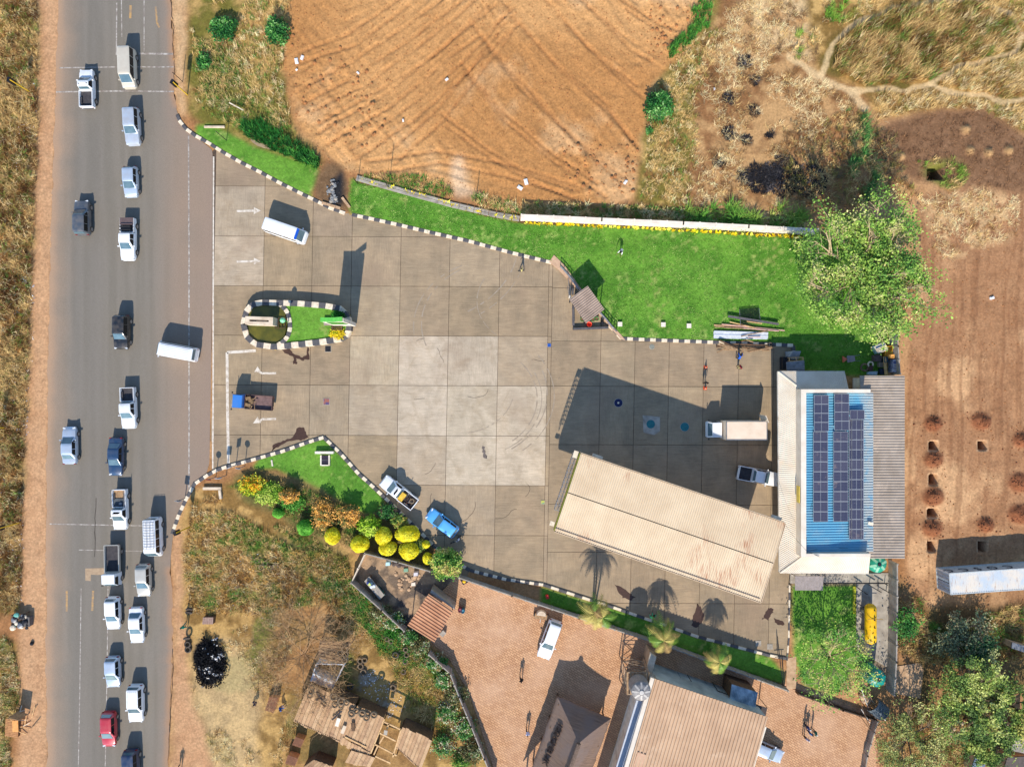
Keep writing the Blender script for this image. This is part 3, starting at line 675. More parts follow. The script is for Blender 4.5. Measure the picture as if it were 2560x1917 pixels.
WHITE = mat('white_paint', (236,226,208), (212,198,176), 0.7, scale=1.5, c3=(190,166,138), s3=.8)
BLACKP = mat('black_kerb_paint', (76,74,76), (98,94,92), 0.75, scale=3)
KWHITE = mat('white_kerb_paint', (236,220,192), (206,186,158), 0.75, scale=3)
STEEL = mat('galvanised_steel', (150,150,150), (120,118,116), 0.5, 0.6, scale=2)
DARK = mat('dark_metal', (46,46,50), (30,30,34), 0.5, 0.3)
CONC = mat('cast_concrete', (176,166,150), (146,136,122), 0.85, scale=1.2, wpos=True, c3=(124,112,98))
CONC2 = mat('pale_concrete', (226,206,178), (196,174,146), 0.85, scale=1.2, wpos=True)
BRICKY = mat('soil_stained_concrete', (200,166,130), (172,138,104), 0.9, scale=1.5, wpos=True)
GREENP = mat('green_enamel', (60,150,60), (44,120,48), 0.4)
RUBBER = mat('tyre_rubber', (58,52,48), (92,80,68), 0.9, scale=4)
TYREGR = mat('dusty_tyre_rubber', (138,118,92), (96,82,66), 0.95, scale=5)
WOODA = mat('weathered_timber', (176,142,104), (132,104,76), 0.85, scale=4)
WOODB = mat('dark_timber', (120,90,62), (86,64,46), 0.85, scale=4)
TIMB = mat('new_timber', (226,186,132), (196,150,100), 0.8, scale=4)

# ---- kerbs: alternating painted blocks
kb_mesh = {}
def kerb(pts, label, name='kerb', blk=0.70, w=0.42, h=0.15, z=0.0, flip=0, group='black and white painted kerbs'):
    P_ = [F(x, y) for x, y in pts]
    root = empty(name, P_[0] + Vector((0,0,z)), 0, label, 'kerb', group)
    key = (round(blk,2), w, h)
    if key not in kb_mesh:
        mb = MB(); b = .03
        x, y = blk/2 - .008, w/2
        mb.hex([(-x,-y,-.2),(x,-y,-.2),(x,y,-.2),(-x,y,-.2)], [(-x,-y,h-b),(x,-y,h-b),(x,y,h-b),(-x,y,h-b)])
        mb.hex([(-x,-y,h-b),(x,-y,h-b),(x,y,h-b),(-x,y,h-b)], [(-x,-y+b,h),(x,-y+b,h),(x,y-b,h),(-x,y-b,h)])
        kb_mesh[key] = mb.mesh('kerb_block')
        kb_mesh[key].materials.append(BLACKP)
    # walk the polyline
    seg = [(a, b, (b-a).length) for a, b in zip(P_[:-1], P_[1:])]; tot = sum(s[2] for s in seg); n = max(1, round(tot/blk))
    for i in range(n):
        s = (i + .5) * tot / n
        for a, b, L in seg:
            if s <= L: break
            s -= L
        p = a.lerp(b, min(1, s/L)); d = b - a
        o = link('kerb_block', kb_mesh[key], [BLACKP if (i + flip) % 2 == 0 else KWHITE], root, p - P_[0], (0, 0, math.atan2(d.y, d.x) + random.uniform(-.015,.015)))
        o.scale = (tot/n/blk, 1, 1 + random.uniform(-.06,.06))
    return root
kerb(N_KERB, 'striped kerb curving from the road up to the drain')
kerb(N_KERB2, 'striped kerb along the long narrow lawn')
kerb(E_KERB, 'striped kerb below the lawn running to the timber pile')
kerb([(1316,703),(1330,717),(1342,731)], 'short pale kerb below the guard hut', flip=1)
kerb(S_KERB_A, 'striped kerb curving from the road to the triangular lawn tip', blk=.62)
kerb(S_KERB_B, 'striped kerb running down beside the white pickup and blue hatchback', blk=.62)
kerb(S_KERB_C[:3], 'kerb of small dark and white blocks above the paved yard wall', blk=.58, w=.36)
kerb(S_KERB_C[2:], 'kerb of long dark and white blocks under the palms', blk=1.0, w=.34)
kerb([(1699,1425),(1703,1380),(1704,1330),(1705,1262)], 'pale kerb at the east end of the forecourt', blk=.9, w=.2)
kerb([(1712,746),(1716,775),(1716,802)], 'short grey kerb beside the shop corner', blk=.6)

# ---- oval island: pond with fountain box, lawn, pylon sign
isl = empty('traffic_island', F(640, 702), 0, 'oval kerbed island with pond and small lawn', 'island')
mb = MB()
I2 = ISLAND
n = len(I2)
segs = []
P_ = [F(*p) for p in I2] + [F(*I2[0])]
tot = sum((b-a).length for a, b in zip(P_[:-1], P_[1:])); nb = 38; k = 0
def along(P_, s):
    for a, b in zip(P_[:-1], P_[1:]):
        L = (b-a).length
        if s <= L: return a.lerp(b, s/L), (b-a)
        s -= L
    return P_[-1], P_[-1]-P_[-2]
ctr = F(640, 702)
for i in range(nb):
    p0, d0 = along(P_, i*tot/nb); p1, d1 = along(P_, (i+1)*tot/nb)
    q = []
    for p, d in ((p0, d0), (p1, d1)):
        nn = Vector((-d.y, d.x, 0)).normalized()
        if nn.dot(p - ctr) > 0: nn = -nn
        q.append((p - nn*.12, p + nn*.55))
    (a, A), (b, B) = q; mb = MB()
    e = .985
    base = [a, b, B, A]; 
    if (b-a).cross(A-a).z < 0: base = [a, A, B, b]
    mb.hex([x + Vector((0,0,-.2)) for x in base], [x + Vector((0,0,ISH)) for x in base])
    part(mb, 'kerb_block', BLACKP if i % 2 else KWHITE, isl)
inner = [(600,655),(612,663),(621,676),(625,692),(626,710),(621,726),(611,738),(598,746)]
P2 = [F(*p) for p in isl_(inner)]; tot2 = sum((b-a).length for a, b in zip(P2[:-1], P2[1:]))
for i in range(11):
    p0, d0 = along(P2, i*tot2/11); p1, d1 = along(P2, (i+1)*tot2/11); mb = MB()
    mb.bar(p0 + Vector((0,0,.45)), p1 + Vector((0,0,.45)), .5, .96); part(mb, 'kerb_block', BLACKP if i % 2 else KWHITE, isl)
wm, nt, b_ = newmat('pond_water'); b_.inputs['Roughness'].default_value = 0.06
nt.links.new(mixc(nt, ramp(nt, noise(nt, pos(nt), 0.8, 4), bw(.35,.65)), lin((104,98,34)), lin((72,74,28))), b_.inputs['Base Color']); b_.inputs['Specular IOR Level'].default_value = .5
bump(nt, b_, noise(nt, pos(nt), 6, 3), 0.05)
mb = MB(); mb.prism([tuple(p) for p in F2([(524,700),(530,674),(545,658),(600,658),(618,672),(624,700),(618,728),(598,743),(555,743),(534,730)])], -.5, 0.72)
tag(mb.build('pond', wm), 'small murky green pond inside the island', None, None, 'structure')
fb = empty('fountain_box', F(572, 697, .15), 0, 'beige concrete fountain box with a slot, standing in the pond', 'fountain')
def hexpx(mb, lo, hi, zl, zh, mi=0):
    mb.hex([W(*p, zl) for p in lo], [W(*p, zh) for p in hi], mi)
# zoom grid: island picture pixel -> photo pixel
def zi(x, y): return (560 + x/6.133, 700 + y/6.133)
def rect(c, sx, sy, rz):                      # ground rectangle, counter-clockwise
    R = Matrix.Rotation(rz, 2); return [Vector(c).to_2d() + R @ Vector(p) for p in ((-sx/2,-sy/2),(sx/2,-sy/2),(sx/2,sy/2),(-sx/2,sy/2))]
bc = W(*zi(600, 640), 1.0); r_ = rect(bc, 3.3, .95, math.radians(-2)); ri = rect(bc, 2.3, .22, math.radians(-2))
mb = MB()
for i in range(4):                            # rim of four pieces round the slot
    a, b, c_, d_ = r_[i], r_[(i+1)%4], ri[(i+1)%4], ri[i]
    mb.hex([(*a,.0),(*b,.0),(*c_,.0),(*d_,.0)], [(*a,2.4),(*b,2.4),(*c_,2.4),(*d_,2.4)])
part(mb, 'body', CONC2, fb)
mb = MB(); mb.prism([tuple(p) for p in ri], .1, 1.9); part(mb, 'slot', DARK, fb)
mb = MB(); rr_ = rect(bc + Vector((.25,0,0)), 1.3, .06, math.radians(2)); mb.prism([tuple(p) for p in rr_], 1.9, 2.2); part(mb, 'pipe', KWHITE, fb)
mb = MB(); gc = W(*zi(865, 665), .8)
for t in np.linspace(-.6, .6, 4): mb.bar(gc + Vector((t,-.6,.1)), gc + Vector((t,.6,.1)), .07, .07)
for t in (-.6, 0, .6): mb.bar(gc + Vector((-.65,t,.1)), gc + Vector((.65,t,.1)), .07, .07)
part(mb, 'grate', mat('rusty_bar', (86,64,44), (60,46,34), .8), fb)
lp = empty('lamp_post', W(*zi(985, 640), .9), 0, 'green domed lamp post on the pond edge', 'lamp')
mb = MB(); mb.tube([lp.location, lp.location + Vector((0,0,1.9))], .05, 8); part(mb, 'post', GREENP, lp)
mb = MB(); mb.lathe(lp.location, [(.05,1.85),(.30,1.95),(.32,2.1),(.2,2.28),(.03,2.34)], 16); part(mb, 'lamp_head', mat('mint_enamel', (150,226,170), (120,200,140), .4), lp, smooth=True)
# pylon price sign
sg = empty('pylon_sign', F(722, 698), 0, 'tall green and white pylon sign at the island end', 'sign')
a, b = W(1560*0+zi(1600,640)[0], zi(1600,640)[1], 0.1), None
pz = W(*zi(1640, 640), 0.82)
mb = MB(); mb.box(pz + Vector((0,0,.15)), (1.6, .9, .3)); part(mb, 'plinth', mat('plinth_stone', (170,148,136), (146,126,116), .9), sg)
sc0 = W(*zi(1745, 640), 4.0)
mb = MB(); mb.box((sc0.x, sc0.y, 3.4), (2.5, .42, 6.2)); part(mb, 'panel', WHITE, sg)
mb = MB(); mb.hex([(sc0.x-1.3,sc0.y-.24,6.4),(sc0.x+.1,sc0.y-.24,6.4),(sc0.x+.1,sc0.y+.24,6.4),(sc0.x-1.3,sc0.y+.24,6.4)], [(sc0.x-1.3,sc0.y-.24,6.65),(sc0.x+.1,sc0.y-.24,6.65),(sc0.x+.1,sc0.y+.24,6.65),(sc0.x-1.3,sc0.y+.24,6.65)])
mb.hex([(sc0.x+.1,sc0.y-.24,6.4),(sc0.x+1.35,sc0.y-.24,7.2),(sc0.x+1.35,sc0.y+.24,7.2),(sc0.x+.1,sc0.y+.24,6.4)], [(sc0.x+.1,sc0.y-.24,6.65),(sc0.x+1.35,sc0.y-.24,7.5),(sc0.x+1.35,sc0.y+.24,7.5),(sc0.x+.1,sc0.y+.24,6.65)])
part(mb, 'green_cap', mat('sign_green', (110,200,84), (90,176,70), .4), sg)
for dy in (-.245, .245):
    mb = MB(); mb.box((sc0.x+.1, sc0.y+dy, 4.6), (1.9, .03, 2.6)); part(mb, 'sign_face', mat('sign_green2', (64,140,60), (54,120,50), .4), sg)
# benches at the sign foot
for yy, lb in ((735, 'small brown timber rack at the foot of the pylon sign'),):
    bt = empty('timber_rack', W(*zi(1740, yy), .82), 0, lb, 'rack'); L = bt.location
    for i in range(3):
        mb = MB(); mb.box(L + Vector((0, -.25+.25*i, .4)), (1.3, .1, .06)); part(mb, 'rail', WOODB, bt)
    for sx in (-.55, .55):
        mb = MB(); mb.box(L + Vector((sx, 0, .2)), (.08, .6, .4)); part(mb, 'leg', WOODB, bt)

# ---- boundary walls: posts and panels
def wall(pts, h, label, pm, qm, pw=1.9, t=.12, name='boundary_wall', cop=False, group=None):
    P_ = [W(*p) for p in pts]; root = empty(name, P_[0], 0, label, 'wall', group)
    for a, b in zip(P_[:-1], P_[1:]):
        L = (b-a).length; n = max(1, round(L/pw)); d = (b-a)/n; ang = math.atan2(d.y, d.x)
        for i in range(n):
            p = a + d*i; q = a + d*(i+1); g = d.normalized()*.06
            mb = MB(); m_ = (p+q)/2; mb.box((m_.x, m_.y, h/2), (d.length-.1, t, h), ang); part(mb, 'panel', pm, root)
            mb = MB(); mb.box((p.x, p.y, (h+.08)/2), (.16, t+.08, h+.08), ang); part(mb, 'post', qm, root)
            if cop:
                mb = MB(); mb.box((m_.x, m_.y, h+.045), (d.length-.005, t+.16, .09), ang); part(mb, 'coping', qm, root)
        mb = MB(); mb.box((b.x, b.y, (h+.08)/2), (.16, t+.08, h+.08), ang); part(mb, 'post', qm, root)
    return root
PRE = mat('precast_concrete', (168,160,148), (140,130,118), 0.9, scale=1.0, wpos=True, c3=(190,160,126))
NWALL = mat('limewashed_panel', (238,224,204), (214,198,178), 0.8, scale=1.0, wpos=True)
wall([(1303,548),(1500,557),(1700,566),(1860,574),(2030,584)], 1.7, 'long whitewashed panel wall above the lawn', NWALL, NWALL, pw=2.0, t=.42)
low = empty('stone_edging', W(892,450), 0, 'low grey stone edging along the yellow flower row', 'edging')
P_ = [W(892,446), W(1010,480), W(1130,513), W(1240,538), W(1300,548)]
for a, b in zip(P_[:-1], P_[1:]):
    n = round((b-a).length/.9)
    for i in range(n):
        for k in (-.17, .17):
            p = a.lerp(b, (i+.5)/n); d = (b-a).normalized(); o_ = Vector((-d.y, d.x, 0))*k
            mb = MB(); mb.box(p + o_ + Vector((0,0,.13 + random.uniform(-.02,.02))), (.86, .3, .3), math.atan2(d.y, d.x) + random.uniform(-.03,.03)); part(mb, 'stone', CONC, low)
wall([(918,1376),(1000,1398),(1078,1420)], 1.5, 'grey yard wall behind the yellow topiary', PRE, PRE, pw=2.2)
wall([(885,1448),(918,1378)], 1.5, 'pale leaning wall at the west end of the small yard', CONC2, CONC2, pw=2.4)
wall([(885,1448),(960,1515),(1015,1566)], 1.6, 'grey panel wall southwest of the small yard', PRE, CONC, pw=1.7)
wall([(1076,1624),(1128,1670),(1150,1728),(1180,1800),(1212,1880),(1236,1940)], 1.6, 'grey panel wall bending along the paved yard', PRE, CONC, pw=1.35)
wall([(1150,1437),(1280,1481),(1445,1536),(1620,1592)], 1.35, 'grey panel wall between the paved yard and the palms', PRE, CONC, pw=1.55)
wall([(1660,1604),(1800,1656),(1960,1715)], 1.35, 'grey panel wall behind the warehouse', PRE, CONC, pw=1.55)
wall([(2222,800),(2225,868),(2230,935)], 1.8, 'concrete panel wall beside the junk pile', PRE, CONC, pw=1.9)
wall([(2222,1400),(2222,1520),(2220,1640),(2215,1720)], 1.9, 'tall grey wall right of the yellow tank', PRE, CONC, pw=2.0, t=.16)

# ---- canopy over the pumps
def corner(px, py, h): return W(px, py, h)
CH = 7.3
cnw, csw, cne, cse = W(1452,1134,CH), W(1387,1327,CH), W(1963,1308,CH), W(1902,1505,CH)
cp = empty('pump_canopy', (cnw + cse)/2 - Vector((0,0,CH)), 0, 'long pale ribbed metal canopy roof over the fuel pumps', 'canopy')
CAN = mat('canopy_sheet', (232,200,160), (216,182,142), 0.55, 0.0, scale=.6, wpos=True)
def canopy_mat():
    m, nt, b = newmat('canopy_roof_sheet'); p = pos(nt)
    c = mixc(nt, ramp(nt, noise(nt, p, .35, 5, .6), bw(.35,.65)), lin((226,202,166)), lin((212,186,150)))
    r = noise(nt, mapping(nt, p, (5.0, .45, 1), -0.32), 1.0, 5, .75); r2 = noise(nt, p, .22, 3, .5)
    mul = nd(nt, 'ShaderNodeMath', operation='MULTIPLY'); nt.links.new(ramp(nt, r, bw(.46,.68)), mul.inputs[0]); nt.links.new(ramp(nt, r2, bw(.56,.66)), mul.inputs[1])
    c = mixc(nt, mul.outputs[0], c, lin((176,112,72)))
    s = noise(nt, p, 5, 4, .8); c = mixc(nt, ramp(nt, s, bw(.70,.76)), c, lin((140,106,76)))
    nt.links.new(c, b.inputs['Base Color']); b.inputs['Roughness'].default_value = .5; return m
CANR = canopy_mat()
mid = Vector((0,0,.14))
mw, me_ = cnw.lerp(csw, .5) + mid, cne.lerp(cse, .5) + mid
off = (cse - cne).normalized()*.05
mb = MB(); corr(mb, cnw, cne, me_ - off, mw - off, .25, .05); part(mb, 'roof_sheeting', CANR, cp)
mb = MB(); corr(mb, csw, cse, me_ + off, mw + off, .25, .05); part(mb, 'roof_sheeting', CANR, cp)
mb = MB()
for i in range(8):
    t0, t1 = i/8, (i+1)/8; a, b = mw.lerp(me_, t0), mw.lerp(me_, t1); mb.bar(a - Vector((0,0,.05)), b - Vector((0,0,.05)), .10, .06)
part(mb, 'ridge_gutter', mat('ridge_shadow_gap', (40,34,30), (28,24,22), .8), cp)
FASC = mat('canopy_fascia', (226,196,160), (206,176,142), .6, wpos=True); FASY = mat('canopy_fascia_lime', (150,150,40), (120,130,34), .5)
for nm, a, b, m_ in (('north', cnw, cne, FASC), ('south', csw, cse, FASC), ('west', cnw, csw, FASY), ('east', cne, cse, FASC)):
    d = (b-a).normalized(); out = Vector((d.y, -d.x, 0))
    if out.dot((a+b)/2 - (cnw+cse)/2) < 0: out = -out
    mb = MB(); mb.bar(a + out*.08 + Vector((0,0,-.40)), b + out*.08 + Vector((0,0,-.40)), .06, .95); part(mb, 'fascia_board', m_, cp)
mb = MB(); mb.bar(csw + Vector((.1,.35,.06)), cse + Vector((-.1,.42,.06)), .10, .05); part(mb, 'gutter', mat('gutter_grey', (120,104,92), (96,84,76), .6), cp)
mb = MB(); mb.hex([p + Vector((0,0,-.9)) for p in (csw, cse, cne, cnw)], [p + Vector((0,0,-.85)) for p in (csw, cse, cne, cnw)]); part(mb, 'soffit', WHITE, cp)
wd = (csw - cnw).normalized(); wout = Vector((wd.y, -wd.x, 0));
if wout.dot(cnw - cne) < 0: wout = -wout
mb = MB(); nb = 12
t0, t1 = cnw + wout*.75 + wd*.2 - Vector((0,0,.3)), csw + wout*.75 - wd*2.2 - Vector((0,0,.3))
for z in (0, -.7):
    mb.bar(t0 + Vector((0,0,z)), t1 + Vector((0,0,z)), .06, .06); mb.bar(t0 - wout*.4 + Vector((0,0,z)), t1 - wout*.4 + Vector((0,0,z)), .05, .05)
for i in range(nb+1):
    a = t0.lerp(t1, i/nb); mb.bar(a, a - wout*.6, .05, .05); mb.bar(a, a + Vector((0,0,-.7)), .05, .05)
    if i < nb: mb.bar(a, t0.lerp(t1, (i+1)/nb) - wout*.4, .04, .04)
part(mb, 'sign_lattice', STEEL, cp)
for t, ln in ((.03, .8), (.93, .5)):
    mb = MB(); a = cnw.lerp(csw, t) + wout*.5 - Vector((0,0,.3)); mb.box(a, (.5, ln, .12), math.atan2(wd.y, wd.x)+math.pi/2); part(mb, 'floodlight', KWHITE, cp)
for t in (.05, .93):
    mb = MB(); a = cnw.lerp(cne, t + .03) - wd*.28 - Vector((0,0,.4)); dd = (cne-cnw); mb.box(a, (1.2, .35, .15), math.atan2(dd.y, dd.x)); part(mb, 'floodlight', KWHITE, cp)
for u in (.14, .5, .86):
    for v in (.3, .7):
        q = cnw.lerp(cne, u).lerp(csw.lerp(cse, u), v); mb = MB(); mb.box((q.x, q.y, CH/2-.45), (.35,.35,CH-.9), .32); part(mb, 'column', WHITE, cp)
for i, u in enumerate((.32, .68)):              # pump islands in the shade beneath
    q = cnw.lerp(cne, u).lerp(csw.lerp(cse, u), .5)
    pu = empty('fuel_pump', (q.x, q.y, 0), -.32, ('fuel pump under the west half of the canopy', 'fuel pump under the east half of the canopy')[i], 'fuel pump')
    MB().box((0,0,.08), (1.3,4.2,.16)).build('plinth', CONC, pu); MB().box((0,0,.95), (.5,1.0,1.6)).build('cabinet', WHITE, pu); MB().box((0,0,1.85), (.54,1.04,.2)).build('head', GREENP, pu)

# ---- shop building with verandah, blue roof and lean-to
sh = empty('shop_building', W(2080,1180), 0, 'shop with cream verandah roof, blue ribbed roof and brown lean-to', 'building')
def zb(x, y): return (1920 + x/3.45, 960 + y/3.45)
VER = mat('verandah_sheet', (228,216,196), (214,200,178), .5, scale=.5, wpos=True, c3=(226,204,174), s3=.35)
vo, vi, pt = 3.3, 3.9, 5.2
A = W(1946,929,vo); B = W(2112,929,vo); C_ = W(1950,1431,vo); D_ = W(2172,1433,vo)
Ai = W(2003,973,vi); Bi = W(2122,973,vi); Ci = W(2006,1391,vi); Di = W(2176,1391,vi)
mb = MB(); corr(mb, A, C_, Ci, Ai, .25, .045); part(mb, 'verandah_roof', VER, sh)
mb = MB(); corr(mb, A, B, Bi, Ai, .25, .045); part(mb, 'verandah_roof', VER, sh)
mb = MB(); corr(mb, C_, D_, Di, Ci, .25, .045); part(mb, 'verandah_roof', VER, sh)
mb = MB(); mb.tube([A + Vector((0,0,.06)), Ai + Vector((0,0,.06))], .09, 6); mb.tube([C_ + Vector((0,0,.06)), Ci + Vector((0,0,.06))], .09, 6); part(mb, 'hip_cap', VER, sh)
mb = MB(); mb.bar(A + Vector((-.04,0,-.12)), C_ + Vector((-.04,0,-.12)), .06, .28); mb.bar(A + Vector((0,.04,-.12)), B + Vector((0,.04,-.12)), .06, .28); mb.bar(C_ + Vector((0,-.04,-.12)), D_ + Vector((0,-.04,-.12)), .06, .28); part(mb, 'fascia_board', WHITE, sh)
PAR = mat('cream_parapet', (230,216,196), (214,198,176), .7, scale=.8, wpos=True)
x0 = W(2003,1180,pt).x; x1 = W(2016,1180,pt).x; y0 = W(0,973,pt).y; y1 = W(0,1392,pt).y; xe = W(2177,1000,pt).x
mb = MB(); mb.box(((x0+x1)/2, (y0+y1)/2, pt/2), (x1-x0, y0-y1, pt)); part(mb, 'parapet', PAR, sh)
mb = MB(); mb.box(((x1+xe)/2, y0-.2, pt/2), (xe-x1-.006, .4, pt)); part(mb, 'parapet', PAR, sh)
mb = MB(); mb.box(((x1+xe)/2, y1+.18, pt/2), (xe-x1-.006, .36, pt)); part(mb, 'parapet', PAR, sh)
mb = MB(); mb.box(((x1+xe)/2, (y0+y1)/2, 1.95), (xe-x1-.1, y0-y1-.9, 3.9)); part(mb, 'wall', WHITE, sh)
def blue_mat():
    m, nt, b = newmat('blue_roof_sheet'); p = pos(nt)
    sx = nd(nt, 'ShaderNodeSeparateXYZ'); nt.links.new(p, sx.inputs[0])
    mr = nd(nt, 'ShaderNodeMapRange'); mr.inputs[1].default_value = W(2145,0,4.2).x; mr.inputs[2].default_value = W(2180,0,4.2).x; nt.links.new(sx.outputs[0], mr.inputs[0])
    ad = nd(nt, 'ShaderNodeMath', operation='MULTIPLY_ADD'); nt.links.new(noise(nt, p, .6, 4, .6), ad.inputs[0]); ad.inputs[1].default_value = .9; nt.links.new(mr.outputs[0], ad.inputs[2])
    c = mixc(nt, ramp(nt, ad.outputs[0], [(.45,(0,0,0)),(1.2,(.8,.8,.8))]), lin((104,166,192)), lin((190,186,174)))
    c = mixc(nt, ramp(nt, noise(nt, p, 1.5, 4, .7), bw(.5,.75)), c, lin((96,168,196)))
    nt.links.new(c, b.inputs['Base Color']); b.inputs['Roughness'].default_value = .45; return m
BLU = blue_mat()
ra, rb, rc_, rd = Vector((x1+.01, y0-.41, 4.55)), Vector((x1+.01, y1+.37, 4.55)), Vector((W(2183,0,4.1).x, y1+.37, 4.1)), Vector((W(2183,0,4.1).x, y0-.41, 4.1))
mb = MB(); corr(mb, ra, rb, rc_, rd, .3, .085); part(mb, 'blue_roof', BLU, sh)
BRN = mat('brown_roof_sheet', (178,162,144), (156,140,122), .55, scale=.5, wpos=True, c3=(196,176,154))
la, lb_, lc_, ld = W(2150,939,3.5), W(2150,1396,3.5), W(2262,1396,2.9), W(2262,939,2.9)
mb = MB(); corr(mb, la, lb_, lc_, ld, .33, .06); part(mb, 'lean_to_roof', BRN, sh)
mb = MB(); mb.box(((la.x+lc_.x)/2+.4, (la.y+lb_.y)/2, 1.35), (abs(lc_.x-la.x)-1.0, abs(la.y-lb_.y)-.5, 2.7)); part(mb, 'wall', WHITE, sh)
for py in (985, 1060, 1135, 1210, 1285, 1360, 1420):
    q = W(1956, py, 0); mb = MB(); mb.tube([q, q + Vector((0,0,3.15))], .06, 8); part(mb, 'verandah_post', WHITE, sh)
mb = MB(); q = W(2003, 1235, 4.6); mb.box((x0-.12, q.y, 4.7), (.1, 1.9, .7)); part(mb, 'sign_board', mat('yellow_board', (230,200,90), (206,176,70), .6), sh)
mb = MB(); q = W(2177, 1309, 4.5); mb.box(q, (.6,.35,.08), -.35); part(mb, 'floodlight', KWHITE, sh)
mb = MB(); q = W(2020, 1378, 5); mb.tube([q, q + Vector((1.2,-.55,.35))], .03, 6); part(mb, 'aerial_mast', STEEL, sh)
mb = MB()
for a, b in (((1963,1310,7),(2018,1378,5.2)), ((2018,1378,5.2),(2120,1370,4.6)), ((2018,1378,5.2),(2030,1260,4.7))):
    a, b = W(*a), W(*b); pts = [a.lerp(b, t) - Vector((0,0,.6*math.sin(math.pi*t))) for t in np.linspace(0,1,7)]; mb.tube(pts, .015, 4)
part(mb, 'cable', DARK, sh)
# annexes at the shop's north corner
an = empty('storage_shelf', W(1995,905), 0, 'ribbed metal roofed shed with open timber frame behind the shop corner', 'shed')
a, b, c_, d_ = W(1966,905,2.4), W(2011,901,2.4), W(2012,928,2.3), W(1967,929,2.3)
mb = MB(); corr(mb, a, d_, c_, b, .2, .04); part(mb, 'roof', STEEL, an)
mb = MB(); q = [W(1974,894,1.6), W(2008,893,1.6), W(2008,901,1.6), W(1974,903,1.6)]
for i in range(4): mb.bar(q[i], q[(i+1)%4], .09, .09)
mb.bar(q[0].lerp(q[1],.5), q[3].lerp(q[2],.5), .08, .08); part(mb, 'timber_frame', TIMB, an)
for p in q:
    mb = MB(); mb.bar((p.x,p.y,0), p, .08, .08); part(mb, 'leg', WOODA, an)
mb = MB(); q = W(1985, 888, 1.2); mb.hex([(q.x-.55,q.y-.5,0),(q.x+.75,q.y-.5,0),(q.x+.75,q.y+.5,0),(q.x-.55,q.y+.5,0)], [(q.x-.7,q.y-.5,1.0),(q.x+.6,q.y-.5,1.0),(q.x+.75,q.y+.5,1.5),(q.x-.2,q.y+.5,1.5)])
tag(mb.build('storage_bin', mat('grey_bin', (146,150,152), (124,128,130), .6)), 'grey slant topped bin behind the shop corner', 'bin')
mb = MB(); q = W(1962, 908, .4); mb.box((q.x, q.y, .55), (.9, 1.5, 1.1)); mb.box((q.x, q.y, 1.13), (.6, 1.2, .06)); tag(mb.build('gas_cage', DARK), 'dark gas bottle cage by the shop corner', 'cage')

# ---- solar panels
def solar_mat():
    m, nt, b = newmat('solar_cells'); v = objc(nt)
    bt = nd(nt, 'ShaderNodeTexBrick'); bt.offset = 0; bt.inputs['Scale'].default_value = 1; bt.inputs['Brick Width'].default_value = .155; bt.inputs['Row Height'].default_value = .155; bt.inputs['Mortar Size'].default_value = .006
    oi = nd(nt, 'ShaderNodeObjectInfo'); d = mixc(nt, oi.outputs['Random'], lin((52,56,76)), lin((70,70,86)))
    bt.inputs['Mortar'].default_value = (*lin((108,104,116)),1); nt.links.new(d, bt.inputs['Color1']); nt.links.new(d, bt.inputs['Color2']); nt.links.new(v, bt.inputs[0])
    c = mixc(nt, ramp(nt, noise(nt, pos(nt), .5, 5, .7), bw(.6,.8)), bt.outputs[0], lin((150,132,124)))
    nt.links.new(c, b.inputs['Base Color']); b.inputs['Roughness'].default_value = .22; return m
SOL = solar_mat(); SFR = mat('panel_frame', (206,206,200), (176,176,172), .4, .5)
sm = MB(); sm.box((0,0,0), (1.62,.98,.03)); sm = sm.mesh('panel')
sf = MB()
for s in (-1,1): sf.box((0, s*.505, 0), (1.68,.03,.045)); sf.box((s*.825,0,0), (.03,.98,.045))
sf.box((0,0,.018), (.03,.98,.012)); sf = sf.mesh('panel_frame')
def array(blocks, label):
    cx_, cy_ = blocks[0][0], blocks[0][1]
    root = empty('solar_array', W(*zb(cx_, cy_), 4.6), 0, label, 'solar panels')
    for bx, y0_, y1_, n, raise_ in blocks:
        for i in range(n):
            q = W(*zb(bx, y0_ + (y1_-y0_)*(i+.5)/n), 4.6); q.z = 4.75 + raise_ - (q.x - x1)*.05
            wdt = abs(W(*zb(0,y1_), 4.7).y - W(*zb(0,y0_), 4.7).y)/n
            o = link('panel', sm, SOL, root, q - root.location); o.scale = (1, wdt/1.05, 1); f = link('panel_frame', sf, SFR, o)
    mb = MB(); q0 = W(*zb(blocks[0][0], blocks[0][1]), 4.65); q1 = W(*zb(blocks[-1][0], blocks[-1][2]), 4.65)
    for s in (-.55, .55): mb.bar((q0.x+s, q0.y, 4.62), (q1.x+s, q1.y, 4.62), .06, .06)
    part(mb, 'mounting_rail', STEEL, root)
array([(449,95,406,4,.30),(449,410,1184,9,.12)], 'left column of dark solar panels on the blue roof')
array([(629,84,396,4,.30),(627,409,1184,9,.12)], 'middle column of dark solar panels on the blue roof')
array([(766,224,303,1,.28),(765,309,1338,12,.12)], 'right column of dark solar panels reaching lowest on the blue roof')

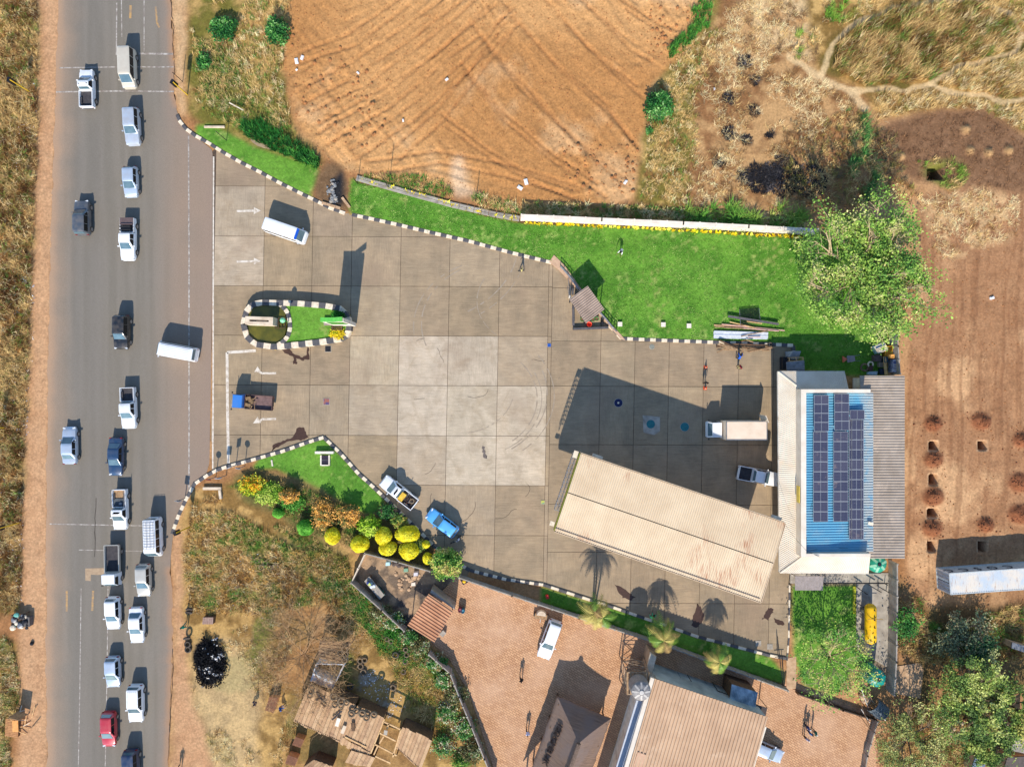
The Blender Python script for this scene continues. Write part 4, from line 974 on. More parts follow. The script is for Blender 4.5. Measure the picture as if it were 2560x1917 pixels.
# ---- guard hut and its corner
def zh(x, y): return (1360 + x/6.9, 620 + y/6.9)
hut = empty('guard_hut', W(*zh(740, 975)), 0, 'small hut with brown ribbed metal roof at the lawn corner', 'hut')
a, b, c_, d_ = W(*zh(435,885),2.6), W(*zh(755,650),2.9), W(*zh(1045,1055),2.9), W(*zh(725,1300),2.6)
mb = MB(); corr(mb, a, d_, c_, b, .26, .07); part(mb, 'roof', mat('hut_roof_sheet', (172,150,132), (146,126,110), .55, scale=.8, wpos=True), hut)
ctr = (a+b+c_+d_)/4
for p in (a,b,c_,d_):
    q = p.lerp(ctr, .12); mb = MB(); mb.tube([(q.x,q.y,0), (q.x,q.y,p.z-.05)], .06, 8); part(mb, 'post', DARK, hut)
q = [p.lerp(ctr, .35) for p in (d_, c_, b, a)]; mb = MB(); mb.prism([tuple(p.to_2d()) for p in q], 0, 2.3); part(mb, 'booth', mat('booth_blue', (70,84,120), (60,70,100), .6), hut)
walk = [(1186,566),(1196,551),(1218,572),(1270,645),(1345,728),(1350,735),(1341,733),(1316,706),(1262,642),(1206,582)]
mb = MB(); mb.prism([tuple(p) for p in F2(walk)], 0, .16); tag(mb.build('walkway', mat('walk_screed', (206,170,138), (184,148,118), .9, wpos=True)), 'narrow beige concrete walkway behind the guard hut', None, None, 'structure')
for pts, lb, cm in (([zh(500,1010), zh(505,1335)], 'low blue and brown wall left of the guard hut', (70,70,130)), ([zh(495,1400), zh(800,1390), zh(1105,1378)], 'low dark wall below the guard hut', (74,52,50)), ([zh(490,700), zh(492,810)], 'short black post board above the guard hut', (28,26,30))):
    root = empty('low_wall', W(*pts[0]), 0, lb, 'wall'); P_ = [W(*p) for p in pts]
    for a_, b_2 in zip(P_[:-1], P_[1:]):
        mb = MB(); mb.bar(a_ + Vector((0,0,.2)), b_2 + Vector((0,0,.2)), .22, .45); part(mb, 'wall_body', mat('lowwall%d' % cm[0], cm, tuple(int(v*.7) for v in cm), .7), root)
        mb = MB(); mb.bar(a_ + Vector((0,0,.445)), b_2 + Vector((0,0,.445)), .26, .04); part(mb, 'coping', BLACKP, root)
for pts, lb in (([(280,330),(430,500),(590,720)], 'bent steel guard rails above the hut'), ([(960,1130),(1080,1260),(1170,1380),(1240,1440)], 'bent steel guard rails below the hut')):
    root = empty('guard_rail', W(*zh(*pts[0])), 0, lb, 'railing')
    for z in (.35, .7, 1.0):
        mb = MB(); mb.tube([W(*zh(*p)) + Vector((0,0,z + .05*random.random())) for p in pts], .045, 6); part(mb, 'rail', STEEL, root)
    for t in np.linspace(0, 1, 6):
        s = t*(len(pts)-1); i = min(int(s), len(pts)-2); p = W(*zh(*pts[i])).lerp(W(*zh(*pts[i+1])), s-i); mb = MB(); mb.tube([p, p+Vector((0,0,1.02))], .05, 6); part(mb, 'post', STEEL, root)
tr = empty('boom_gate', W(*zh(440,640)), 0, 'raised lattice boom beside the guard hut', 'boom gate')
for a_, b_2 in (((420,500),(440,850)), ((400,650),(440,850)), ((460,650),(445,850))):
    mb = MB(); mb.bar(W(*zh(*a_), .9), W(*zh(*b_2), .9), .05, .05); part(mb, 'bar', STEEL, tr)
mb = MB(); q = W(*zh(440,850)); mb.box(q + Vector((0,0,.5)), (.25,.25,1.0)); part(mb, 'pedestal', WHITE, tr)
def cone_thing(px, py, label, r=.2, h=.75):
    p = W(px, py); root = empty('traffic_cone', p, 0, label, 'traffic cone', 'orange traffic cones'); OR = mat('cone_orange', (236,92,40), (216,70,30), .5)
    MB().box((0,0,.02), (.4,.4,.04)).build('base', OR, root)
    m_ = MB(); m_.lathe((0,0,0), [(r*.8,.03),(r*.5,h*.5),(.03,h)], 14); m_.build('cone', OR, root, smooth=True)
    m_ = MB(); m_.lathe((0,0,0), [(r*.62,h*.38),(r*.44,h*.58)], 14); m_.build('white_band', KWHITE, root, smooth=True)
cone_thing(1764, 918, 'upper orange traffic cone on the forecourt'); cone_thing(1763, 970, 'lower orange traffic cone above the box truck')
fbk = empty('fire_bucket', W(*zh(775,1320)), 0, 'red fire bucket on a stand below the guard hut', 'bucket')
m_ = MB(); m_.lathe((0,0,0), [(.22,0.0),(.32,.5),(.30,.5),(.2,.1)], 16); m_.build('bucket', mat('fire_red', (236,84,50), (206,60,36), .5), fbk, smooth=True); m_ = MB(); m_.box((0,0,-.02),(.6,.6,.04)); m_.build('stand', DARK, fbk)
for x, y, lb in ((655,1235,'pale green pot left of the fire bucket'), (840,1235,'green pot right of the fire bucket'), (905,1225,'green pot beside the hut post')):
    p = W(*zh(x,y)); root = empty('plant_pot', p, 0, lb, 'pot'); m_ = MB(); m_.lathe((0,0,0), [(.18,0),(.26,.4),(.22,.4),(.2,.33)], 16); m_.build('pot', GREENP, root, smooth=True); m_ = MB(); m_.lathe((0,0,0), [(.05,.3),(.2,.34)], 12); m_.build('soil', WOODB, root)
mb = MB(); q = W(*zh(1000,1290)); mb.lathe(q, [(.2,0),(.2,.6),(.12,.75)], 14); tag(mb.build('gas_bottle', DARK, smooth=False), 'dark gas bottle beside the lower guard rails', 'gas bottle')
def cover(px, py, r, label, m_, name='manhole_cover', sq=False, z=.012):
    root = empty(name, W(px, py), 0, label, 'manhole'); k = MB()
    if sq: k.box((0,0,.005), (2*r,2*r,.05)); k.build('frame', CONC, root); k2 = MB(); k2.box((0,0,z+.015), (1.7*r,1.7*r,.03)); k2.build('lid', m_, root)
    else: k.lathe((0,0,0), [(r*1.1,-.02),(r*1.1,.01),(r*.98,.016)], 24); k.build('rim', CONC, root); k2 = MB(); k2.lathe((0,0,0), [(r,-.02),(r,z+.012),(r*.3,z+.02)], 24); k2.build('lid', m_, root); 
    return root
GC = mat('green_tank_lid', (40,120,120), (34,100,104), .5); BC = mat('blue_tank_lid', (30,36,80), (24,30,64), .5)
cover(1546, 1007, .5, 'dark blue tank cover with white cap in the canopy shade', BC); mb = MB(); mb.lathe(W(1546,1007,.035), [(.12,0),(.12,.06)], 12); tag(mb.build('filler_cap', KWHITE), 'white filler cap on the blue tank cover', 'cap')
cover(1627, 1060, .52, 'green tank cover on a pale patch in the shade', GC); cover(1712, 1067, .52, 'green tank cover in the canopy shade nearest the box truck', GC); cover(1630, 867, .3, 'grey green round cover below the lawn kerb', mat('grey_lid', (140,140,126), (120,120,108), .7))
mb = MB(); mb.prism([tuple(W(*p).to_2d()) for p in ((1607,1038),(1650,1042),(1650,1078),(1636,1087),(1609,1081))], -.01, .008); tag(mb.build('concrete_patch', CONC), 'pale square repair round the green tank cover', None, None, 'structure')
cover(816, 1004, .42, 'square drain with orange and blue lid on the forecourt', mat('rust_blue_lid', (176,104,60), (60,66,110), .6, scale=1.5), sq=True); cover(820, 872, .40, 'square black drain grate below the island', DARK, sq=True); cover(1373, 863, .24, 'small blue square cover on the forecourt', mat('cover_blue', (40,90,170), (30,70,140), .6), sq=True); cover(1357, 1255, .24, 'small yellow and green square cover left of the canopy', mat('cover_yel', (206,190,60), (90,150,120), .6, scale=2), sq=True)
cover(1896, 1608, .34, 'left square hatch at the forecourt corner', CONC, sq=True); cover(1925, 1616, .34, 'right square hatch at the forecourt corner', CONC, sq=True)
for x, y, lb in ((1549,811,'pale square box at the walkway end of the lawn'), (1657,812,'left white manhole box on the lawn'), (1721,815,'right white manhole box on the lawn')):
    r = empty('manhole_box', W(x,y), 0, lb, 'manhole'); MB().box((0,0,.15), (.5,.5,.36)).build('body', CONC, r); MB().box((0,0,.35), (.54,.54,.05)).build('lid', WHITE, r)

# ---- timber and sheet-metal pile beside the east kerb
def zt(x, y): return (1740 + x/7.886, 740 + y/7.886)
sheetpile = empty('roof_sheet_stack', W(*zt(870,750)), 0, 'stack of white ribbed roofing sheets on the lawn', 'sheet stack')
for i in range(3):
    dz = .18 + .05*i; j = random.uniform(-.05,.05)
    a, b, c_, d_ = [W(*zt(*p)) + Vector((j, j, dz)) for p in ((345,830),(1400,850),(1405,715),(345,685))]
    mb = MB(); corr(mb, a, d_, c_, b, .42, .05, thick=.02); part(mb, 'sheet', mat('white_roof_sheet', (226,228,230), (200,204,208), .4, .2, wpos=True), sheetpile)
PLK = [((345,575),(900,620),.14), ((360,600),(1000,640),.16), ((495,560),(1730,685),.13), ((650,515),(1380,690),.12), ((540,625),(1250,660),.12), ((920,640),(1610,695),.12), ((980,505),(1280,550),.10), ((870,800),(1390,690),.10), ((1000,820),(1250,815),.08)]
for i, (a, b, w_) in enumerate(PLK):
    mb = MB(); mb.bar(W(*zt(*a)) + Vector((0,0,.22+.03*i)), W(*zt(*b)) + Vector((0,0,.24+.03*i)), w_, .06)
    tag(mb.build('plank', (TIMB, WOODA, mat('pink_plank', (216,172,156), (190,146,130), .8))[i % 3]), 'loose sawn plank by the white roofing sheets, %s from the left by its left end' % ORD[rank([p[0][0] for p in PLK])[i]], 'plank', 'loose planks on the lawn by the white sheets')
mb = MB(); mb.bar(W(*zt(610,405)) + Vector((0,0,.45)), W(*zt(1600,560)) + Vector((0,0,.45)), .26, .14); tag(mb.build('steel_beam', mat('grey_beam', (120,112,112), (96,90,92), .5, .3)), 'long grey steel beam lying across the mesh panel', 'beam')
gr = empty('mesh_panel', W(*zt(1060,400)), 0, 'dark steel mesh grate lying on the lawn', 'grate')
q = [W(*zt(*p), .35) for p in ((860,265),(1245,240),(1275,550),(880,575))]
for i in range(17):
    t = i/16; mb = MB(); mb.bar(q[0].lerp(q[3], t), q[1].lerp(q[2], t), .04, .04); part(mb, 'bar', DARK, gr)
for t in (0, 1):
    mb = MB(); mb.bar(q[0].lerp(q[1], t), q[3].lerp(q[2], t), .05, .05); part(mb, 'frame', STEEL, gr)
TR = [((390,1000),(620,1000)), ((600,960),(1550,1010)), ((640,1000),(1540,1030)), ((870,900),(970,870)), ((970,870),(1100,915)), ((390,1120),(640,990)), ((440,880),(910,1110)), ((420,930),(900,1100)), ((1000,1110),(1520,1010)), ((1005,1090),(1500,1000)), ((390,1050),(930,1070)), ((980,1020),(985,1090)), ((640,950),(1400,975)), ((1250,1060),(1420,1055)), ((1270,1078),(1420,1078)), ((560,1010),(1340,1040)), ((390,960),(830,1090))]
for i, (a, b) in enumerate(TR):
    z = .25 + .06*(i % 9); mb = MB(); mb.bar(W(*zt(*a)) + Vector((0,0,z)), W(*zt(*b)) + Vector((0,0,z + random.uniform(-.1,.15))), .15, .07)
    tag(mb.build('roof_timber', WOODA if i % 3 else WOODB), 'weathered roof truss timber heaped on the striped kerb', 'timber', 'truss timbers heaped on the kerb')
mb = MB(); q = W(*zt(1440,955)); mb.torus(q + Vector((0,0,.35)), .22, .09, 14, 8); tag(mb.build('tyre', RUBBER, smooth=True), 'black tyre at the end of the truss timbers', 'tyre')

# ---- junk heap behind the shop
def zj(x, y): return (2080 + x/11.04, 820 + y/11.04)
jk = [((1060,520),(1340,400),(1440,610),(1160,720), .9, 'pale green and white rack frame on the junk pile', mat('rack_mint', (176,206,196), (120,150,150), .6, scale=4), 'rack'),
      ((1370,520),(1580,490),(1560,760),(1370,790), .8, 'orange machine part in the junk pile', mat('machine_orange', (214,160,40), (150,100,30), .6, scale=5), 'machine'),
      ((1080,750),(1290,750),(1270,930),(1090,930), .7, 'brown armchair frame in the junk pile', mat('junk_brown', (110,92,84), (76,64,60), .9, scale=4), 'chair'),
      ((1230,950),(1420,960),(1410,1070),(1240,1080), .6, 'beige cardboard box in the junk pile', mat('junk_card', (150,138,120), (120,108,94), .9), 'box'),
      ((1330,810),(1430,810),(1430,950),(1330,950), .9, 'dark teal drum crate in the junk pile', mat('junk_teal', (50,84,94), (40,66,76), .6), 'crate'),
      ((1430,750),(1530,740),(1530,840),(1440,840), 1.5, 'orange carton on top of the junk pile', mat('junk_orange', (226,170,90), (200,140,70), .8), 'box'),
      ((1550,870),(1690,890),(1650,1230),(1545,1220), 1.2, 'white and blue louvre panel leaning on the wall', mat('louvre', (206,206,214), (84,96,150), .5, scale=3), 'panel'),
      ((950,1210),(1200,1200),(1180,1290),(950,1290), .5, 'pale blue plastic tubs under the eave', mat('tub_blue', (176,196,204), (150,172,184), .5), 'tub'),
      ((980,1040),(1070,1040),(1060,1180),(990,1190), .5, 'brown crate beside the lawn tyre', mat('junk_crate', (96,72,66), (76,58,54), .9), 'crate'),
      ((1270,1120),(1410,1120),(1410,1280),(1270,1280), .7, 'blue black drum by the eave', mat('junk_drum', (44,56,76), (34,44,60), .6), 'drum')]
for a, b, c_, d_, h, lb, m_, ct in jk:
    base = [W(*zj(*p)) for p in (d_, c_, b, a)]; ctr = sum(base, Vector())/4
    root = empty({'rack':'rack_frame','machine':'machine_part'}.get(ct, ct), ctr, 0, lb, ct); mb = MB()
    top = [Vector((p.x, p.y, h)) for p in (p_.lerp(ctr, .06) for p_ in base)]
    mb.hex(base, top); part(mb, 'body', m_, root)
    for i in range(4):                         # rim of slats on top
        mb = MB(); mb.bar(top[i] + Vector((0,0,.03)), top[(i+1)%4] + Vector((0,0,.03)), .07, .07); part(mb, 'rim', m_ if ct not in ('rack',) else KWHITE, root)
    if ct in ('rack', 'panel'):
        for t in (.2, .4, .6, .8):
            mb = MB(); mb.bar(top[0].lerp(top[3], t) + Vector((0,0,.04)), top[1].lerp(top[2], t) + Vector((0,0,.04)), .10, .05); part(mb, 'slat', KWHITE if t < .7 else mat('slat_blue', (70,90,140), (60,76,120), .5), root)
mb = MB(); mb.bar(W(*zj(1450,790), .9), W(*zj(1500,1290), .9), .35, .06); tag(mb.build('long_plank', mat('plank_yel', (206,170,110), (176,140,90), .8)), 'long yellow plank leaning along the junk pile', 'plank')
mb = MB(); mb.torus(W(*zj(905,1085), .2), .42, .11, 20, 8); tag(mb.build('tyre', TYREGR, smooth=True), 'grey tyre lying on the shaded lawn by the junk', 'tyre')
mb = MB(); mb.torus(W(*zj(1070,1000), .3), .3, .1, 16, 8); tag(mb.build('white_ring', KWHITE, smooth=True), 'pale plastic ring bucket in the junk pile', 'bucket')
wb = empty('wheelbarrow', W(*zj(480,850)), .1, 'wheelbarrow with orange tray on the shaded lawn', 'wheelbarrow')
m_ = MB(); m_.hex([(-.35,-.25,.3),(.3,-.25,.3),(.3,.25,.3),(-.35,.25,.3)], [(-.55,-.42,.6),(.4,-.35,.6),(.4,.35,.6),(-.55,.42,.6)]); m_.build('tray', mat('barrow_grey', (150,140,140), (130,120,120), .6), wb)
m_ = MB(); m_.prism([(-1.0,-.35),(-.5,0),(-1.0,.4)], .3, .6); m_.build('front_guard', mat('barrow_orange', (226,120,84), (206,100,70), .6), wb)
for s in (-1, 1): m_ = MB(); m_.tube([(-.9,s*.12,.3),(.3,s*.3,.35),(1.1,s*.34,.55)], .03, 6); m_.build('handle', STEEL, wb)
m_ = MB(); m_.torus((0,0,0), .16, .05, 14, 6, tilt=Matrix.Rotation(math.pi/2, 3, 'X')); m_.build('wheel', RUBBER, wb, loc=(-.75,0,.2))

# ---- tank yard south of the shop
def zq(x, y): return (1920 + x/3.45, 1437 + y/3.45)
gt = empty('gas_tank', W(2176,1560), 0, 'long yellow horizontal gas tank on saddles', 'gas tank')
YEL = mat('tank_yellow', (246,196,20), (226,170,16), .45, scale=1.5, c3=(206,150,30), s3=1.2)
zc = 1.35; ya = W(2176,1513,zc+.6).y; yb = W(2176,1614,zc+.6).y; xc = W(2177,1560,zc).x
prof = [(.02,ya),(.35,ya-.06),(.58,ya-.28),(.66,ya-.55),(.66,yb+.55),(.58,yb+.28),(.35,yb+.06),(.02,yb)]
rings = [[Vector((xc + r*math.cos(2*math.pi*k/20), y, zc + r*math.sin(2*math.pi*k/20))) for k in range(20)] for r, y in prof]
mb = MB(); mb.loft(rings); part(mb, 'shell', YEL, gt, smooth=True)
for t in (.25, .75):
    mb = MB(); mb.box((xc, ya + (yb-ya)*t, .45), (1.2,.3,.9)); part(mb, 'saddle', CONC, gt)
mb = MB(); mb.bar((xc-.7, ya+(yb-ya)*.33, 2.06), (xc+1.1, ya+(yb-ya)*.33-.05, 2.06), .06, .05); part(mb, 'band', mat('brass_pipe', (170,136,60), (140,110,50), .5), gt)
for t in (.12,.28,.36,.55,.8,.92):
    mb = MB(); mb.lathe((xc+.12, ya+(yb-ya)*t, zc+.6), [(.08,0),(.08,.18),(.05,.2)], 8); part(mb, 'valve', DARK, gt)
mb = MB(); mb.prism([tuple(W(*zq(*p)).to_2d()) for p in ((760,75),(1050,75),(1050,420),(1035,800),(760,640))], 0, .12); tag(mb.build('tank_slab', CONC), 'grey concrete slab under the yellow gas tank', None, None, 'structure')
mb = MB(); mb.prism([tuple(W(*zq(*p)).to_2d()) for p in ((190,-20),(1050,-20),(1050,65),(190,70))], 0, .125); tag(mb.build('back_path', CONC), 'grey concrete path behind the shop', None, None, 'structure')
a, b, c_, d_ = W(*zq(235,10),2.4), W(*zq(478,10),2.4), W(*zq(475,132),2.2), W(*zq(235,132),2.2)
ap = empty('awning', (a+c_)/2 - Vector((0,0,2.3)), 0, 'grey ribbed awning over the rear lawn corner', 'awning'); mb = MB(); corr(mb, a, b, c_, d_, .18, .03); part(mb, 'roof', mat('awning_grey', (156,144,138), (136,126,120), .6, wpos=True), ap)
for p in (a,b,c_,d_):
    q = p.lerp((a+c_)/2, .08); mb = MB(); mb.tube([(q.x,q.y,0),(q.x,q.y,p.z-.05)], .04, 6); part(mb, 'post', STEEL, ap)
for i, (p0, p1) in enumerate((((480,70),(1000,70)), ((760,100),(830,150)), ((870,85),(945,130)), ((940,90),(1015,135)), ((750,230),(815,270)))):
    fr = empty('pipe_rail', W(*zq(*p0)), 0, ('long dark pipe rail behind the shop', 'dark pipe prop left of the tank yard tap', 'dark pipe prop beside the tank yard wall', 'second dark pipe prop beside the tank yard wall', 'dark pipe with red valve left of the gas tank')[i], 'pipe')
    mb = MB(); mb.tube([W(*zq(*p0), .9), W(*zq(*p1), .9)], .06, 6); part(mb, 'pipe', DARK, fr)
    for p in (p0, p1): mb = MB(); q = W(*zq(*p)); mb.tube([q, q + Vector((0,0,.9))], .05, 6); part(mb, 'leg', DARK, fr)
mb = MB(); mb.bar(W(*zq(740,95)), W(*zq(740,330)) , .30, .5); tag(mb.build('yellow_kerb', mat('lime_kerb', (186,186,40), (150,150,40), .7)), 'lime yellow kerb strip at the tank yard lawn', 'kerb')
TGR = mat('tank_green', (40,160,124), (34,140,110), .4, scale=1); TG2 = mat('tank_green_pale', (150,196,160), (120,180,144), .5)
def water_tank(px, py, r, h, z0, label, m_, m2, lean=None):
    c = W(px, py, z0 + h); c.z = z0; root = empty('water_tank', (c.x, c.y, 0), 0, label, 'water tank')
    mb = MB(); mb.lathe((0,0,z0), [(r*.98,0)] + [(r*(1.0 if i % 2 else .97), h*.8*i/10) for i in range(1,11)] + [(r*.97,h*.84),(r*.6,h*.95),(r*.25,h)], 28); mb.build('shell', m_, root, smooth=True)
    for k in range(6):
        a = k*math.pi/3 + .3; mb = MB(); p0 = Vector((math.cos(a)*r*.3, math.sin(a)*r*.3, z0+h*.99)); p1 = Vector((math.cos(a)*r*.92, math.sin(a)*r*.92, z0+h*.875)); mb.bar(p0, p1, r*.26, .07); mb.build('roof_rib', m2, root)
    mb = MB(); mb.lathe((0,0,z0+h), [(r*.2,-.02),(r*.2,.07),(r*.17,.09)], 18); mb.build('lid', DARK if m_ is not TGR or z0 < 3 else m2, root)
    return root
water_tank(2199, 1411, 1.1, 2.3, 0.1, 'green water tank behind the shop lean-to', TGR, TG2)
water_tank(2198, 1699, 1.05, 2.6, 0.6, 'teal green water tank under the sparse tree', mat('tank_teal', (20,140,124), (16,120,108), .4), mat('tank_teal2', (24,150,132), (20,130,116), .4))
mb = MB(); q0 = W(2150,1672,2.2)
tp = empty('green_tarp', W(2178,1690), 0, 'dark green tarpaulin flap beside the teal tank', 'tarpaulin'); mb.hex([W(2160,1672,.5),W(2185,1712,.5),W(2188,1708,.5),W(2163,1669,.5)], [W(2160,1672,2.6),W(2185,1712,1.9),W(2188,1708,1.9),W(2163,1669,2.6)]); part(mb, 'sheet', mat('tarp_teal', (16,110,96), (14,90,80), .6), tp)
fd = empty('metal_culvert', W(2195,1770), 0, 'grey ribbed half-round metal tank lying on scrap poles', 'scrap tank'); mb = MB()
rings = []
c0 = W(2196,1772,1.0)
for i in range(15):
    a = math.radians(200)*i/14 - .2; r = .95
    rings.append((math.cos(a)*r, math.sin(a)*r))
ax = Vector((.75,-.65,0)).normalized(); sd = Vector((ax.y,-ax.x,0)); vs = []
for k in range(17):
    o_ = c0 + ax*(k*.11 - .9); rr = 1 + (.05 if k % 2 else 0)
    for (u, v) in rings: vs.append(o_ + sd*u*rr + Vector((0,0,v*rr - .1)))
fs = [(k*15+i, k*15+i+1, (k+1)*15+i+1, (k+1)*15+i) for k in range(16) for i in range(14)]
mb.add(vs, fs); part(mb, 'shell', mat('scrap_blue_grey', (110,118,120), (80,90,96), .55, .3), fd)
random.seed(21)
for i in range(16):
    a = W(2150 + random.uniform(-5,45), 1735 + random.uniform(-15,60), random.uniform(.3,1.0)); an_ = random.uniform(-1.4,-.6); L = random.uniform(1.5,3.2)
    mb = MB(); mb.tube([a, a + Vector((math.cos(an_)*L, math.sin(an_)*L, random.uniform(-.2,.3)))], .05, 5); tag(mb.build('scrap_pole', (STEEL, WOODA, WOODB)[i % 3]), 'thin scrap pole in the heap beside the teal tank', 'pole', 'scrap poles beside the teal tank')
for i, (x, y, s) in enumerate(((2157,1742,.7),(2168,1750,.8),(2160,1752,.5),(2173,1742,.5))):
    bm = MB(); p = W(x,y,.5); bm.lathe(p, [(s*.5,-.4),(s*.62,-.1),(s*.5,.2),(s*.2,.3)], 7); tag(bm.build('boulder', mat('pale_rock', (214,176,140), (180,146,112), .9, scale=2)), 'pale flat rock on the heap beside the teal tank', 'rock', 'pale rocks beside the teal tank')

# ---- shipping container
ct = empty('shipping_container', W(2450,1440), 0, 'rusty white shipping container on the red soil', 'shipping container')
n0, s0 = W(2340,1419), W(2343,1466); dd = (W(2560,1404) - W(2340,1419)).normalized(); side = Vector((dd.y,-dd.x,0)); L = 12.19; wv = side*2.44; hh = 2.6
def cont_mat():
    m, nt, b = newmat('container_steel'); p = pos(nt)
    c = mixc(nt, ramp(nt, noise(nt, p, .5, 5, .6), bw(.42,.6)), lin((218,206,188)), lin((188,196,200)))
    c = mixc(nt, ramp(nt, noise(nt, mapping(nt, p, (4,.5,1), .07), 1.2, 6, .75), bw(.56,.70)), c, lin((160,112,74)))
    c = mixc(nt, ramp(nt, noise(nt, mapping(nt, p, (5,.8,1), .07, (9,3,0)), 1.6, 5, .8), bw(.66,.73)), c, lin((80,72,62)))
    nt.links.new(c, b.inputs['Base Color']); b.inputs['Roughness'].default_value = .55; return m
CTM = cont_mat(); CTS = mat('container_side', (196,200,196), (170,176,176), .55, wpos=True)
A0, B0 = n0, n0 + dd*L; C0, D0 = B0 + wv, A0 + wv; up = Vector((0,0,hh))
mb = MB(); corr(mb, A0+up, B0+up, C0+up, D0+up, .28, .03); part(mb, 'roof', CTM, ct)
def vcorr(mb, a, b, z0, z1, pitch, amp):
    n = max(1, round((b-a).length/pitch)); d = (b-a); N = Vector((d.y,-d.x,0)).normalized(); vs = []; us = []
    for i in range(n):
        for f, h in ((0,0),(.35,0),(.5,1),(.85,1)): us.append(((i+f)/n, h))
    us.append((1,0))
    for u, h in us:
        p = a.lerp(b, u) - N*amp*h; vs += [Vector((p.x,p.y,z0)), Vector((p.x,p.y,z1))]
    mb.add(vs, [(2*i,2*i+2,2*i+3,2*i+1) for i in range(len(us)-1)])
mb = MB(); vcorr(mb, B0, A0, .12, hh-.05, .28, .04); part(mb, 'side_wall', CTS, ct)
mb = MB(); vcorr(mb, D0, C0, .12, hh-.05, .28, .04); part(mb, 'side_wall', CTS, ct)
for k in range(2):
    a_ = A0.lerp(D0, .02 + .5*k); b_2 = A0.lerp(D0, .48 + .5*k); dr = MB(); dr.bar(a_ + Vector((0,0,hh/2)) + dd*.04, b_2 + Vector((0,0,hh/2)) + dd*.04, .06, hh-.25); door = part(dr, 'door', mat('container_door', (176,192,200), (146,164,176), .55, scale=3), ct)
    for t in (.3, .7):
        q = a_.lerp(b_2, t) - dd*.03; hb = MB(); hb.tube([q + Vector((0,0,.2)), q + Vector((0,0,hh-.2))], .03, 6); sub(hb, 'lock_rod', STEEL, door)
for p in (A0, B0, C0, D0):
    mb = MB(); q = p.lerp((A0+C0)/2, .006); mb.box((q.x,q.y,hh/2), (.16,.16,hh+.02)); part(mb, 'corner_post', CTS, ct)
mb = MB()
for a_, b_2 in ((A0,B0),(B0,C0),(C0,D0),(D0,A0)):
    for z in (.1, hh-.02): mb.bar(a_ + Vector((0,0,z)), b_2 + Vector((0,0,z)), .12, .12)
part(mb, 'frame', CTS, ct)
mb = MB(); mb.hex([p + Vector((0,0,.1)) for p in (A0, D0, C0, B0)][::-1], [p + Vector((0,0,.14)) for p in (A0, D0, C0, B0)][::-1]); part(mb, 'floor', WOODB, ct)
def text(body, size, name, m_, root, M, ext=.01, align='CENTER'):
    cu = bpy.data.curves.new(name, 'FONT'); cu.body = body; cu.size = size; cu.extrude = ext; cu.align_x = align; cu.align_y = 'CENTER'
    to = bpy.data.objects.new(name, cu); COL.objects.link(to); dg = bpy.context.evaluated_depsgraph_get(); me = bpy.data.meshes.new_from_object(to.evaluated_get(dg))
    bpy.data.objects.remove(to); me.transform(M); me.transform(Matrix.Translation(-root.location)); me.name = name; me.materials.clear()
    return link(name, me, m_, root)
NAVY = mat('stencil_navy', (30,40,60), (24,30,48), .6)
tp_ = A0.lerp(B0, .33) - side*.02; Rm = Matrix((( -dd.x, 0, -side.x, 0), (-dd.y, 0, -side.y, 0), (0,1,0,0), (0,0,0,1)))
cu_sp = 'C  O  S  C  O'
text(cu_sp, 1.45, 'lettering', NAVY, ct, Matrix.Translation(Vector((tp_.x, tp_.y, 1.55)) - side*.03) @ Rm)

# ---- thatched shelter with lettering
def zl(x, y): return (1280 + x/6.444, 1660 + y/6.444)
th = empty('thatched_shelter', W(1390,1880), 0, 'grey brown thatched shelter with dark lettering on its roof', 'shelter')
eh, rh = 2.6, 5.6
NWc, NEc = W(*zl(735,525), eh), W(*zl(1590,880), eh); ap_ = W(*zl(1075,1275), rh)
axis = (W(*zl(325,1656), eh) - W(*zl(735,525), eh)).normalized(); ln = 13.0
SWc, SEc = NWc + axis*ln, NEc + axis*(ln-.6); rp = ap_ + axis*(ln-6.5)
def thatch_mat():
    m, nt, b = newmat('thatch'); p = pos(nt); an_ = math.atan2(axis.y, axis.x)
    f = noise(nt, mapping(nt, p, (1,1,1), -an_), 1.0, 2); w_ = noise(nt, mapping(nt, mapping(nt, p, rot=-an_), (7,.5,1)), 1.0, 6, .75)
    c = mixc(nt, ramp(nt, w_, bw(.35,.65)), lin((146,118,96)), lin((108,86,72))); c = mixc(nt, ramp(nt, noise(nt, p, .5, 4), bw(.4,.65)), c, lin((128,108,96)))
    nt.links.new(c, b.inputs['Base Color']); b.inputs['Roughness'].default_value = .95; bump(nt, b, w_, .5, .08); return m
THM = thatch_mat()
def thatch_face(q, nm, su=26, sv=12):
    q = [Vector(p) for p in q]; vs = []
    for j in range(sv+1):
        for i in range(su+1):
            u, v = i/su, j/sv; p = q[0].lerp(q[1], u).lerp(q[3].lerp(q[2], u), v); p = p + Vector((0,0,-.55*(1-v)*v*1.2 + random.uniform(-.03,.03)))
            if j == 0: p += Vector((random.uniform(-.06,.06), random.uniform(-.06,.06), random.uniform(-.06,.04)))
            vs.append(p)
    n_ = su+1; fs = [(j*n_+i, j*n_+i+1, (j+1)*n_+i+1, (j+1)*n_+i) for j in range(sv) for i in range(su)]
    low_ = [v - Vector((0,0,.22)) for v in vs]; N = len(vs)
    fs += [tuple(N + k for k in f[::-1]) for f in fs[:]]
    fs += [(i+1, i, N+i, N+i+1) for i in range(su)]
    mb = MB(); mb.add(vs + low_, fs); part(mb, nm, THM, th, smooth=True)
thatch_face([NWc, SWc, rp, ap_], 'thatch_slope'); thatch_face([SEc, NEc, ap_, rp], 'thatch_slope'); thatch_face([NEc, NWc, ap_, ap_], 'thatch_hip', 18, 10)
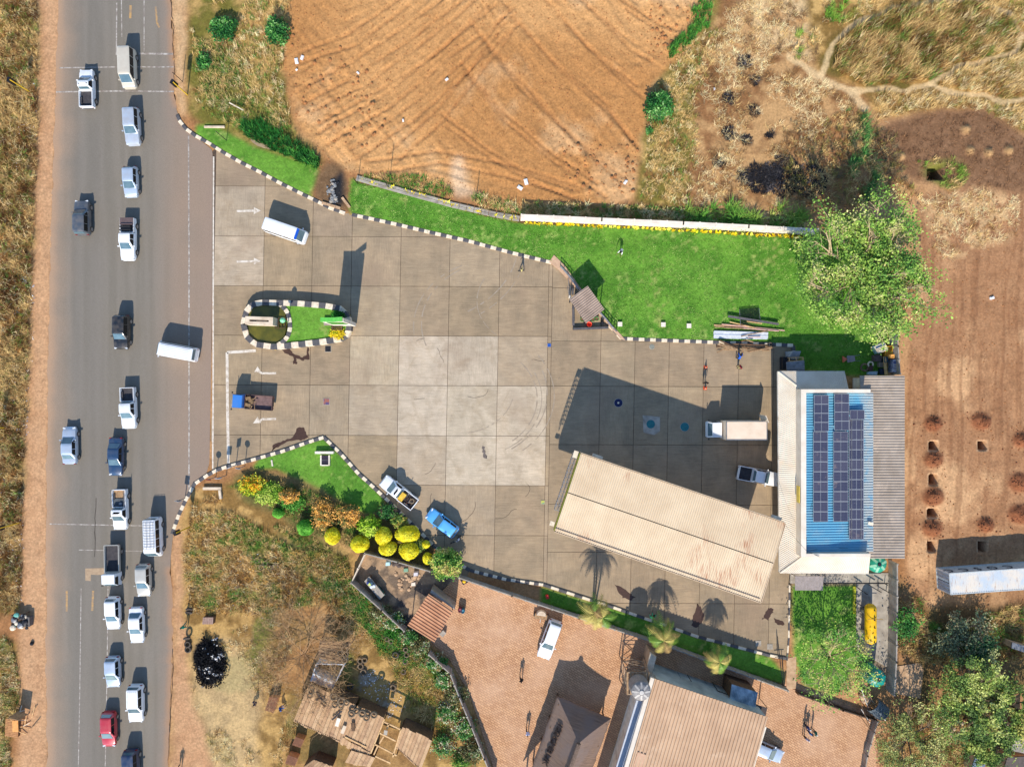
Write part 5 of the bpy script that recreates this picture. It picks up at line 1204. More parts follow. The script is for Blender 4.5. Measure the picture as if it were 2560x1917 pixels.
mb = MB(); mb.tube([ap_ + Vector((0,0,.05)), ap_.lerp(rp,.25) + Vector((0,0,.12)), rp + Vector((0,0,.08))], .28, 8); part(mb, 'ridge_roll', mat('ridge_thatch', (128,106,90), (92,76,64), .95, scale=5), th)
for t in np.linspace(.03, .97, 5):
    for a_, b_2, k_ in ((NWc, SWc, .12), (NEc, SEc, .12)):
        q = a_.lerp(b_2, t).lerp(ap_.lerp(rp, t), k_); mb = MB(); mb.tube([(q.x,q.y,0),(q.x,q.y,2.9)], .1, 8); part(mb, 'pole', WOODB, th)
up_s = (ap_ - NWc.lerp(SWc, .42)); upv = (up_s - axis*up_s.dot(axis)).normalized(); nrm = axis.cross(upv).normalized()
if nrm.z < 0: nrm = -nrm
LETT = mat('letter_dark', (58,46,42), (44,36,34), .9)
seq = [((770,985),'K'), ((745,1075),'E'), ((690,1165),'Y'), ((645,1240),'O'), ((640,1315),'M'), ((598,1395),'B'), ((560,1495),'U'), ((535,1590),'N')]

# ---- warehouse in the lower middle
def zw(x, y): return (1540 + x/4.914, 1580 + y/4.914)
wh = empty('warehouse', W(1740,1880), 0, 'warehouse with large tan ribbed roof and white side gutter', 'warehouse')
wz = 5.0
a, b = W(*zw(480,570), wz), W(*zw(1868,1042), wz+.0); axw = (W(*zw(150,1640), wz) - W(*zw(455,640), wz)).normalized(); Lw = 16
c_, d_ = b + axw*Lw + Vector((0,0,.6)), a + axw*Lw + Vector((0,0,.6))
TAN = mat('tan_roof_sheet', (206,170,134), (188,152,118), .55, scale=.4, wpos=True, c3=(214,182,148), s3=.3)
mb = MB(); corr(mb, a, b, c_, d_, .40, .09); part(mb, 'roof', TAN, wh)
mb = MB(); q0 = W(*zw(265,1465), wz+.3); u_ = (b-a).normalized(); mb.hex([q0, q0+u_*1.0, q0+u_*1.0+axw*4, q0+axw*4][::-1], [p + Vector((0,0,.12)) for p in (q0, q0+u_*1.0, q0+u_*1.0+axw*4, q0+axw*4)][::-1]); part(mb, 'roof_patch', mat('plain_sheet', (206,164,130), (194,152,120), .6, wpos=True), wh)
wallp = [a + u_*.25, b - u_*.25, c_ - u_*.25, d_ + u_*.25]; mb = MB(); mb.prism([tuple(p.to_2d()) for p in wallp], 0, wz-.12); part(mb, 'wall', mat('warehouse_wall', (176,186,180), (140,150,146), .8, scale=.6, wpos=True), wh)
g0 = a - u_*.12 + Vector((0,0,-.02)); mb = MB(); mb.bar(g0 - u_*.2, g0 - u_*.2 + axw*Lw + Vector((0,0,.5)), .45, .3); part(mb, 'parapet', PAR, wh)
g1 = b + u_*.1; mb = MB(); mb.bar(g1 + u_*.2 - Vector((0,0,.8)) + axw*1.4, g1 + u_*.2 + axw*Lw - Vector((0,0,.8)), .5, .2); part(mb, 'side_ledge', WHITE, wh)
mb = MB(); s0 = W(*zw(250,830), 4.0); s1 = W(*zw(345,845), 4.0); mb.hex([s0, s1, s1+axw*Lw, s0+axw*Lw][::-1], [p + Vector((0,0,.12)) for p in (s0, s1, s1+axw*Lw, s0+axw*Lw)][::-1]); part(mb, 'side_canopy', mat('pale_blue_flat_roof', (196,200,208), (180,186,196), .6, wpos=True), wh)
mb = MB(); mb.hex([Vector((p.x,p.y,0)) for p in (s0+u_*.4, s1, s1+axw*Lw, s0+u_*.4+axw*Lw)][::-1], [Vector((p.x,p.y,3.98)) for p in (s0+u_*.4, s1, s1+axw*Lw, s0+u_*.4+axw*Lw)][::-1]); part(mb, 'side_wall', WHITE, wh)
for i, (x, y) in enumerate(((620,600),(1030,740))):
    q = W(*zw(x,y), 3.0); mb = MB(); dv = Vector((-u_.y,u_.x,0)); mb.box((q.x,q.y,2.6), (1.6,.12,1.2), math.atan2(u_.y,u_.x)); part(mb, 'window', KWHITE, wh)
for i, (p0, p1, p2, p3) in enumerate((((1425,640),(1745,740),(1705,975),(1390,870)),)):
    q = [W(*zw(*p), 3.3 - .15*(k > 1)) for k, p in enumerate((p0,p1,p2,p3))]; r = empty('lean_to_shed', (q[0]+q[2])/2 - Vector((0,0,3.2)), 0, 'shed with streaky pale blue metal roof behind the warehouse', 'shed')
    mb = MB(); corr(mb, q[0], q[1], q[2], q[3], .2, .04); part(mb, 'roof', mat('blue_grey_sheet', (186,200,206), (120,136,146), .5, .1, scale=1.2, wpos=True), r); ctr = (q[0]+q[2])/2
    mb = MB(); mb.prism([tuple(p.lerp(ctr,.06).to_2d()) for p in q], 0, 3.0); part(mb, 'wall', WOODB, r)
for i, (p0, p1, p2, p3, z) in enumerate((((1250,715),(1400,770),(1370,870),(1240,810),2.2), ((800,570),(930,610),(920,680),(780,630),2.0), ((1730,890),(1860,930),(1840,1030),(1700,985),2.6))):
    q = [W(*zw(*p), z) for p in (p0,p1,p2,p3)]; r = empty('metal_awning', (q[0]+q[2])/2 - Vector((0,0,z)), 0, ('dark awning between the pale shed and warehouse', 'dark awning over the warehouse back door', 'dark awning right of the pale shed')[i], 'awning')
    mb = MB(); corr(mb, q[0], q[1], q[2], q[3], .16, .03); part(mb, 'roof', mat('awning_dark', (84,72,68), (66,58,56), .7), r); mb = MB()
    for p in q: mb.tube([(p.x,p.y,0), p - Vector((0,0,.06))], .04, 6)
    part(mb, 'posts', DARK, r)
mb = MB(); q = W(*zw(1060,650)); mb.box(q + Vector((0,0,.5)), (.9,.9,1.0), .3); mb.box(q + Vector((0,0,1.02)), (.7,.7,.06), .3); tag(mb.build('black_bin', DARK), 'black bin in the shade behind the warehouse', 'bin')
# perimeter piece and small roofs beside the warehouse corner
mb = MB(); q = [W(*zw(*p), 2.6) for p in ((420,240),(500,300),(440,530),(370,470))]; r = empty('gate_wall', (q[0]+q[2])/2 - Vector((0,0,2.6)), 0, 'thick plastered gate wall at the warehouse corner', 'wall'); mb.prism([tuple(p.to_2d()) for p in q], 0, 2.5); part(mb, 'wall_body', BRICKY, r); mb = MB(); mb.hex([Vector((p.x,p.y,2.505)) for p in q][::-1], [p.lerp((q[0]+q[2])/2,.1) + Vector((0,0,.1)) for p in q][::-1]); part(mb, 'coping', CONC2, r)
# water tower
wt = W(*zw(315,735), 6.8); wroot = empty('water_tower', (wt.x, wt.y, 0), 0, 'grey water tank on a tall lattice stand beside the warehouse', 'water tower'); r = 1.12; z0 = 4.6; h = 2.3
GT = mat('tank_grey', (150,144,138), (126,120,116), .6); m_ = MB(); m_.lathe((0,0,z0), [(r*.98,0)] + [(r*(1 if i%2 else .975), h*.82*i/10) for i in range(1,11)] + [(r*.95,h*.86),(r*.6,h*.95),(r*.25,h)], 28); m_.build('tank_shell', GT, wroot, smooth=True)
for k in range(8):
    a_ = k*math.pi/4; m_ = MB(); m_.bar((math.cos(a_)*r*.3, math.sin(a_)*r*.3, z0+h*.99), (math.cos(a_)*r*.9, math.sin(a_)*r*.9, z0+h*.885), .2, .06); m_.build('roof_rib', mat('tank_grey_pale', (196,188,176), (170,162,152), .6), wroot)
m_ = MB(); m_.lathe((0,0,z0+h), [(.25,-.02),(.25,.08),(.2,.1)], 16); m_.build('lid', mat('tank_lid', (206,198,186), None, .6), wroot)
m_ = MB(); s = 1.25
for k, (x, y) in enumerate(((-s,-s),(s,-s),(s,s),(-s,s))):
    m_.bar((x*1.15,y*1.15,0), (x,y,z0), .09, .09)
    nx_, ny_ = ((s,-s),(s,s),(-s,s),(-s,-s))[k]
    for z in (0, 1.53, 3.06):
        m_.bar((x,y,z), (nx_,ny_,z+1.53), .05, .05); m_.bar((nx_,ny_,z), (x,y,z+1.53), .05, .05); m_.bar((x,y,z+1.53), (nx_,ny_,z+1.53), .05, .05)
    m_.bar((x,y,z0-.05), (nx_,ny_,z0-.05), .12, .12)
m_.build('lattice_stand', mat('lattice_rust', (170,150,126), (140,118,96), .6, .2), wroot)
m_ = MB()
for t in np.linspace(-1.2,1.2,7): m_.box((t,0,z0-.02+.02), (.2,2.6,.06))
m_.build('platform', WOODA, wroot)

# ---- carport roof and things in the small yard
def zy(x, y): return (860 + x/6.37, 1340 + y/6.37)
cpt = empty('yard_carport', W(*zy(1380,1270)), 0, 'red brown ribbed carport roof beside the small yard', 'carport')
q = [W(*zy(*p), 2.7) for p in ((1345,920),(1740,1190),(1440,1690),(1010,1420))]; mb = MB(); corr(mb, q[0], q[3], q[2], q[1], .36, .09); part(mb, 'roof', mat('carport_sheet', (206,150,108), (180,124,86), .6, scale=.6, wpos=True, c3=(166,124,96), s3=.5), cpt)
for p in q: p2 = p.lerp((q[0]+q[2])/2, .06); mb = MB(); mb.tube([(p2.x,p2.y,0),(p2.x,p2.y,2.62)], .06, 6); part(mb, 'post', WOODB, cpt)
q = [W(*zy(*p), 2.3) for p in ((1390,850),(1750,1140),(1760,1170),(1370,900))]; mb = MB(); mb.hex([p - Vector((0,0,2.3)) for p in q][::-1], q[::-1]); part(mb, 'back_wall', PRE, cpt)
tb = empty('work_bench', W(*zy(450,800)), 0, 'long work bench with tins and green tubs by the yard wall', 'bench')
q = [W(*zy(*p), .9) for p in ((400,640),(640,940),(570,1010),(320,720))]; mb = MB(); mb.hex([p - Vector((0,0,.12)) for p in q][::-1], q[::-1]); part(mb, 'top', CONC, tb)
for p in q: p2 = p.lerp((q[0]+q[2])/2,.1); mb = MB(); mb.bar((p2.x,p2.y,0), (p2.x,p2.y,.78), .12, .12); part(mb, 'leg', WOODB, tb)
for i, (x, y, c) in enumerate(((385,735,(40,60,120)),(415,755,(210,230,120)),(440,800,(230,236,246)),(480,790,(220,230,244)),(440,740,(60,90,110)))):
    mb = MB(); p = W(*zy(x,y), .92); mb.lathe(p, [(.16,0),(.18,.28),(.14,.3)], 12); tag(mb.build('paint_tin', mat('tin%d' % i, c, None, .5)), ('navy tin on the work bench', 'lime tin on the work bench', 'white tin at the middle of the work bench', 'white tin at the right of the work bench', 'blue grey tin at the back of the work bench')[i], 'tin')
for i, (x, y) in enumerate(((550,850),(590,905))):
    q_ = W(*zy(x,y)); r = empty('plastic_tub', q_, .7, ('dark green square tub beside the bench', 'mid green square tub at the bench end')[i], 'tub'); c = ((30,60,60),(40,110,90))[i]
    MB().box((0,0,.3), (.8,.7,.6)).build('body', mat('tub_g%d' % i, c, None, .5), r); MB().box((0,0,.62), (.9,.8,.05)).build('rim', mat('tub_rim', (110,140,130), None, .5), r)
for i, (x, y, c) in enumerate(((1855,1150,(120,50,60)),(1897,1165,(40,110,130)))):
    r = empty('barrel', W(*zy(x,y)), 0, ('dark red barrel on the pavers', 'teal barrel on the pavers')[i], 'barrel'); m_ = MB(); m_.lathe((0,0,0), [(.24,0),(.28,.25),(.28,.6),(.25,.85),(.2,.85),(.2,.8)], 16); m_.build('body', mat('barrel%d' % i, c, None, .5), r, smooth=True)
r = empty('yellow_hydrant', W(*zy(1915,710)), 0, 'yellow hydrant in a dark square pit', 'hydrant'); m_ = MB(); m_.box((0,0,.02), (.75,.75,.06), .5); m_.build('pit', DARK, r); m_ = MB(); m_.lathe((0,0,0), [(.2,.05),(.22,.3),(.12,.45)], 12); m_.build('cap', YEL, r, smooth=True)
mb = MB(); mb.box(W(*zy(1580,1530)) + Vector((0,0,.25)), (.6,.5,.5), .8); mb.box(W(*zy(1580,1530)) + Vector((0,0,.52)), (.64,.54,.04), .8); tag(mb.build('stone_block', CONC), 'grey square block beside the carport', 'block')
random.seed(5)
for i in range(26):
    x, y = 960 + random.gauss(0, 110), 690 + random.gauss(0, 70); p = W(*zy(x,y)); s = random.uniform(.12,.3); mb = MB(); mb.lathe(p, [(s,-.05),(s*.9,s*.5),(s*.3,s*.7)], 6); tag(mb.build('rubble_stone', BRICKY), 'small loose rubble stone in the small yard', 'stone', 'rubble stones in the small yard')
for i in range(14):
    x, y = 820 + random.gauss(0, 45), 440 + random.gauss(0, 30); p = W(*zy(x,y)); s = random.uniform(.15,.32); mb = MB(); mb.lathe(p, [(s,-.05),(s*.9,s*.6),(s*.3,s*.9)], 6); tag(mb.build('dark_stone', mat('darkstone', (92,80,74), None, .9)), 'dark stone in the heap by the grey yard wall', 'stone', 'dark stones by the grey yard wall')
for i, (x, y, z, c) in enumerate(((705,430,.5,(190,226,230)),(1150,590,.6,(210,204,206)),(1105,760,.25,(240,220,196)),(985,540,.2,(130,170,140)))):
    r = MB(); p = W(*zy(x,y)); r.hex([p+Vector(v) for v in ((-.3,-.25,0),(.35,-.2,0),(.3,.3,0),(-.28,.25,0))], [p+Vector((v[0]*.8,v[1]*.8,z)) for v in ((-.3,-.25,0),(.35,-.2,0),(.3,.3,0),(-.28,.25,0))]); tag(r.build('rubbish_bag', mat('bag%d' % i, c, None, .6, bmp=.4)), ('pale blue bag near the yard wall','white heaped sacks in the small yard','flat pale slab in the small yard','small green bag in the small yard')[i], 'bag')
# ---- utility trailer on the pavers
tr = empty('garden_trailer', W(1353,1531), -.15, 'small timber trailer with round hood on the pavers', 'trailer')
m_ = MB(); m_.box((0,-.35,.45), (1.5,.6,.12)); m_.build('deck', WOODA, tr)
m_ = MB()
for i in range(9):
    a0, a1 = math.pi*i/9, math.pi*(i+1)/9; m_.hex([(.6*math.cos(a0),-.1,.5),(.6*math.cos(a1),-.1,.5),(.6*math.cos(a1),.5*math.sin(a1)+.05,.5),(.6*math.cos(a0),.5*math.sin(a0)+.05,.5)], [(.55*math.cos(a0),-.1,.9),(.55*math.cos(a1),-.1,.9),(.5*math.cos(a1),.4*math.sin(a1)+.05,.9),(.5*math.cos(a0),.4*math.sin(a0)+.05,.9)])
m_.build('hood', CONC2, tr)
for s in (-1,1): m_ = MB(); m_.torus((0,0,0), .22, .07, 14, 6, tilt=Matrix.Rotation(math.pi/2,3,'Y')); m_.build('wheel', RUBBER, tr, loc=(s*.82,-.2,.28))
m_ = MB(); m_.bar((0,-.6,.4),(0,-1.1,.35),.08,.08); m_.build('drawbar', STEEL, tr)

# ================================================================== VEHICLES (x forward, origin on the ground under the middle)
def paintmat(name, c, metal=0.0, dust=.35):
    if name in _mc: return _mc[name]
    m, nt, b = newmat(name); v = objc(nt)
    f = noise(nt, v, 1.2, 4, .6); col = mixc(nt, ramp(nt, f, [(.4,(0,0,0)),(.75,(dust,)*3)]), lin(c), lin((176,156,132)))
    nt.links.new(col, b.inputs['Base Color']); b.inputs['Roughness'].default_value = .38; b.inputs['Metallic'].default_value = metal
    b.inputs['Coat Weight'].default_value = .6; b.inputs['Coat Roughness'].default_value = .12; _mc[name] = m; return m
GLASS = mat('car_glass', (74,98,106), (96,118,124), .08, scale=1.0); GLASS.node_tree.nodes['Principled BSDF'].inputs['Specular IOR Level'].default_value = .9  # base colour lightened to paint in the sky mirrored by windscreens and rear windows
SGLASS = mat('dim_reflection_glass', (16,20,22), (26,30,32), .1, scale=1.0)  # side panes coloured darker for the dim ground and interior they mirror
HEADL = mat('headlight', (222,226,228), None, .15); TAILL = mat('taillight', (150,20,18), None, .25); TRIM = mat('black_trim', (30,30,32), (40,40,42), .6)
RIM = mat('alloy', (176,178,180), (150,152,154), .35, .7); BEDL = mat('bed_liner', (54,52,56), (72,68,68), .8, scale=3)
CHR = mat('bumper_grey', (96,96,98), (80,80,82), .5)
_wm = {}
def wheel(root, x, y, r):
    if r not in _wm:
        t = MB(); pr = [(r*.62,-.09),(r*.9,-.1),(r,-.07),(r,.07),(r*.9,.1),(r*.62,.09)]
        rings = [[Vector((a*math.cos(2*math.pi*k/18), b, a*math.sin(2*math.pi*k/18))) for k in range(18)] for a, b in pr]; t.loft(rings)
        m_ = MB(); rings = [[Vector((a*math.cos(2*math.pi*k/12), b, a*math.sin(2*math.pi*k/12))) for k in range(12)] for a, b in ((r*.6,-.095),(r*.3,-.07),(r*.3,.07),(r*.6,.095))]; m_.loft(rings)
        _wm[r] = (t.mesh('wheel', angle=40), m_.mesh('rim', angle=40))
    w_ = link('wheel', _wm[r][0], RUBBER, root, (x, y, r)); link('rim', _wm[r][1], RIM, w_)
def section(x, w_, zl, zt, crown=.02):
    return [Vector(p) for p in ((x,-w_*.90,zl),(x,-w_*.985,zl+.12),(x,-w_,zl+.32*(zt-zl)+.05),(x,-w_*.985,zt-.14),(x,-w_*.93,zt-.03),(x,-w_*.75,zt+crown*.4),(x,0,zt+crown),(x,w_*.75,zt+crown*.4),(x,w_*.93,zt-.03),(x,w_*.985,zt-.14),(x,w_,zl+.32*(zt-zl)+.05),(x,w_*.985,zl+.12),(x,w_*.90,zl))]
def outline(xr, xf, w_, rad, bow=.06, n=4):
    """rounded plan outline, counter-clockwise, front slightly bowed"""
    pts = []
    for cx_, cy_, a0 in ((xf-rad, w_-rad, 0), (xr+rad, w_-rad, 90), (xr+rad, -w_+rad, 180), (xf-rad, -w_+rad, 270)):
        for i in range(n+1):
            a = math.radians(a0 + 90*i/n); pts.append((cx_ + rad*math.cos(a), cy_ + rad*math.sin(a)))
    return [(x + (bow*(1-(y/w_)**2) if x > (xr+xf)/2 and x > xf-rad-.01 else 0), y) for x, y in pts]
KINDS = {   # L, W, H, belt, stations (x fraction, width frac, ztop) rear->front, cabin (xr0, xf0, xr1, xf1 as fractions of L from rear), window splits
 'hatch': dict(L=4.0, W=1.70, H=1.48, belt=.92, st=[(0,.78,.70),(.02,.90,.86),(.07,.97,.92),(.3,1,.93),(.62,1,.93),(.72,.99,.92),(.88,.96,.84),(.96,.88,.74),(1,.72,.56)], cab=(.015,.74,.10,.53), win=(.12,.34,.56)),
 'sedan': dict(L=4.5, W=1.72, H=1.44, belt=.90, st=[(0,.76,.72),(.02,.90,.86),(.06,.96,.90),(.22,1,.92),(.6,1,.91),(.70,.99,.90),(.88,.96,.82),(.96,.88,.74),(1,.72,.55)], cab=(.14,.73,.27,.55), win=(.24,.42,.60)),
 'suv': dict(L=4.5, W=1.78, H=1.70, belt=1.05, st=[(0,.80,.75),(.02,.92,.98),(.06,.98,1.04),(.3,1,1.05),(.62,1,1.05),(.70,.99,1.05),(.90,.97,.97),(.97,.90,.86),(1,.74,.62)], cab=(.012,.72,.06,.55), win=(.08,.30,.54)),
 'van': dict(L=4.7, W=1.70, H=1.95, belt=1.10, st=[(0,.84,.8),(.015,.95,1.05),(.05,1,1.10),(.4,1,1.10),(.75,1,1.10),(.84,.99,1.08),(.93,.97,.98),(.98,.90,.84),(1,.74,.6)], cab=(.01,.90,.03,.74), win=(.05,.28,.52)),
 'minibus': dict(L=4.9, W=1.72, H=2.05, belt=1.15, st=[(0,.86,.8),(.012,.95,1.1),(.05,1,1.15),(.4,1,1.15),(.85,1,1.15),(.93,.98,1.1),(.97,.95,1.0),(.99,.88,.84),(1,.74,.6)], cab=(.008,.965,.02,.86), win=(.05,.28,.52,.72)),
 'pickup2': dict(L=5.1, W=1.76, H=1.72, belt=1.03, st=[(0,.90,.66),(.01,.97,.70),(.34,1,.70),(.36,1,1.0),(.40,1,1.03),(.66,1,1.03),(.72,.99,1.02),(.90,.97,.96),(.97,.90,.86),(1,.74,.62)], cab=(.345,.745,.385,.60), win=(.39,.52), bed=(.0,.345,1.08)),
 'pickup1': dict(L=5.0, W=1.72, H=1.66, belt=1.0, st=[(0,.90,.66),(.01,.97,.70),(.44,1,.70),(.46,1,.97),(.5,1,1.0),(.68,1,1.0),(.74,.99,.99),(.90,.97,.93),(.97,.90,.84),(1,.74,.6)], cab=(.445,.765,.485,.63), win=(.49,), bed=(.0,.445,1.06)),
}
def car(kind, fx, fy, hd, label, paint, L=None, dust=None, group=None, roofm=None, cat=None, plate=True, hmid=.8):
    k = dict(KINDS[kind]); s = (L or k['L'])/k['L']; L = L or k['L']; w_ = k['W']/2; Hh = k['H']
    p = F(fx, fy, hmid); root = empty({'pickup1':'pickup','pickup2':'pickup','hatch':'hatchback','suv':'sport_utility_car'}.get(kind, kind), (p.x, p.y, .03 if fx < 456 else .005), math.radians(hd), label, cat or {'pickup1':'pickup','pickup2':'pickup','hatch':'car','sedan':'car','suv':'car'}.get(kind, kind), group)
    X = lambda f: -L/2 + f*L
    mb = MB(); rings = [section(X(f), w_*wf, .24 if 0.03 < f < .97 else .34, zt, .03 if zt > .8 else .005) for f, wf, zt in k['st']]; mb.loft(rings)
    body = mb.build('body', paint, root, angle=38)
    xr0, xf0, xr1, xf1 = [X(f) for f in k['cab']]; wb, wr = w_*.93, w_*.77; bz = k['belt'] - .02
    if kind in ('van','minibus'): wr = w_*.86
    bo = outline(xr0, xf0, wb, .16); ro = outline(xr1, xf1, wr, .16); ri = outline(xr1+.10, xf1-.10, wr-.12, .14); r2 = outline(xr1+.35, xf1-.35, wr-.38, .12)
    mb = MB(); mb.loft([[Vector((x,y,z)) for x, y in o_] for o_, z in ((bo,bz),(ro,Hh-.08),(ri,Hh-.025),(r2,Hh))]); cabin = mb.build('cabin', roofm or paint, root, angle=30)
    zt = Hh-.1
    def pane(nm, q, n=.014):
        q = [Vector(v) for v in q]; N = (q[1]-q[0]).cross(q[3]-q[0]).normalized(); c = sum(q, Vector())/4
        if N.dot(Vector((c.x-(xr0+xf0)/2, c.y, .15))) < 0: N = -N; q = q[::-1]
        m_ = MB(); m_.hex([v - N*.02 for v in q], [v + N*n for v in q]); return m_.build(nm, SGLASS if nm == 'side_window' else GLASS, root)
    L_ = lambda a, b, t: a + (b-a)*t
    # windscreen and rear window lie on the cabin's front and rear faces
    bw_ = .06
    for nm, x0, x1, f0, f1 in (('windscreen', xf0+bw_, xf1+bw_, .10, .97), ('rear_window', xr0, xr1, .30 if kind in ('hatch','suv','van','minibus') else .10, .92)):
        if nm == 'rear_window' and kind.startswith('pickup'): f0 = .25
        za, zb_ = L_(bz, Hh-.08, f0), L_(bz, Hh-.08, f1); xa, xb = L_(x0, x1, f0), L_(x0, x1, f1); wa, wb2 = L_(wb, wr, f0)-.13, L_(wb, wr, f1)-.13
        off = 0 if nm == 'rear_window' else -.03
        pane(nm, [(xa+off,-wa,za),(xa+off,wa,za),(xb+off,wb2,zb_),(xb+off,-wb2,zb_)], .035)
    ws = list(k['win']); ends = ws[1:] + [None]
    for i, f in enumerate(ws):
        a0 = X(f); nxt = ends[i]
        for sgn in (-1, 1):
            f0, f1 = .06, .94; za, zb_ = L_(bz, Hh-.08, f0), L_(bz, Hh-.08, f1); ya, yb_ = L_(wb, wr, f0), L_(wb, wr, f1)
            sa_ = max(a0, L_(xr0,xr1,f0)+.12); sb_ = max(a0, L_(xr0,xr1,f1)+.12)
            if nxt: ea, eb = X(nxt)-.07, X(nxt)-.07
            else: ea, eb = L_(xf0,xf1,f0)-.22, L_(xf0,xf1,f1)-.16
            pane('side_window', [(sa_,sgn*ya,za),(ea,sgn*ya,za),(eb,sgn*yb_,zb_),(sb_,sgn*yb_,zb_)], .012)
    r = .31 if kind in ('hatch','sedan') else .36
    for fxx in (.18, .80): 
        for sgn in (-1, 1): wheel(root, X(fxx if kind not in ('van','minibus') else (.2, .82)[fxx > .5]), sgn*(w_-.055), r)
    for sgn in (-1, 1):
        m_ = MB(); zt2 = k['st'][-2][2]; m_.box((X(.965), sgn*w_*.68, zt2-.06), (.16,.34,.16), sgn*-.35); m_.build('headlight', HEADL, root)
        m_ = MB(); zr = k['st'][1][2]; m_.box((X(.012), sgn*w_*.76, min(zr,.9)-.12), (.10,.22,.24)); m_.build('taillight', TAILL, root)
        m_ = MB(); m_.hex([(xf0-.42,sgn*(wb+.02),bz+.02),(xf0-.30,sgn*(wb+.02),bz+.02),(xf0-.30,sgn*(wb+.22),bz+.06),(xf0-.42,sgn*(wb+.22),bz+.06)][::sgn], [(xf0-.42,sgn*(wb+.02),bz+.16),(xf0-.30,sgn*(wb+.02),bz+.16),(xf0-.30,sgn*(wb+.22),bz+.2),(xf0-.42,sgn*(wb+.22),bz+.2)][::sgn]); m_.build('mirror', paint, root)
    m_ = MB(); m_.box((X(.995), 0, .46), (.10,w_*1.5,.2)); m_.build('front_bumper', CHR if kind.startswith('pickup') else paint, root)
    m_ = MB(); m_.box((X(.004), 0, .50), (.10,w_*1.5,.2)); m_.build('rear_bumper', CHR if kind.startswith('pickup') else paint, root)
    if 'bed' in k:
        x0, x1, hz = X(k['bed'][0])+.02, X(k['bed'][1])-.04, k['bed'][2]; wi = w_-.02
        bed = MB(); bed.box(((x0+x1)/2, 0, .715), (x1-x0-.12, 2*wi-.2, .03)); bed = bed.build('bed_floor', BEDL, root)
        for sgn in (-1,1):
            m_ = MB(); m_.hex([(x0,sgn*(wi-.10),.6),(x1,sgn*(wi-.10),.6),(x1,sgn*wi,.6),(x0,sgn*wi,.6)][::sgn], [(x0,sgn*(wi-.10),hz),(x1,sgn*(wi-.10),hz),(x1,sgn*(wi-.02),hz),(x0,sgn*(wi-.02),hz)][::sgn]); m_.build('bed_side', paint, root)
            m_ = MB(); m_.box((X(.18), sgn*(wi-.21), .82), (.75,.2,.2)); m_.build('wheel_arch', BEDL, root)
        m_ = MB(); m_.box((x0+.04,0,(hz+.6)/2), (.07,2*wi-.21,hz-.6)); m_.build('tailgate', paint, root)
        m_ = MB(); m_.box((x1-.03,0,(hz+.6)/2), (.06,2*wi-.21,hz-.6)); m_.build('bed_front', paint, root)
    root['_L'] = L; del root['_L']
    return root, X, w_, Hh, L
WHT = paintmat('paint_white', (238,238,236), dust=.25); SIL = paintmat('paint_silver', (196,204,212), .35); GRY = paintmat('paint_dark_grey', (84,92,100), .3); BLK = paintmat('paint_black', (26,30,34), dust=.2)
NAV = paintmat('paint_navy', (24,62,96), .2, .15); RED = paintmat('paint_red', (186,40,56), .1, .15); SKY = paintmat('paint_sky_blue', (92,176,232), .1, .05); BEI = paintmat('paint_beige', (206,196,176), .1, .3); DBL = paintmat('paint_dark_blue', (26,50,82), .2, .15); SIB = paintmat('paint_silver_blue', (186,200,214), .3); LGR = paintmat('paint_light_grey', (196,192,180), .2, .35)
car('pickup1', 187, 191, 91, 'white pickup with empty black bed driving up the left lane', WHT, 4.6)
car('suv', 177, 470, 91, 'dark grey estate car driving up the left lane', GRY, 4.2)
car('sedan', 149, 962, 91, 'pale silver saloon driving up the left lane', SIB, 4.5)
r, X, w_, Hh, L = car('van', 277, 148, -88, 'beige van at the head of the queue by the stop line', BEI, 4.7)
car('suv', 285, 273, -87, 'silver car with bonnet scoops, second in the queue', SIL, 4.5)
car('hatch', 281, 392, -88, 'small silver hatchback, third in the queue', SIB, 3.7)
r, X, w_, Hh, L = car('pickup2', 276, 517, -90, 'white pickup with brown bed cover and black roll rack', WHT, 5.1)
m_ = MB(); m_.box((X(.085), 0, 1.10), (L*.17, 2*w_-.16, .06)); m_.build('bed_cover', mat('cover_brown', (104,86,84), (90,74,72), .7), r)
for t in (.22,.30): m_ = MB(); m_.tube([(X(t),-w_+.1,1.06),(X(t),-w_+.2,1.5),(X(t),w_-.2,1.5),(X(t),w_-.1,1.06)], .05, 6); m_.build('roll_bar', TRIM, r)
m_ = MB(); m_.box((X(.26),0,1.3), (.35,1.2,.1)); m_.build('rack_box', TRIM, r)
car('suv', 262, 717, -91, 'black small car in the queue with pale windscreen', BLK, 4.1)
car('pickup2', 277, 881, -88, 'silver white pickup with empty bed, above the navy saloon', paintmat('paint_pearl', (226,228,228)), 5.0)
car('sedan', 249, 986, -91, 'navy blue saloon in the queue', NAV, 4.6)
r, X, w_, Hh, L = car('pickup1', 259, 1100, -89, 'white pickup with rails and load in its long bed', WHT, 4.9)
m_ = MB(); m_.box((X(.33),.0,.80), (1.0,1.35,.16)); m_.build('load_mat', mat('load_grey', (90,96,98), (70,74,78), .8), r)
m_ = MB(); m_.lathe((X(.36),.2,.85), [(.2,0),(.22,.2),(.1,.25)], 12); m_.build('load_tub', mat('load_blue', (70,86,104), None, .7), r)
m_ = MB(); m_.box((X(.14),.0,.76), (1.3,1.4,.06)); m_.build('load_boards', WOODA, r)
for sgn in (-1,1):
    m_ = MB(); m_.tube([(X(.01),sgn*(w_-.06),1.4),(X(.43),sgn*(w_-.06),1.4)], .025, 6)
    for t in (.02,.15,.29,.42): m_.tube([(X(t),sgn*(w_-.06),1.05),(X(t),sgn*(w_-.06),1.4)], .022, 5)
    m_.build('side_rail', STEEL, r)
car('hatch', 309, 1253, -88, 'dusty grey hatchback below the racked minibus', LGR, 3.9)
car('hatch', 243, 1324, -88, 'white hatchback directly below the dropside truck', WHT, 3.9)
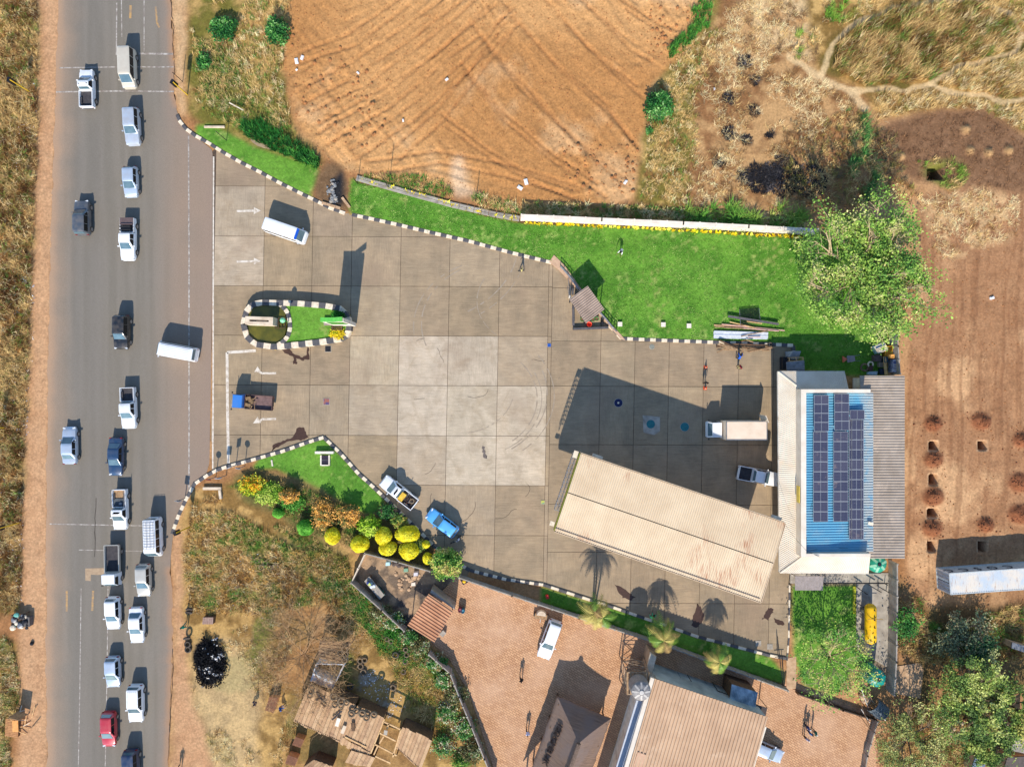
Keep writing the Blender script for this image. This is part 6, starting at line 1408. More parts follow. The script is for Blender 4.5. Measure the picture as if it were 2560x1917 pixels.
car('sedan', 294, 1350, -88, 'white saloon in the right queue lane', WHT, 4.3)
car('hatch', 243, 1451, -88, 'pale silver hatchback above the red hatchback', SIB, 3.7)
r, X, w_, Hh, L = car('suv', 293, 1519, -89, 'white boxy car with spare gear beside the red hatchback', WHT, 4.5)
for t in np.linspace(-.5,.5,5): m_ = MB(); m_.box((X(.32),t,Hh+.01), (L*.42,.05,.03)); m_.build('roof_rib', WHT, r)
car('hatch', 234, 1575, -89, 'red hatchback in the queue', RED, 4.2)
car('suv', 283, 1658, -88, 'dark blue car leaving the frame at the bottom', DBL, 4.4)
r, X, w_, Hh, L = car('minibus', 333, 1159, -88, 'white minibus with wire roof rack in the right queue lane', WHT, 4.7)
m_ = MB()
for t in np.linspace(-.62,.62,4): m_.bar((X(.06),t,Hh+.16),(X(.74),t,Hh+.16),.035,.035)
for t in np.linspace(.06,.74,11): m_.bar((X(t),-.66,Hh+.16),(X(t),.66,Hh+.16),.03,.03)
for t in (.08,.4,.72):
    for sgn in (-1,1): m_.bar((X(t),sgn*.62,Hh-.06),(X(t),sgn*.62,Hh+.16),.03,.03)
m_.build('roof_rack', STEEL, r)
r, X, w_, Hh, L = car('minibus', 616, 499, -19, 'white minibus with blue windscreen band on the concrete', WHT, 5.1, hmid=1.0)
m_ = MB(); m_.box((X(.845),0,Hh-.03), (.30,1.36,.05)); m_.build('blue_band', mat('band_blue', (30,90,190), (24,76,170), .4), r)
r, X, w_, Hh, L = car('minibus', 381, 759, 169.5, 'white minibus turning out onto the road', WHT, 4.9, hmid=1.0)
for t in np.linspace(-.55,.55,7): m_ = MB(); m_.box((X(.44),t,Hh+.005), (L*.72,.05,.03)); m_.build('roof_rib', WHT, r)
r, X, w_, Hh, L = car('pickup1', 861, 1063, 142, 'white pickup loaded with scrap and a yellow crate by the kerb', WHT, 5.0)
m_ = MB(); m_.box((X(.37),.1,1.02), (.62,1.0,.5)); m_.build('yellow_crate', mat('crate_yellow', (236,196,70), (206,160,50), .7), r)
random.seed(8)
for i in range(26):
    a = Vector((X(random.uniform(.04,.32)), random.uniform(-.6,.6), .85+random.random()*.25)); an_ = random.uniform(0,6.28); m_ = MB(); m_.bar(a, a + Vector((math.cos(an_)*.45, math.sin(an_)*.45, random.uniform(-.1,.1))), .05, .05); m_.build('scrap_piece', (mat('scrap_rust', (110,66,44), (60,44,40), .9), DARK, STEEL, WOODB)[i % 4], r)
m_ = MB(); m_.torus((X(.12),-.2,1.05), .26, .08, 14, 6); m_.build('spare_tyre', TYREGR, r)
car('hatch', 955, 1130, 143, 'bright blue hatchback parked on the forecourt', SKY, 4.2)
car('pickup2', 1638, 1028, -11, 'white pickup parked against the shop verandah', WHT, 5.0)
car('suv', 1187, 1381, -110, 'long white car parked on the block pavers', WHT, 4.8, cat='car')
car('hatch', 1657, 1622, -23, 'silver blue car half hidden beside the warehouse', SIB, 4.1)
# light dropside truck in the queue
def truck(fx, fy, hd, label, cabp, L, Wd, hmid=1.0):
    p = F(fx, fy, hmid); root = empty('truck', (p.x,p.y,.02), math.radians(hd), label, 'truck'); X = lambda f: -L/2+f*L; w_ = Wd/2
    m_ = MB(); cl = 1.55; x1 = L/2; x0 = x1-cl
    prof = [(x0,.45),(x1-.05,.45),(x1,.7),(x1-.03,1.15),(x1-.42,1.92),(x0+.05,1.95),(x0,1.85)]
    rings = [[Vector((x,y,z)) for x, z in prof] for y in (-w_*.94,-w_*.97+.02,w_*.97-.02,w_*.94)]
    rings = [[Vector((x, yy, z)) if z < 1.3 else Vector((x, yy*.9, z)) for x, z in prof] for yy in (-w_*.96,-w_*.9,w_*.9,w_*.96)]
    m_.loft(rings); m_.build('cab', cabp, root, angle=25)
    m_ = MB(); m_.hex([(x1-.02,-w_*.78,1.2),(x1-.02,w_*.78,1.2),(x1-.06,w_*.78,1.2),(x1-.06,-w_*.78,1.2)], [(x1-.36,-w_*.7,1.84),(x1-.36,w_*.7,1.84),(x1-.40,w_*.7,1.84),(x1-.40,-w_*.7,1.84)]); m_.build('windscreen', GLASS, root)
    for sgn in (-1,1):
        m_ = MB(); m_.hex([(x0+.35,sgn*w_*.955,1.22),(x1-.12,sgn*w_*.955,1.22),(x1-.12,sgn*w_*.93,1.22),(x0+.35,sgn*w_*.93,1.22)][::-sgn], [(x0+.35,sgn*w_*.895,1.78),(x1-.42,sgn*w_*.895,1.78),(x1-.42,sgn*w_*.86,1.78),(x0+.35,sgn*w_*.86,1.78)][::-sgn]); m_.build('side_window', SGLASS, root)
        m_ = MB(); m_.box((x1-.02,sgn*w_*.72,.85),(.06,.3,.18)); m_.build('headlight', HEADL, root)
        m_ = MB(); m_.box((X(.01),sgn*w_*.7,.62),(.05,.25,.14)); m_.build('taillight', TAILL, root)
        m_ = MB(); m_.box((x1-.1,sgn*(w_+.14),1.35),(.08,.16,.28)); m_.bar((x1-.1,sgn*w_*.9,1.4),(x1-.1,sgn*(w_+.1),1.4),.03,.03); m_.build('mirror', TRIM, root)
    m_ = MB(); m_.box((X(.45),0,.52),(L*.88,.8,.18)); m_.build('chassis', DARK, root)
    m_ = MB(); m_.box((x1-.02,0,.52),(.12,Wd*.9,.16)); m_.build('bumper', cabp, root)
    for f in (.2,.85):
        for sgn in (-1,1): wheel(root, X(f), sgn*(w_-.12), .36)
    return root, X, w_, x0
r, X, w_, x0 = truck(242, 1220, -89, 'white dropside truck with empty bed in the queue', WHT, 4.9, 1.75)
def dropside(r, X, w_, x0, pm, h0=.75, h1=1.12, floor=BEDL):
    m_ = MB(); m_.box(((X(0)+x0)/2-.03,0,h0), (x0-X(0)-.1, 2*w_-.02, .1)); m_.build('bed_floor', floor, r)
    for sgn in (-1,1): m_ = MB(); m_.box(((X(0)+x0)/2-.03,sgn*(w_-.02),(h0+h1)/2+.05), (x0-X(0)-.12,.07,h1-h0)); m_.build('bed_side', pm, r)
    m_ = MB(); m_.box((X(0)+.04,0,(h0+h1)/2+.05), (.07,2*w_-.12,h1-h0)); m_.build('tailgate', pm, r)
    m_ = MB(); m_.box((x0-.10,0,(h0+h1)/2+.12), (.07,2*w_-.12,h1-h0+.15)); m_.build('headboard', pm, r)
dropside(r, X, w_, x0, LGR)
r, X, w_, x0 = truck(545, 868, 176, 'blue cabbed truck with sacks and brown bed entering the forecourt', paintmat('paint_truck_blue', (50,120,196), 0, .1), 4.9, 1.75)
dropside(r, X, w_, x0, mat('bed_brown', (96,72,66), (76,58,54), .8), floor=mat('bed_rust', (130,104,98), (104,82,78), .8))
for i in range(7):
    m_ = MB(); m_.box((0,0,0),(.62,.4,.24)); a = m_.build('sack', mat('sack_tan', (150,120,84), (96,76,56), .9, scale=6), r, (X(.57)+random.uniform(-.35,.4), random.uniform(-.45,.45), .95+.12*(i%3)), (random.uniform(-.2,.2),random.uniform(-.2,.2),random.uniform(0,3)))
m_ = MB(); m_.torus((X(.62),.45,1.0), .3, .1, 14, 6); m_.build('spare_tyre', RUBBER, r)
for i in range(10):
    a = Vector((X(random.uniform(.42,.66)), random.uniform(-.6,.6), 1.1)); an_ = random.uniform(0,6.28); m_ = MB(); m_.bar(a, a+Vector((math.cos(an_)*.6, math.sin(an_)*.6, .05)), .06, .06); m_.build('load_stick', WOODA, r)
# box truck
r, X, w_, x0 = truck(1588, 928, 180, 'white box truck with long cargo body in the canopy shade edge', WHT, 6.4, 2.0, 1.6)
m_ = MB(); bx0, bx1 = X(0), x0-.12; m_.box(((bx0+bx1)/2,0,1.95),(bx1-bx0,2.2,2.4)); m_.build('cargo_box', mat('box_cream', (232,210,184), (216,192,164), .6, scale=.6), r)
m_ = MB()
for sgn in (-1,1): m_.box(((bx0+bx1)/2,sgn*1.08,3.17),(bx1-bx0+.04,.08,.06)); m_.box(((bx0 if sgn<0 else bx1),0,3.17),(.08,2.2,.06))
m_.build('top_rail', STEEL, r)
m_ = MB(); m_.box((X(0)-.12,-1.35,1.9),(.06,.9,2.2),.4); m_.build('rear_door', WHITE, r)
m_ = MB()
for i in range(8): m_.box((x0+.15+i*.14,0,1.975),(.05,1.5,.03))
m_.build('cab_ribs', WHT, r)
# bicycle behind the blue hatchback
bk = empty('bicycle', W(*(1140, 1348)), .6, 'bicycle leaning behind the blue hatchback', 'bicycle')
for s in (-.5,.5): m_ = MB(); m_.torus((0,0,0), .31, .03, 18, 6, tilt=Matrix.Rotation(math.pi/2,3,'X')); m_.build('wheel', RUBBER, bk, loc=(s,0,.34))
m_ = MB(); m_.tube([(-.5,0,.34),(-.1,0,.32),(.35,0,.8),(-.2,0,.8),(-.1,0,.32)], .03, 6); m_.tube([(.5,0,.34),(.35,0,.8),(.32,0,1.0)], .03, 6); m_.build('frame', KWHITE, bk)
m_ = MB(); m_.tube([(.32,-.28,1.02),(.32,.28,1.02)], .025, 6); m_.build('handlebar', STEEL, bk); m_ = MB(); m_.box((-.22,0,.88),(.25,.15,.06)); m_.build('saddle', TRIM, bk)

# ================================================================== VEGETATION
def samp(poly, n, wobble=0):
    """n random ground places (world) inside a photo polygon"""
    P_ = np.array([tuple(F(*p).to_2d()) for p in poly]); lo, hi = P_.min(0), P_.max(0); out = []
    tot = 0
    while tot < n:
        q = rng.random((n*2, 2))*(hi-lo)+lo; q = q[inpoly(q[:,0], q[:,1], P_)]; out.append(q); tot += len(q)
    return np.concatenate(out)[:n]
def area(poly):
    P_ = [F(*p) for p in poly]; return abs(sum(P_[i].x*P_[(i+1)%len(P_)].y - P_[(i+1)%len(P_)].x*P_[i].y for i in range(len(P_))))/2
def pick(cols, probs, n, jit=.18):
    c = np.array([lin(x) for x in cols], np.float32); k = rng.choice(len(cols), n, p=np.array(probs)/sum(probs)); t = c[k]*(1 + jit*rng.standard_normal((n,1)))
    return np.clip(t, 0.005, 1)
def clump_tint(C, s, cols, probs, seed=0, jit=.16):
    """colour varies clump by clump"""
    f = fbm(C[:,0]+C[:,2]*.7, C[:,1]-C[:,2]*.4, s, 400+seed, 3); k = np.argsort(np.argsort(f))/len(f); cum = np.cumsum(np.array(probs)/sum(probs)); idx = np.searchsorted(cum, np.clip(k+rng.normal(0,jit,len(k)),0,.999)); c = np.array([lin(x) for x in cols])[np.clip(idx,0,len(cols)-1)]
    return c*(1+.15*rng.standard_normal((len(C),1)))
def blades(base, H_, lean, width, cols, probs, nb, spread=.12, bias=None, jit=.2):
    """grass tufts: base (T,2), nb blades each; each blade is a bent tapering strip"""
    T = len(base); N = T*nb; b = np.repeat(base, nb, 0) + rng.normal(0, spread, (N,2)); z = gzs(b[:,0], b[:,1])
    a = rng.random(N)*2*np.pi
    Hs = np.repeat(H_*(0.6+.8*rng.random(T)), nb)*(.6+.6*rng.random(N)); ln = Hs*lean*(.4+1.2*rng.random(N))
    dx, dy = np.cos(a)*ln, np.sin(a)*ln
    if bias is not None: dx += bias[0]*Hs; dy += bias[1]*Hs
    px, py = -np.sin(a)*width/2, np.cos(a)*width/2
    V = np.empty((N,5,3), np.float32)
    V[:,0] = np.stack([b[:,0]-px, b[:,1]-py, z-.03],1); V[:,1] = np.stack([b[:,0]+px, b[:,1]+py, z-.03],1)
    V[:,2] = np.stack([b[:,0]+dx*.4-px*.8, b[:,1]+dy*.4-py*.8, z+Hs*.7],1); V[:,3] = np.stack([b[:,0]+dx*.4+px*.8, b[:,1]+dy*.4+py*.8, z+Hs*.7],1)
    V[:,4] = np.stack([b[:,0]+dx, b[:,1]+dy, z+Hs],1)
    i = np.arange(N)[:,None]*5
    Fc = np.concatenate([i+np.array([[0,1,3]]), i+np.array([[0,3,2]]), i+np.array([[2,3,4]])])
    tc = np.repeat(clump_tint(np.concatenate([base, np.zeros((T,1))],1), 1.6, cols, probs, len(cols)*7+T%50, .3)*1.18, nb, 0)*(1+.12*rng.standard_normal((N,1))); tint = np.repeat(np.concatenate([np.clip(tc,.004,1), np.ones((N,1))],1), 5, 0)
    return V.reshape(-1,3), Fc, tint
GRASSM = tintmat('grass_blades', .85, scale=3, amt=.1); LEAFM = tintmat('leaves', .6, scale=2, amt=.12)
STRAWC, BRN_, OLV, GRN, DKG, PAL = (210,176,114), (140,100,56), (138,130,64), (88,130,48), (54,88,38), (230,202,150)
def patch(name, poly, dens, H_, cols, probs, label, nb=12, lean=.8, width=.05, clump=None, bias=None, spread=.14, seed=0, thr=.45):
    if name not in ('green_tufts','hedge_row','lawn_blades','scattered_litter'): dens *= 1.5; width *= .75; H_ *= .85
    n = int(area(poly)*dens); q = samp(poly, n)
    if clump:
        f = fbm(q[:,0], q[:,1], clump, 200+seed, 3); q = q[f > thr]
    for pt in PATHS: q = q[dist_line(q[:,0], q[:,1], pt) > .5]
    V, Fc, t = blades(q, H_, lean, width, cols, probs, nb, spread, bias)
    return tag(link(name, np_mesh(name, V, Fc, t), GRASSM), label, None, None, 'stuff')
WEST2 = [(0,0),(80,0),(82,300),(72,500),(60,800),(50,1000),(46,1250),(42,1310),(0,1325)]
patch('dry_grass', WEST2, 9, .6, [STRAWC,BRN_,OLV,GRN,PAL,(96,62,32)], [3,3,1.2,.5,.8,2], 'tall dry brown grass along the west verge', 12, .9, .05, bias=(.3,-.2))
patch('dry_grass', [(0,1375),(26,1385),(44,1470),(38,1560),(18,1600),(28,1656),(0,1656)], 8, .5, [STRAWC,OLV,GRN,BRN_,PAL], [2,2,1.5,1.5,1], 'mixed weeds at the lower west verge', 12, .9)
patch('scattered_litter', [(30,100),(86,100),(84,500),(56,1000),(50,1300),(0,1300),(0,900),(40,500)], 2.6, .08, [(236,232,228),(210,214,220),(190,206,220)], [3,2,1], 'white litter scattered through the verge grass', 2, 1.6, .12, clump=4, thr=.5)
patch('scattered_litter', [(400,1200),(560,1180),(700,1300),(560,1330),(470,1300)], .8, .08, [(236,232,228),(210,214,220)], [3,2], 'white litter in the southwest dry grass', 2, 1.6, .14, clump=4, thr=.45)
patch('scattered_litter', [(775,1445),(830,1450),(880,1530),(840,1550),(790,1500)], 4, .08, [(232,230,226),(206,200,192)], [3,2], 'heap of white rubbish behind the tyre shed', 3, 1.8, .1)
patch('weedy_grass', [(412,0),(630,0),(612,120),(614,210),(630,270),(600,290),(520,250),(420,230)], 5, .45, [STRAWC,OLV,GRN,BRN_,PAL], [3,2.2,1.4,1,1], 'weedy dry grass plot left of the graded lot', 12, .9, clump=5, thr=.36)
patch('weedy_grass', [(440,90),(520,120),(560,200),(605,220),(640,295),(690,352),(600,320),(520,285),(440,240)], 7, .5, [OLV,GRN,DKG,STRAWC], [2,2.5,1.2,1], 'green weeds above the striped kerb', 12, .8, clump=4, thr=.42)
patch('hedge_row', [(525,270),(560,262),(640,312),(690,345),(688,365),(640,345),(580,318),(530,290)], 16, .7, [(34,96,34),(46,110,40),(28,80,34),(70,130,50)], [3,2,2,1], 'low dark green hedge above the kerbside lawn', 16, .5, .07)
patch('weedy_grass', [(770,378),(900,378),(970,395),(980,430),(900,415),(780,388)], 9, .35, [GRN,OLV,(60,120,40),STRAWC], [3,1.5,2,.8], 'green weeds behind the stone edging', 12, .7)
patch('weedy_grass', [(1000,415),(1130,440),(1310,445),(1480,452),(1740,470),(1740,500),(1430,478),(1130,468),(1040,450)], 7, .5, [STRAWC,GRN,OLV,(64,120,44),PAL], [2,2,1.5,1.5,1.2], 'mixed grass behind the whitewashed wall', 14, .8)
patch('green_tufts', [(1480,448),(1740,452),(1740,500),(1480,488)], 1.1, .95, [(120,150,60),(90,140,50),(150,160,80)], [2,2,1], 'spiky green tufts behind the whitewashed wall', 40, 1.0, .07, spread=.22)
patch('green_tufts', [(1500,0),(1540,0),(1528,60),(1470,112),(1440,128),(1440,105),(1490,60)], 10, .5, [(60,120,40),(84,140,50),(46,100,36)], [2,2,1], 'bright green grass edge of the graded lot', 14, .7)
patch('weedy_grass', [(1470,112),(1540,60),(1570,70),(1540,130),(1500,230),(1510,330),(1480,440),(1385,440),(1400,300),(1400,215),(1440,170)], 6, .4, [STRAWC,OLV,PAL,GRN,BRN_], [3,2,2,.8,1], 'straw grass strip right of the graded lot', 12, 1.0)
patch('dry_stubble', [(1575,0),(1800,0),(1790,90),(1740,150),(1850,200),(1850,240),(1720,330),(1690,450),(1500,440),(1510,330),(1500,230),(1540,130)], 4.5, .28, [PAL,STRAWC,BRN_,(110,84,56)], [3,2,2,1], 'pale straw stubble on the cleared plot', 9, 2.0, .045, clump=3, thr=.42)
patch('green_tufts', [(1740,0),(1860,0),(1850,50),(1780,80),(1760,140),(1710,160),(1720,60)], 1.2, .6, [(110,150,50),(140,150,70),STRAWC], [2,1.5,2], 'scattered green tufts near the dirt path', 30, 1.0, .06, clump=3)
patch('tall_dry_grass', [(1800,150),(1805,100),(1860,55),(1935,22),(2010,12),(2110,8),(2175,42),(2198,78),(2182,108),(2110,130),(2065,135),(2020,170),(1940,180),(1870,188)], 9, .95, [STRAWC,BRN_,OLV,GRN,PAL,(100,70,34)], [3,2.6,2.4,1.2,.8,1.2], 'dense tall dry grass inside the looping path', 14, .7, .055, bias=(.28,.22))
patch('tall_dry_grass', [(2060,150),(2130,142),(2212,110),(2212,215),(2160,212),(2050,192),(2010,180)], 8, .6, [STRAWC,PAL,BRN_,OLV], [4,2,2,.8], 'straw grass right of the looping path', 12, .9, .05, bias=(.4,.3))
patch('tall_dry_grass', [(1890,200),(2000,195),(2100,215),(2212,232),(2212,285),(2130,240),(2030,230),(1890,258)], 7, .4, [STRAWC,PAL,BRN_,OLV], [4,3,1.5,1], 'straw grass below the winding path', 11, 1.1, .045, bias=(.3,.2))
patch('tall_dry_grass', [(1860,0),(2212,0),(2212,60),(2180,25),(2110,-5),(2010,-2),(1930,8),(1850,45),(1800,60)], 7, .4, [STRAWC,PAL,OLV,(140,140,60)], [4,2,2,1.5], 'straw and olive grass at the top right corner', 11, 1.0)
patch('shade_grass', [(1690,330),(1800,250),(1860,235),(1930,290),(1960,390),(1990,430),(1760,450),(1690,440)], 5, .4, [STRAWC,BRN_,OLV,(110,96,70)], [2,2,1.5,1.5], 'rough grass in the shade of the big tree', 11, 1.1)
patch('green_tufts', [(1830,240),(1870,250),(1885,340),(1910,400),(1870,440),(1830,430),(1835,330)], 7, .7, [(70,130,60),(90,124,60),(120,150,76),STRAWC], [2,2,1.5,1.5], 'bright green grass strip leading up from the big tree', 14, .9, .05, clump=1.6, thr=.46)
patch('green_tufts', [(1970,350),(2060,335),(2110,375),(2060,410),(1990,395)], 5, .35, [(110,140,50),(140,150,70),STRAWC], [2,1,1], 'green grass ring around the square pit', 12, 1.0, clump=2.5)
patch('dry_stubble', [(1985,430),(2080,410),(2200,425),(2190,520),(2040,560),(1995,520)], 5, .25, [PAL,STRAWC,BRN_], [3,2,1], 'pale straw trash on the red soil', 8, 2.0, .045, clump=3)
patch('dry_stubble', [(1870,300),(2030,240),(2150,250),(2212,290),(2212,410),(2100,410),(1990,390)], 2.5, .15, [(120,84,54),(150,110,74),(96,66,44)], [2,1,2], 'brown crumbs on the tilled patch', 7, 1.6, .06)
patch('dry_grass', [(420,1085),(470,1075),(560,1130),(640,1180),(740,1210),(760,1260),(850,1350),(760,1380),(700,1300),(560,1330),(410,1320),(398,1200)], 8, .5, [GRN,OLV,STRAWC,(196,152,80),PAL,BRN_], [.8,1.8,4,2,1.5,1], 'golden dry grass on the southwest plot', 13, .9)
patch('weedy_grass', [(590,1130),(660,1150),(760,1215),(740,1270),(700,1260),(620,1200)], 7, .45, [OLV,GRN,DKG,STRAWC], [2,1.5,1.5,1.5], 'shaded weeds below the topiary garden', 13, .8)
patch('weedy_grass', [(700,1250),(765,1255),(880,1365),(930,1405),(910,1440),(840,1420),(770,1330)], 9, .5, [(64,130,44),(90,146,56),OLV,DKG], [3,2,1,1.2], 'lush green weeds along the yard wall', 15, .8, .06)
patch('dry_grass', [(790,1370),(940,1400),(985,1470),(1010,1560),(960,1580),(880,1530),(850,1450)], 7, .4, [STRAWC,OLV,(176,150,70),GRN], [3,2,2,.8], 'short golden grass behind the tyre sheds', 12, .9, clump=6, thr=.35)
patch('dry_grass', [(410,1470),(430,1520),(520,1600),(640,1560),(640,1656),(470,1656),(450,1600)], 4, .3, [PAL,STRAWC,OLV,BRN_], [3,3,1.2,1], 'thin straw grass at the bottom left', 10, 1.0, clump=5, thr=.4)
patch('dry_grass', [(470,1380),(580,1330),(640,1360),(600,1500),(560,1500),(520,1440)], 5, .3, [PAL,STRAWC,BRN_,OLV], [3,3,2,1], 'pale grass around the burnt heap', 10, 1.0, clump=5, thr=.4)
patch('rough_grass', [(1930,1290),(1990,1290),(2000,1340),(2060,1350),(2212,1300),(2212,1420),(2100,1440),(1990,1430),(1930,1400)], 7, .5, [STRAWC,OLV,BRN_,(110,100,70),GRN], [2,2,2,2,1], 'rough grass below the shipping container', 12, 1.0)
patch('rough_grass', [(1890,1600),(1990,1520),(2080,1560),(2140,1620),(2120,1656),(1890,1656)], 5, .4, [STRAWC,OLV,BRN_,GRN], [2,2,1.5,1], 'rough grass at the bottom right', 12, 1.0)
patch('garden_grass', [(500,1050),(560,1080),(640,1130),(720,1165),(780,1190),(800,1130),(720,1080),(640,1045),(540,1030)], 7, .35, [GRN,OLV,(64,110,44),STRAWC], [2,1.5,2,1], 'uneven green ground cover in the garden bed', 12, .8)
patch('lawn_blades', LAWN_A, 14, .07, [(100,150,50),(80,134,40),(150,174,90)], [3,3,1], 'short mown blades of the main lawn', 5, 1.2, .06)
q = []
for (x, y, r) in ((1606,135,15),(1572,212,13),(1630,175,11),(1627,240,12),(1574,288,15),(1612,300,12),(1553,350,13),(1662,290,9),(1640,385,34),(1690,380,44),(1750,392,36),(1605,382,16)):
    k = int(r*r*.22); a = rng.random(k)*6.28; d = r*rng.random(k)**.6; c_ = F(x, y); q.append(np.stack([c_.x+np.cos(a)*d/17.7, c_.y+np.sin(a)*d/17.7],1))
V, Fc, t = blades(np.concatenate(q), .16, 1.8, .07, [(34,32,34),(52,50,52),(90,84,84),(26,24,26)], [3,3,1,2], 9, .1); tag(link('burnt_stubble', np_mesh('burnt_stubble', V, Fc, t), GRASSM), 'burnt black patches on the cleared plot', None, None, 'stuff')
# yellow marigold rows
fl = []
for pts, st in (([(776,391),(900,419),(1040,461),(1118,474)], .6), ([(1128,481),(1430,496),(1735,514)], .55)):
    P_ = [F(*p) for p in pts]
    for a, b in zip(P_[:-1], P_[1:]):
        n = int((b-a).length/st)
        for i in range(n): p = a.lerp(b, (i+random.uniform(.2,.8))/n); fl.append((p.x+random.uniform(-.06,.06), p.y+random.uniform(-.06,.06)))
V, Fc, t = blades(np.array(fl), .24, .8, .12, [(240,214,40),(226,196,30),(250,230,90)], [2,2,1], 16, .07); tag(link('flower_row', np_mesh('flower_row', V, Fc, t), GRASSM), 'row of small yellow flowers along the lawn wall', None, None, 'stuff')

def leafmesh(name, C, size, cols, probs, up=1.0, jit=.18, asp=.6, tintc=None, out=None):
    """leaf faces at centres C, each a folded diamond of its own"""
    N = len(C); nrm = rng.normal(0,1,(N,3)); nrm[:,2] = np.abs(nrm[:,2])+up
    if out is not None: nrm = nrm*.45 + out*1.1
    nrm /= np.linalg.norm(nrm,axis=1)[:,None]
    t = rng.normal(0,1,(N,3)); t -= nrm*(t*nrm).sum(1)[:,None]; t /= np.linalg.norm(t,axis=1)[:,None]; b = np.cross(nrm,t)
    s = (size*(.6+.8*rng.random(N)))[:,None]
    V = np.stack([C-t*s, C+b*s*asp+nrm*s*.18, C+t*s, C-b*s*asp+nrm*s*.18],1)
    i = np.arange(N)[:,None]*4; Fc = np.concatenate([i+np.array([[0,1,2]]), i+np.array([[0,2,3]])])
    tc = pick(cols, probs, N, jit) if tintc is None else tintc
    return np_mesh(name, V.reshape(-1,3), Fc, np.repeat(np.concatenate([np.clip(tc,.004,1),np.ones((N,1))],1),4,0))
BARK = mat('bark', (150,128,100), (104,86,66), .9, scale=6); BARKP = mat('pale_bark', (206,184,142), (160,136,100), .9, scale=6); BARKB = mat('dry_twig', (184,146,104), (146,110,76), .9, scale=6)
def skeleton(base, h, spread, n1=6, n2=5, n3=4, r0=.18, seed=0, z1=.35, flat=.5):
    """trunk, limbs, branches, twigs: list of (p0,p1,p2,r0,r1); tips"""
    R = random.Random(seed); segs = []; tips = []
    top = base + Vector((R.uniform(-.3,.3), R.uniform(-.3,.3), h*z1)); segs.append([base, base.lerp(top,.5)+Vector((R.uniform(-.1,.1),R.uniform(-.1,.1),0)), top, r0, r0*.75])
    for i in range(n1):
        a = 2*math.pi*(i+R.uniform(-.3,.3))/n1; rr = spread*(R.uniform(.05,.3) if i % 3 == 0 else R.uniform(.38,.62)); e = top + Vector((math.cos(a)*rr, math.sin(a)*rr, h*(1-z1)*R.uniform(.35,.65))); m = top.lerp(e,.5)+Vector((R.uniform(-.3,.3),R.uniform(-.3,.3),R.uniform(0,.4))); segs.append([top,m,e,r0*.55,r0*.3])
        for j in range(n2):
            st = m.lerp(e, R.uniform(.1,1)); a2 = a+R.uniform(-1.1,1.1); rr = spread*R.uniform(.25,.45); e2 = st + Vector((math.cos(a2)*rr, math.sin(a2)*rr, h*R.uniform(-.02,.28))); m2 = st.lerp(e2,.5)+Vector((R.uniform(-.2,.2),R.uniform(-.2,.2),R.uniform(0,.25))); segs.append([st,m2,e2,r0*.24,r0*.11]); tips.append(m2); tips.append(e2)
            for k in range(n3):
                st2 = m2.lerp(e2, R.uniform(0,1)); a3 = a2+R.uniform(-1.3,1.3); rr = spread*R.uniform(.1,.22); e3 = st2 + Vector((math.cos(a3)*rr, math.sin(a3)*rr, h*R.uniform(-.03,.14))); segs.append([st2, st2.lerp(e3,.5)+Vector((0,0,.06)), e3, r0*.09, r0*.03]); tips.append(e3)
    return segs, tips
def bark_mb(segs):
    mb = MB()
    for s in segs:
        n = 8 if s[3] > .1 else 5 if s[3] > .03 else 3
        mb.tube([s[0], s[1], s[2]], s[3], n, r1=s[4])
    return mb
def tree(fx, fy, h, rad, label, cols, probs, nl, leaf, seed, hm=.6, bark=BARK, clus=.7, name='leafy_tree', r0=.2, group=None, n=(7,5,4), flat=.55, z1=.35):
    base = F(fx, fy, h*hm); base.z = 0; root = empty(name, base, 0, label, 'tree', group); segs, tips = skeleton(Vector((0,0,0)), h, rad, *n, r0=r0, seed=seed, z1=z1)
    big = [s for s in segs if s[3] > .3*r0]; sm = [s for s in segs if s[3] <= .3*r0]
    bark_mb(big).build('trunk', bark, root, smooth=True); bark_mb(sm).build('branch', bark, root)
    T = np.array([tuple(t) for t in tips]); k = rng.integers(0, len(T), nl); C = T[k] + rng.normal(0, 1, (nl,3))*np.array([clus,clus,clus*flat])
    f_ = nl//2; q = rng.normal(0,1,(f_,3)); q /= np.linalg.norm(q,axis=1)[:,None]; q[:,2] = np.abs(q[:,2]); q *= (rng.random((f_,1))**.4); C[:f_] = q*np.array([rad*.85, rad*.85, h*.42]) + np.array([0,0,h*.5])
    C = C[fbm(C[:,0]+C[:,2], C[:,1]-C[:,2]*.5, 1.1, 700+seed, 3) > .42]
    C[:,2] = np.maximum(C[:,2], .3); link('crown', leafmesh('crown', C, leaf, cols, probs, tintc=clump_tint(C, 1.6, cols, probs, seed)*1.2), LEAFM, root)
    return root
LG, MG, DG, YG = (150,178,74), (98,140,50), (54,96,40), (176,186,96)
tree(1862, 588, 8.5, 8.4, 'large spreading green tree at the right end of the lawn', [(84,124,50),(104,140,54),(120,152,60),(140,164,70),(156,172,84),(176,170,110)], [1.5,3,4,3,2,.8], 44000, .13, 4, clus=.6, r0=.34, n=(9,7,5), bark=BARKP)
tree(1803, 1425, 5.5, 5.6, 'sparse tree with pale branches over the rear lawn', [(80,128,48),MG,LG,(170,160,90)], [2,3,3,1.5], 5500, .11, 9, bark=BARKP, clus=.42, n=(8,6,5), r0=.16)
tree(2092, 1505, 6.0, 5.4, 'dense dark green tree at the right edge', [(84,108,50),(108,130,56),(140,154,68),(176,180,100)], [2,3,3,2], 15000, .12, 12, clus=.5)
tree(2195, 1530, 5.0, 4.4, 'green tree cut by the right edge beside the dense one', [(84,108,46),(118,138,56),(170,166,84)], [2,3,2], 9000, .12, 14, clus=.5)
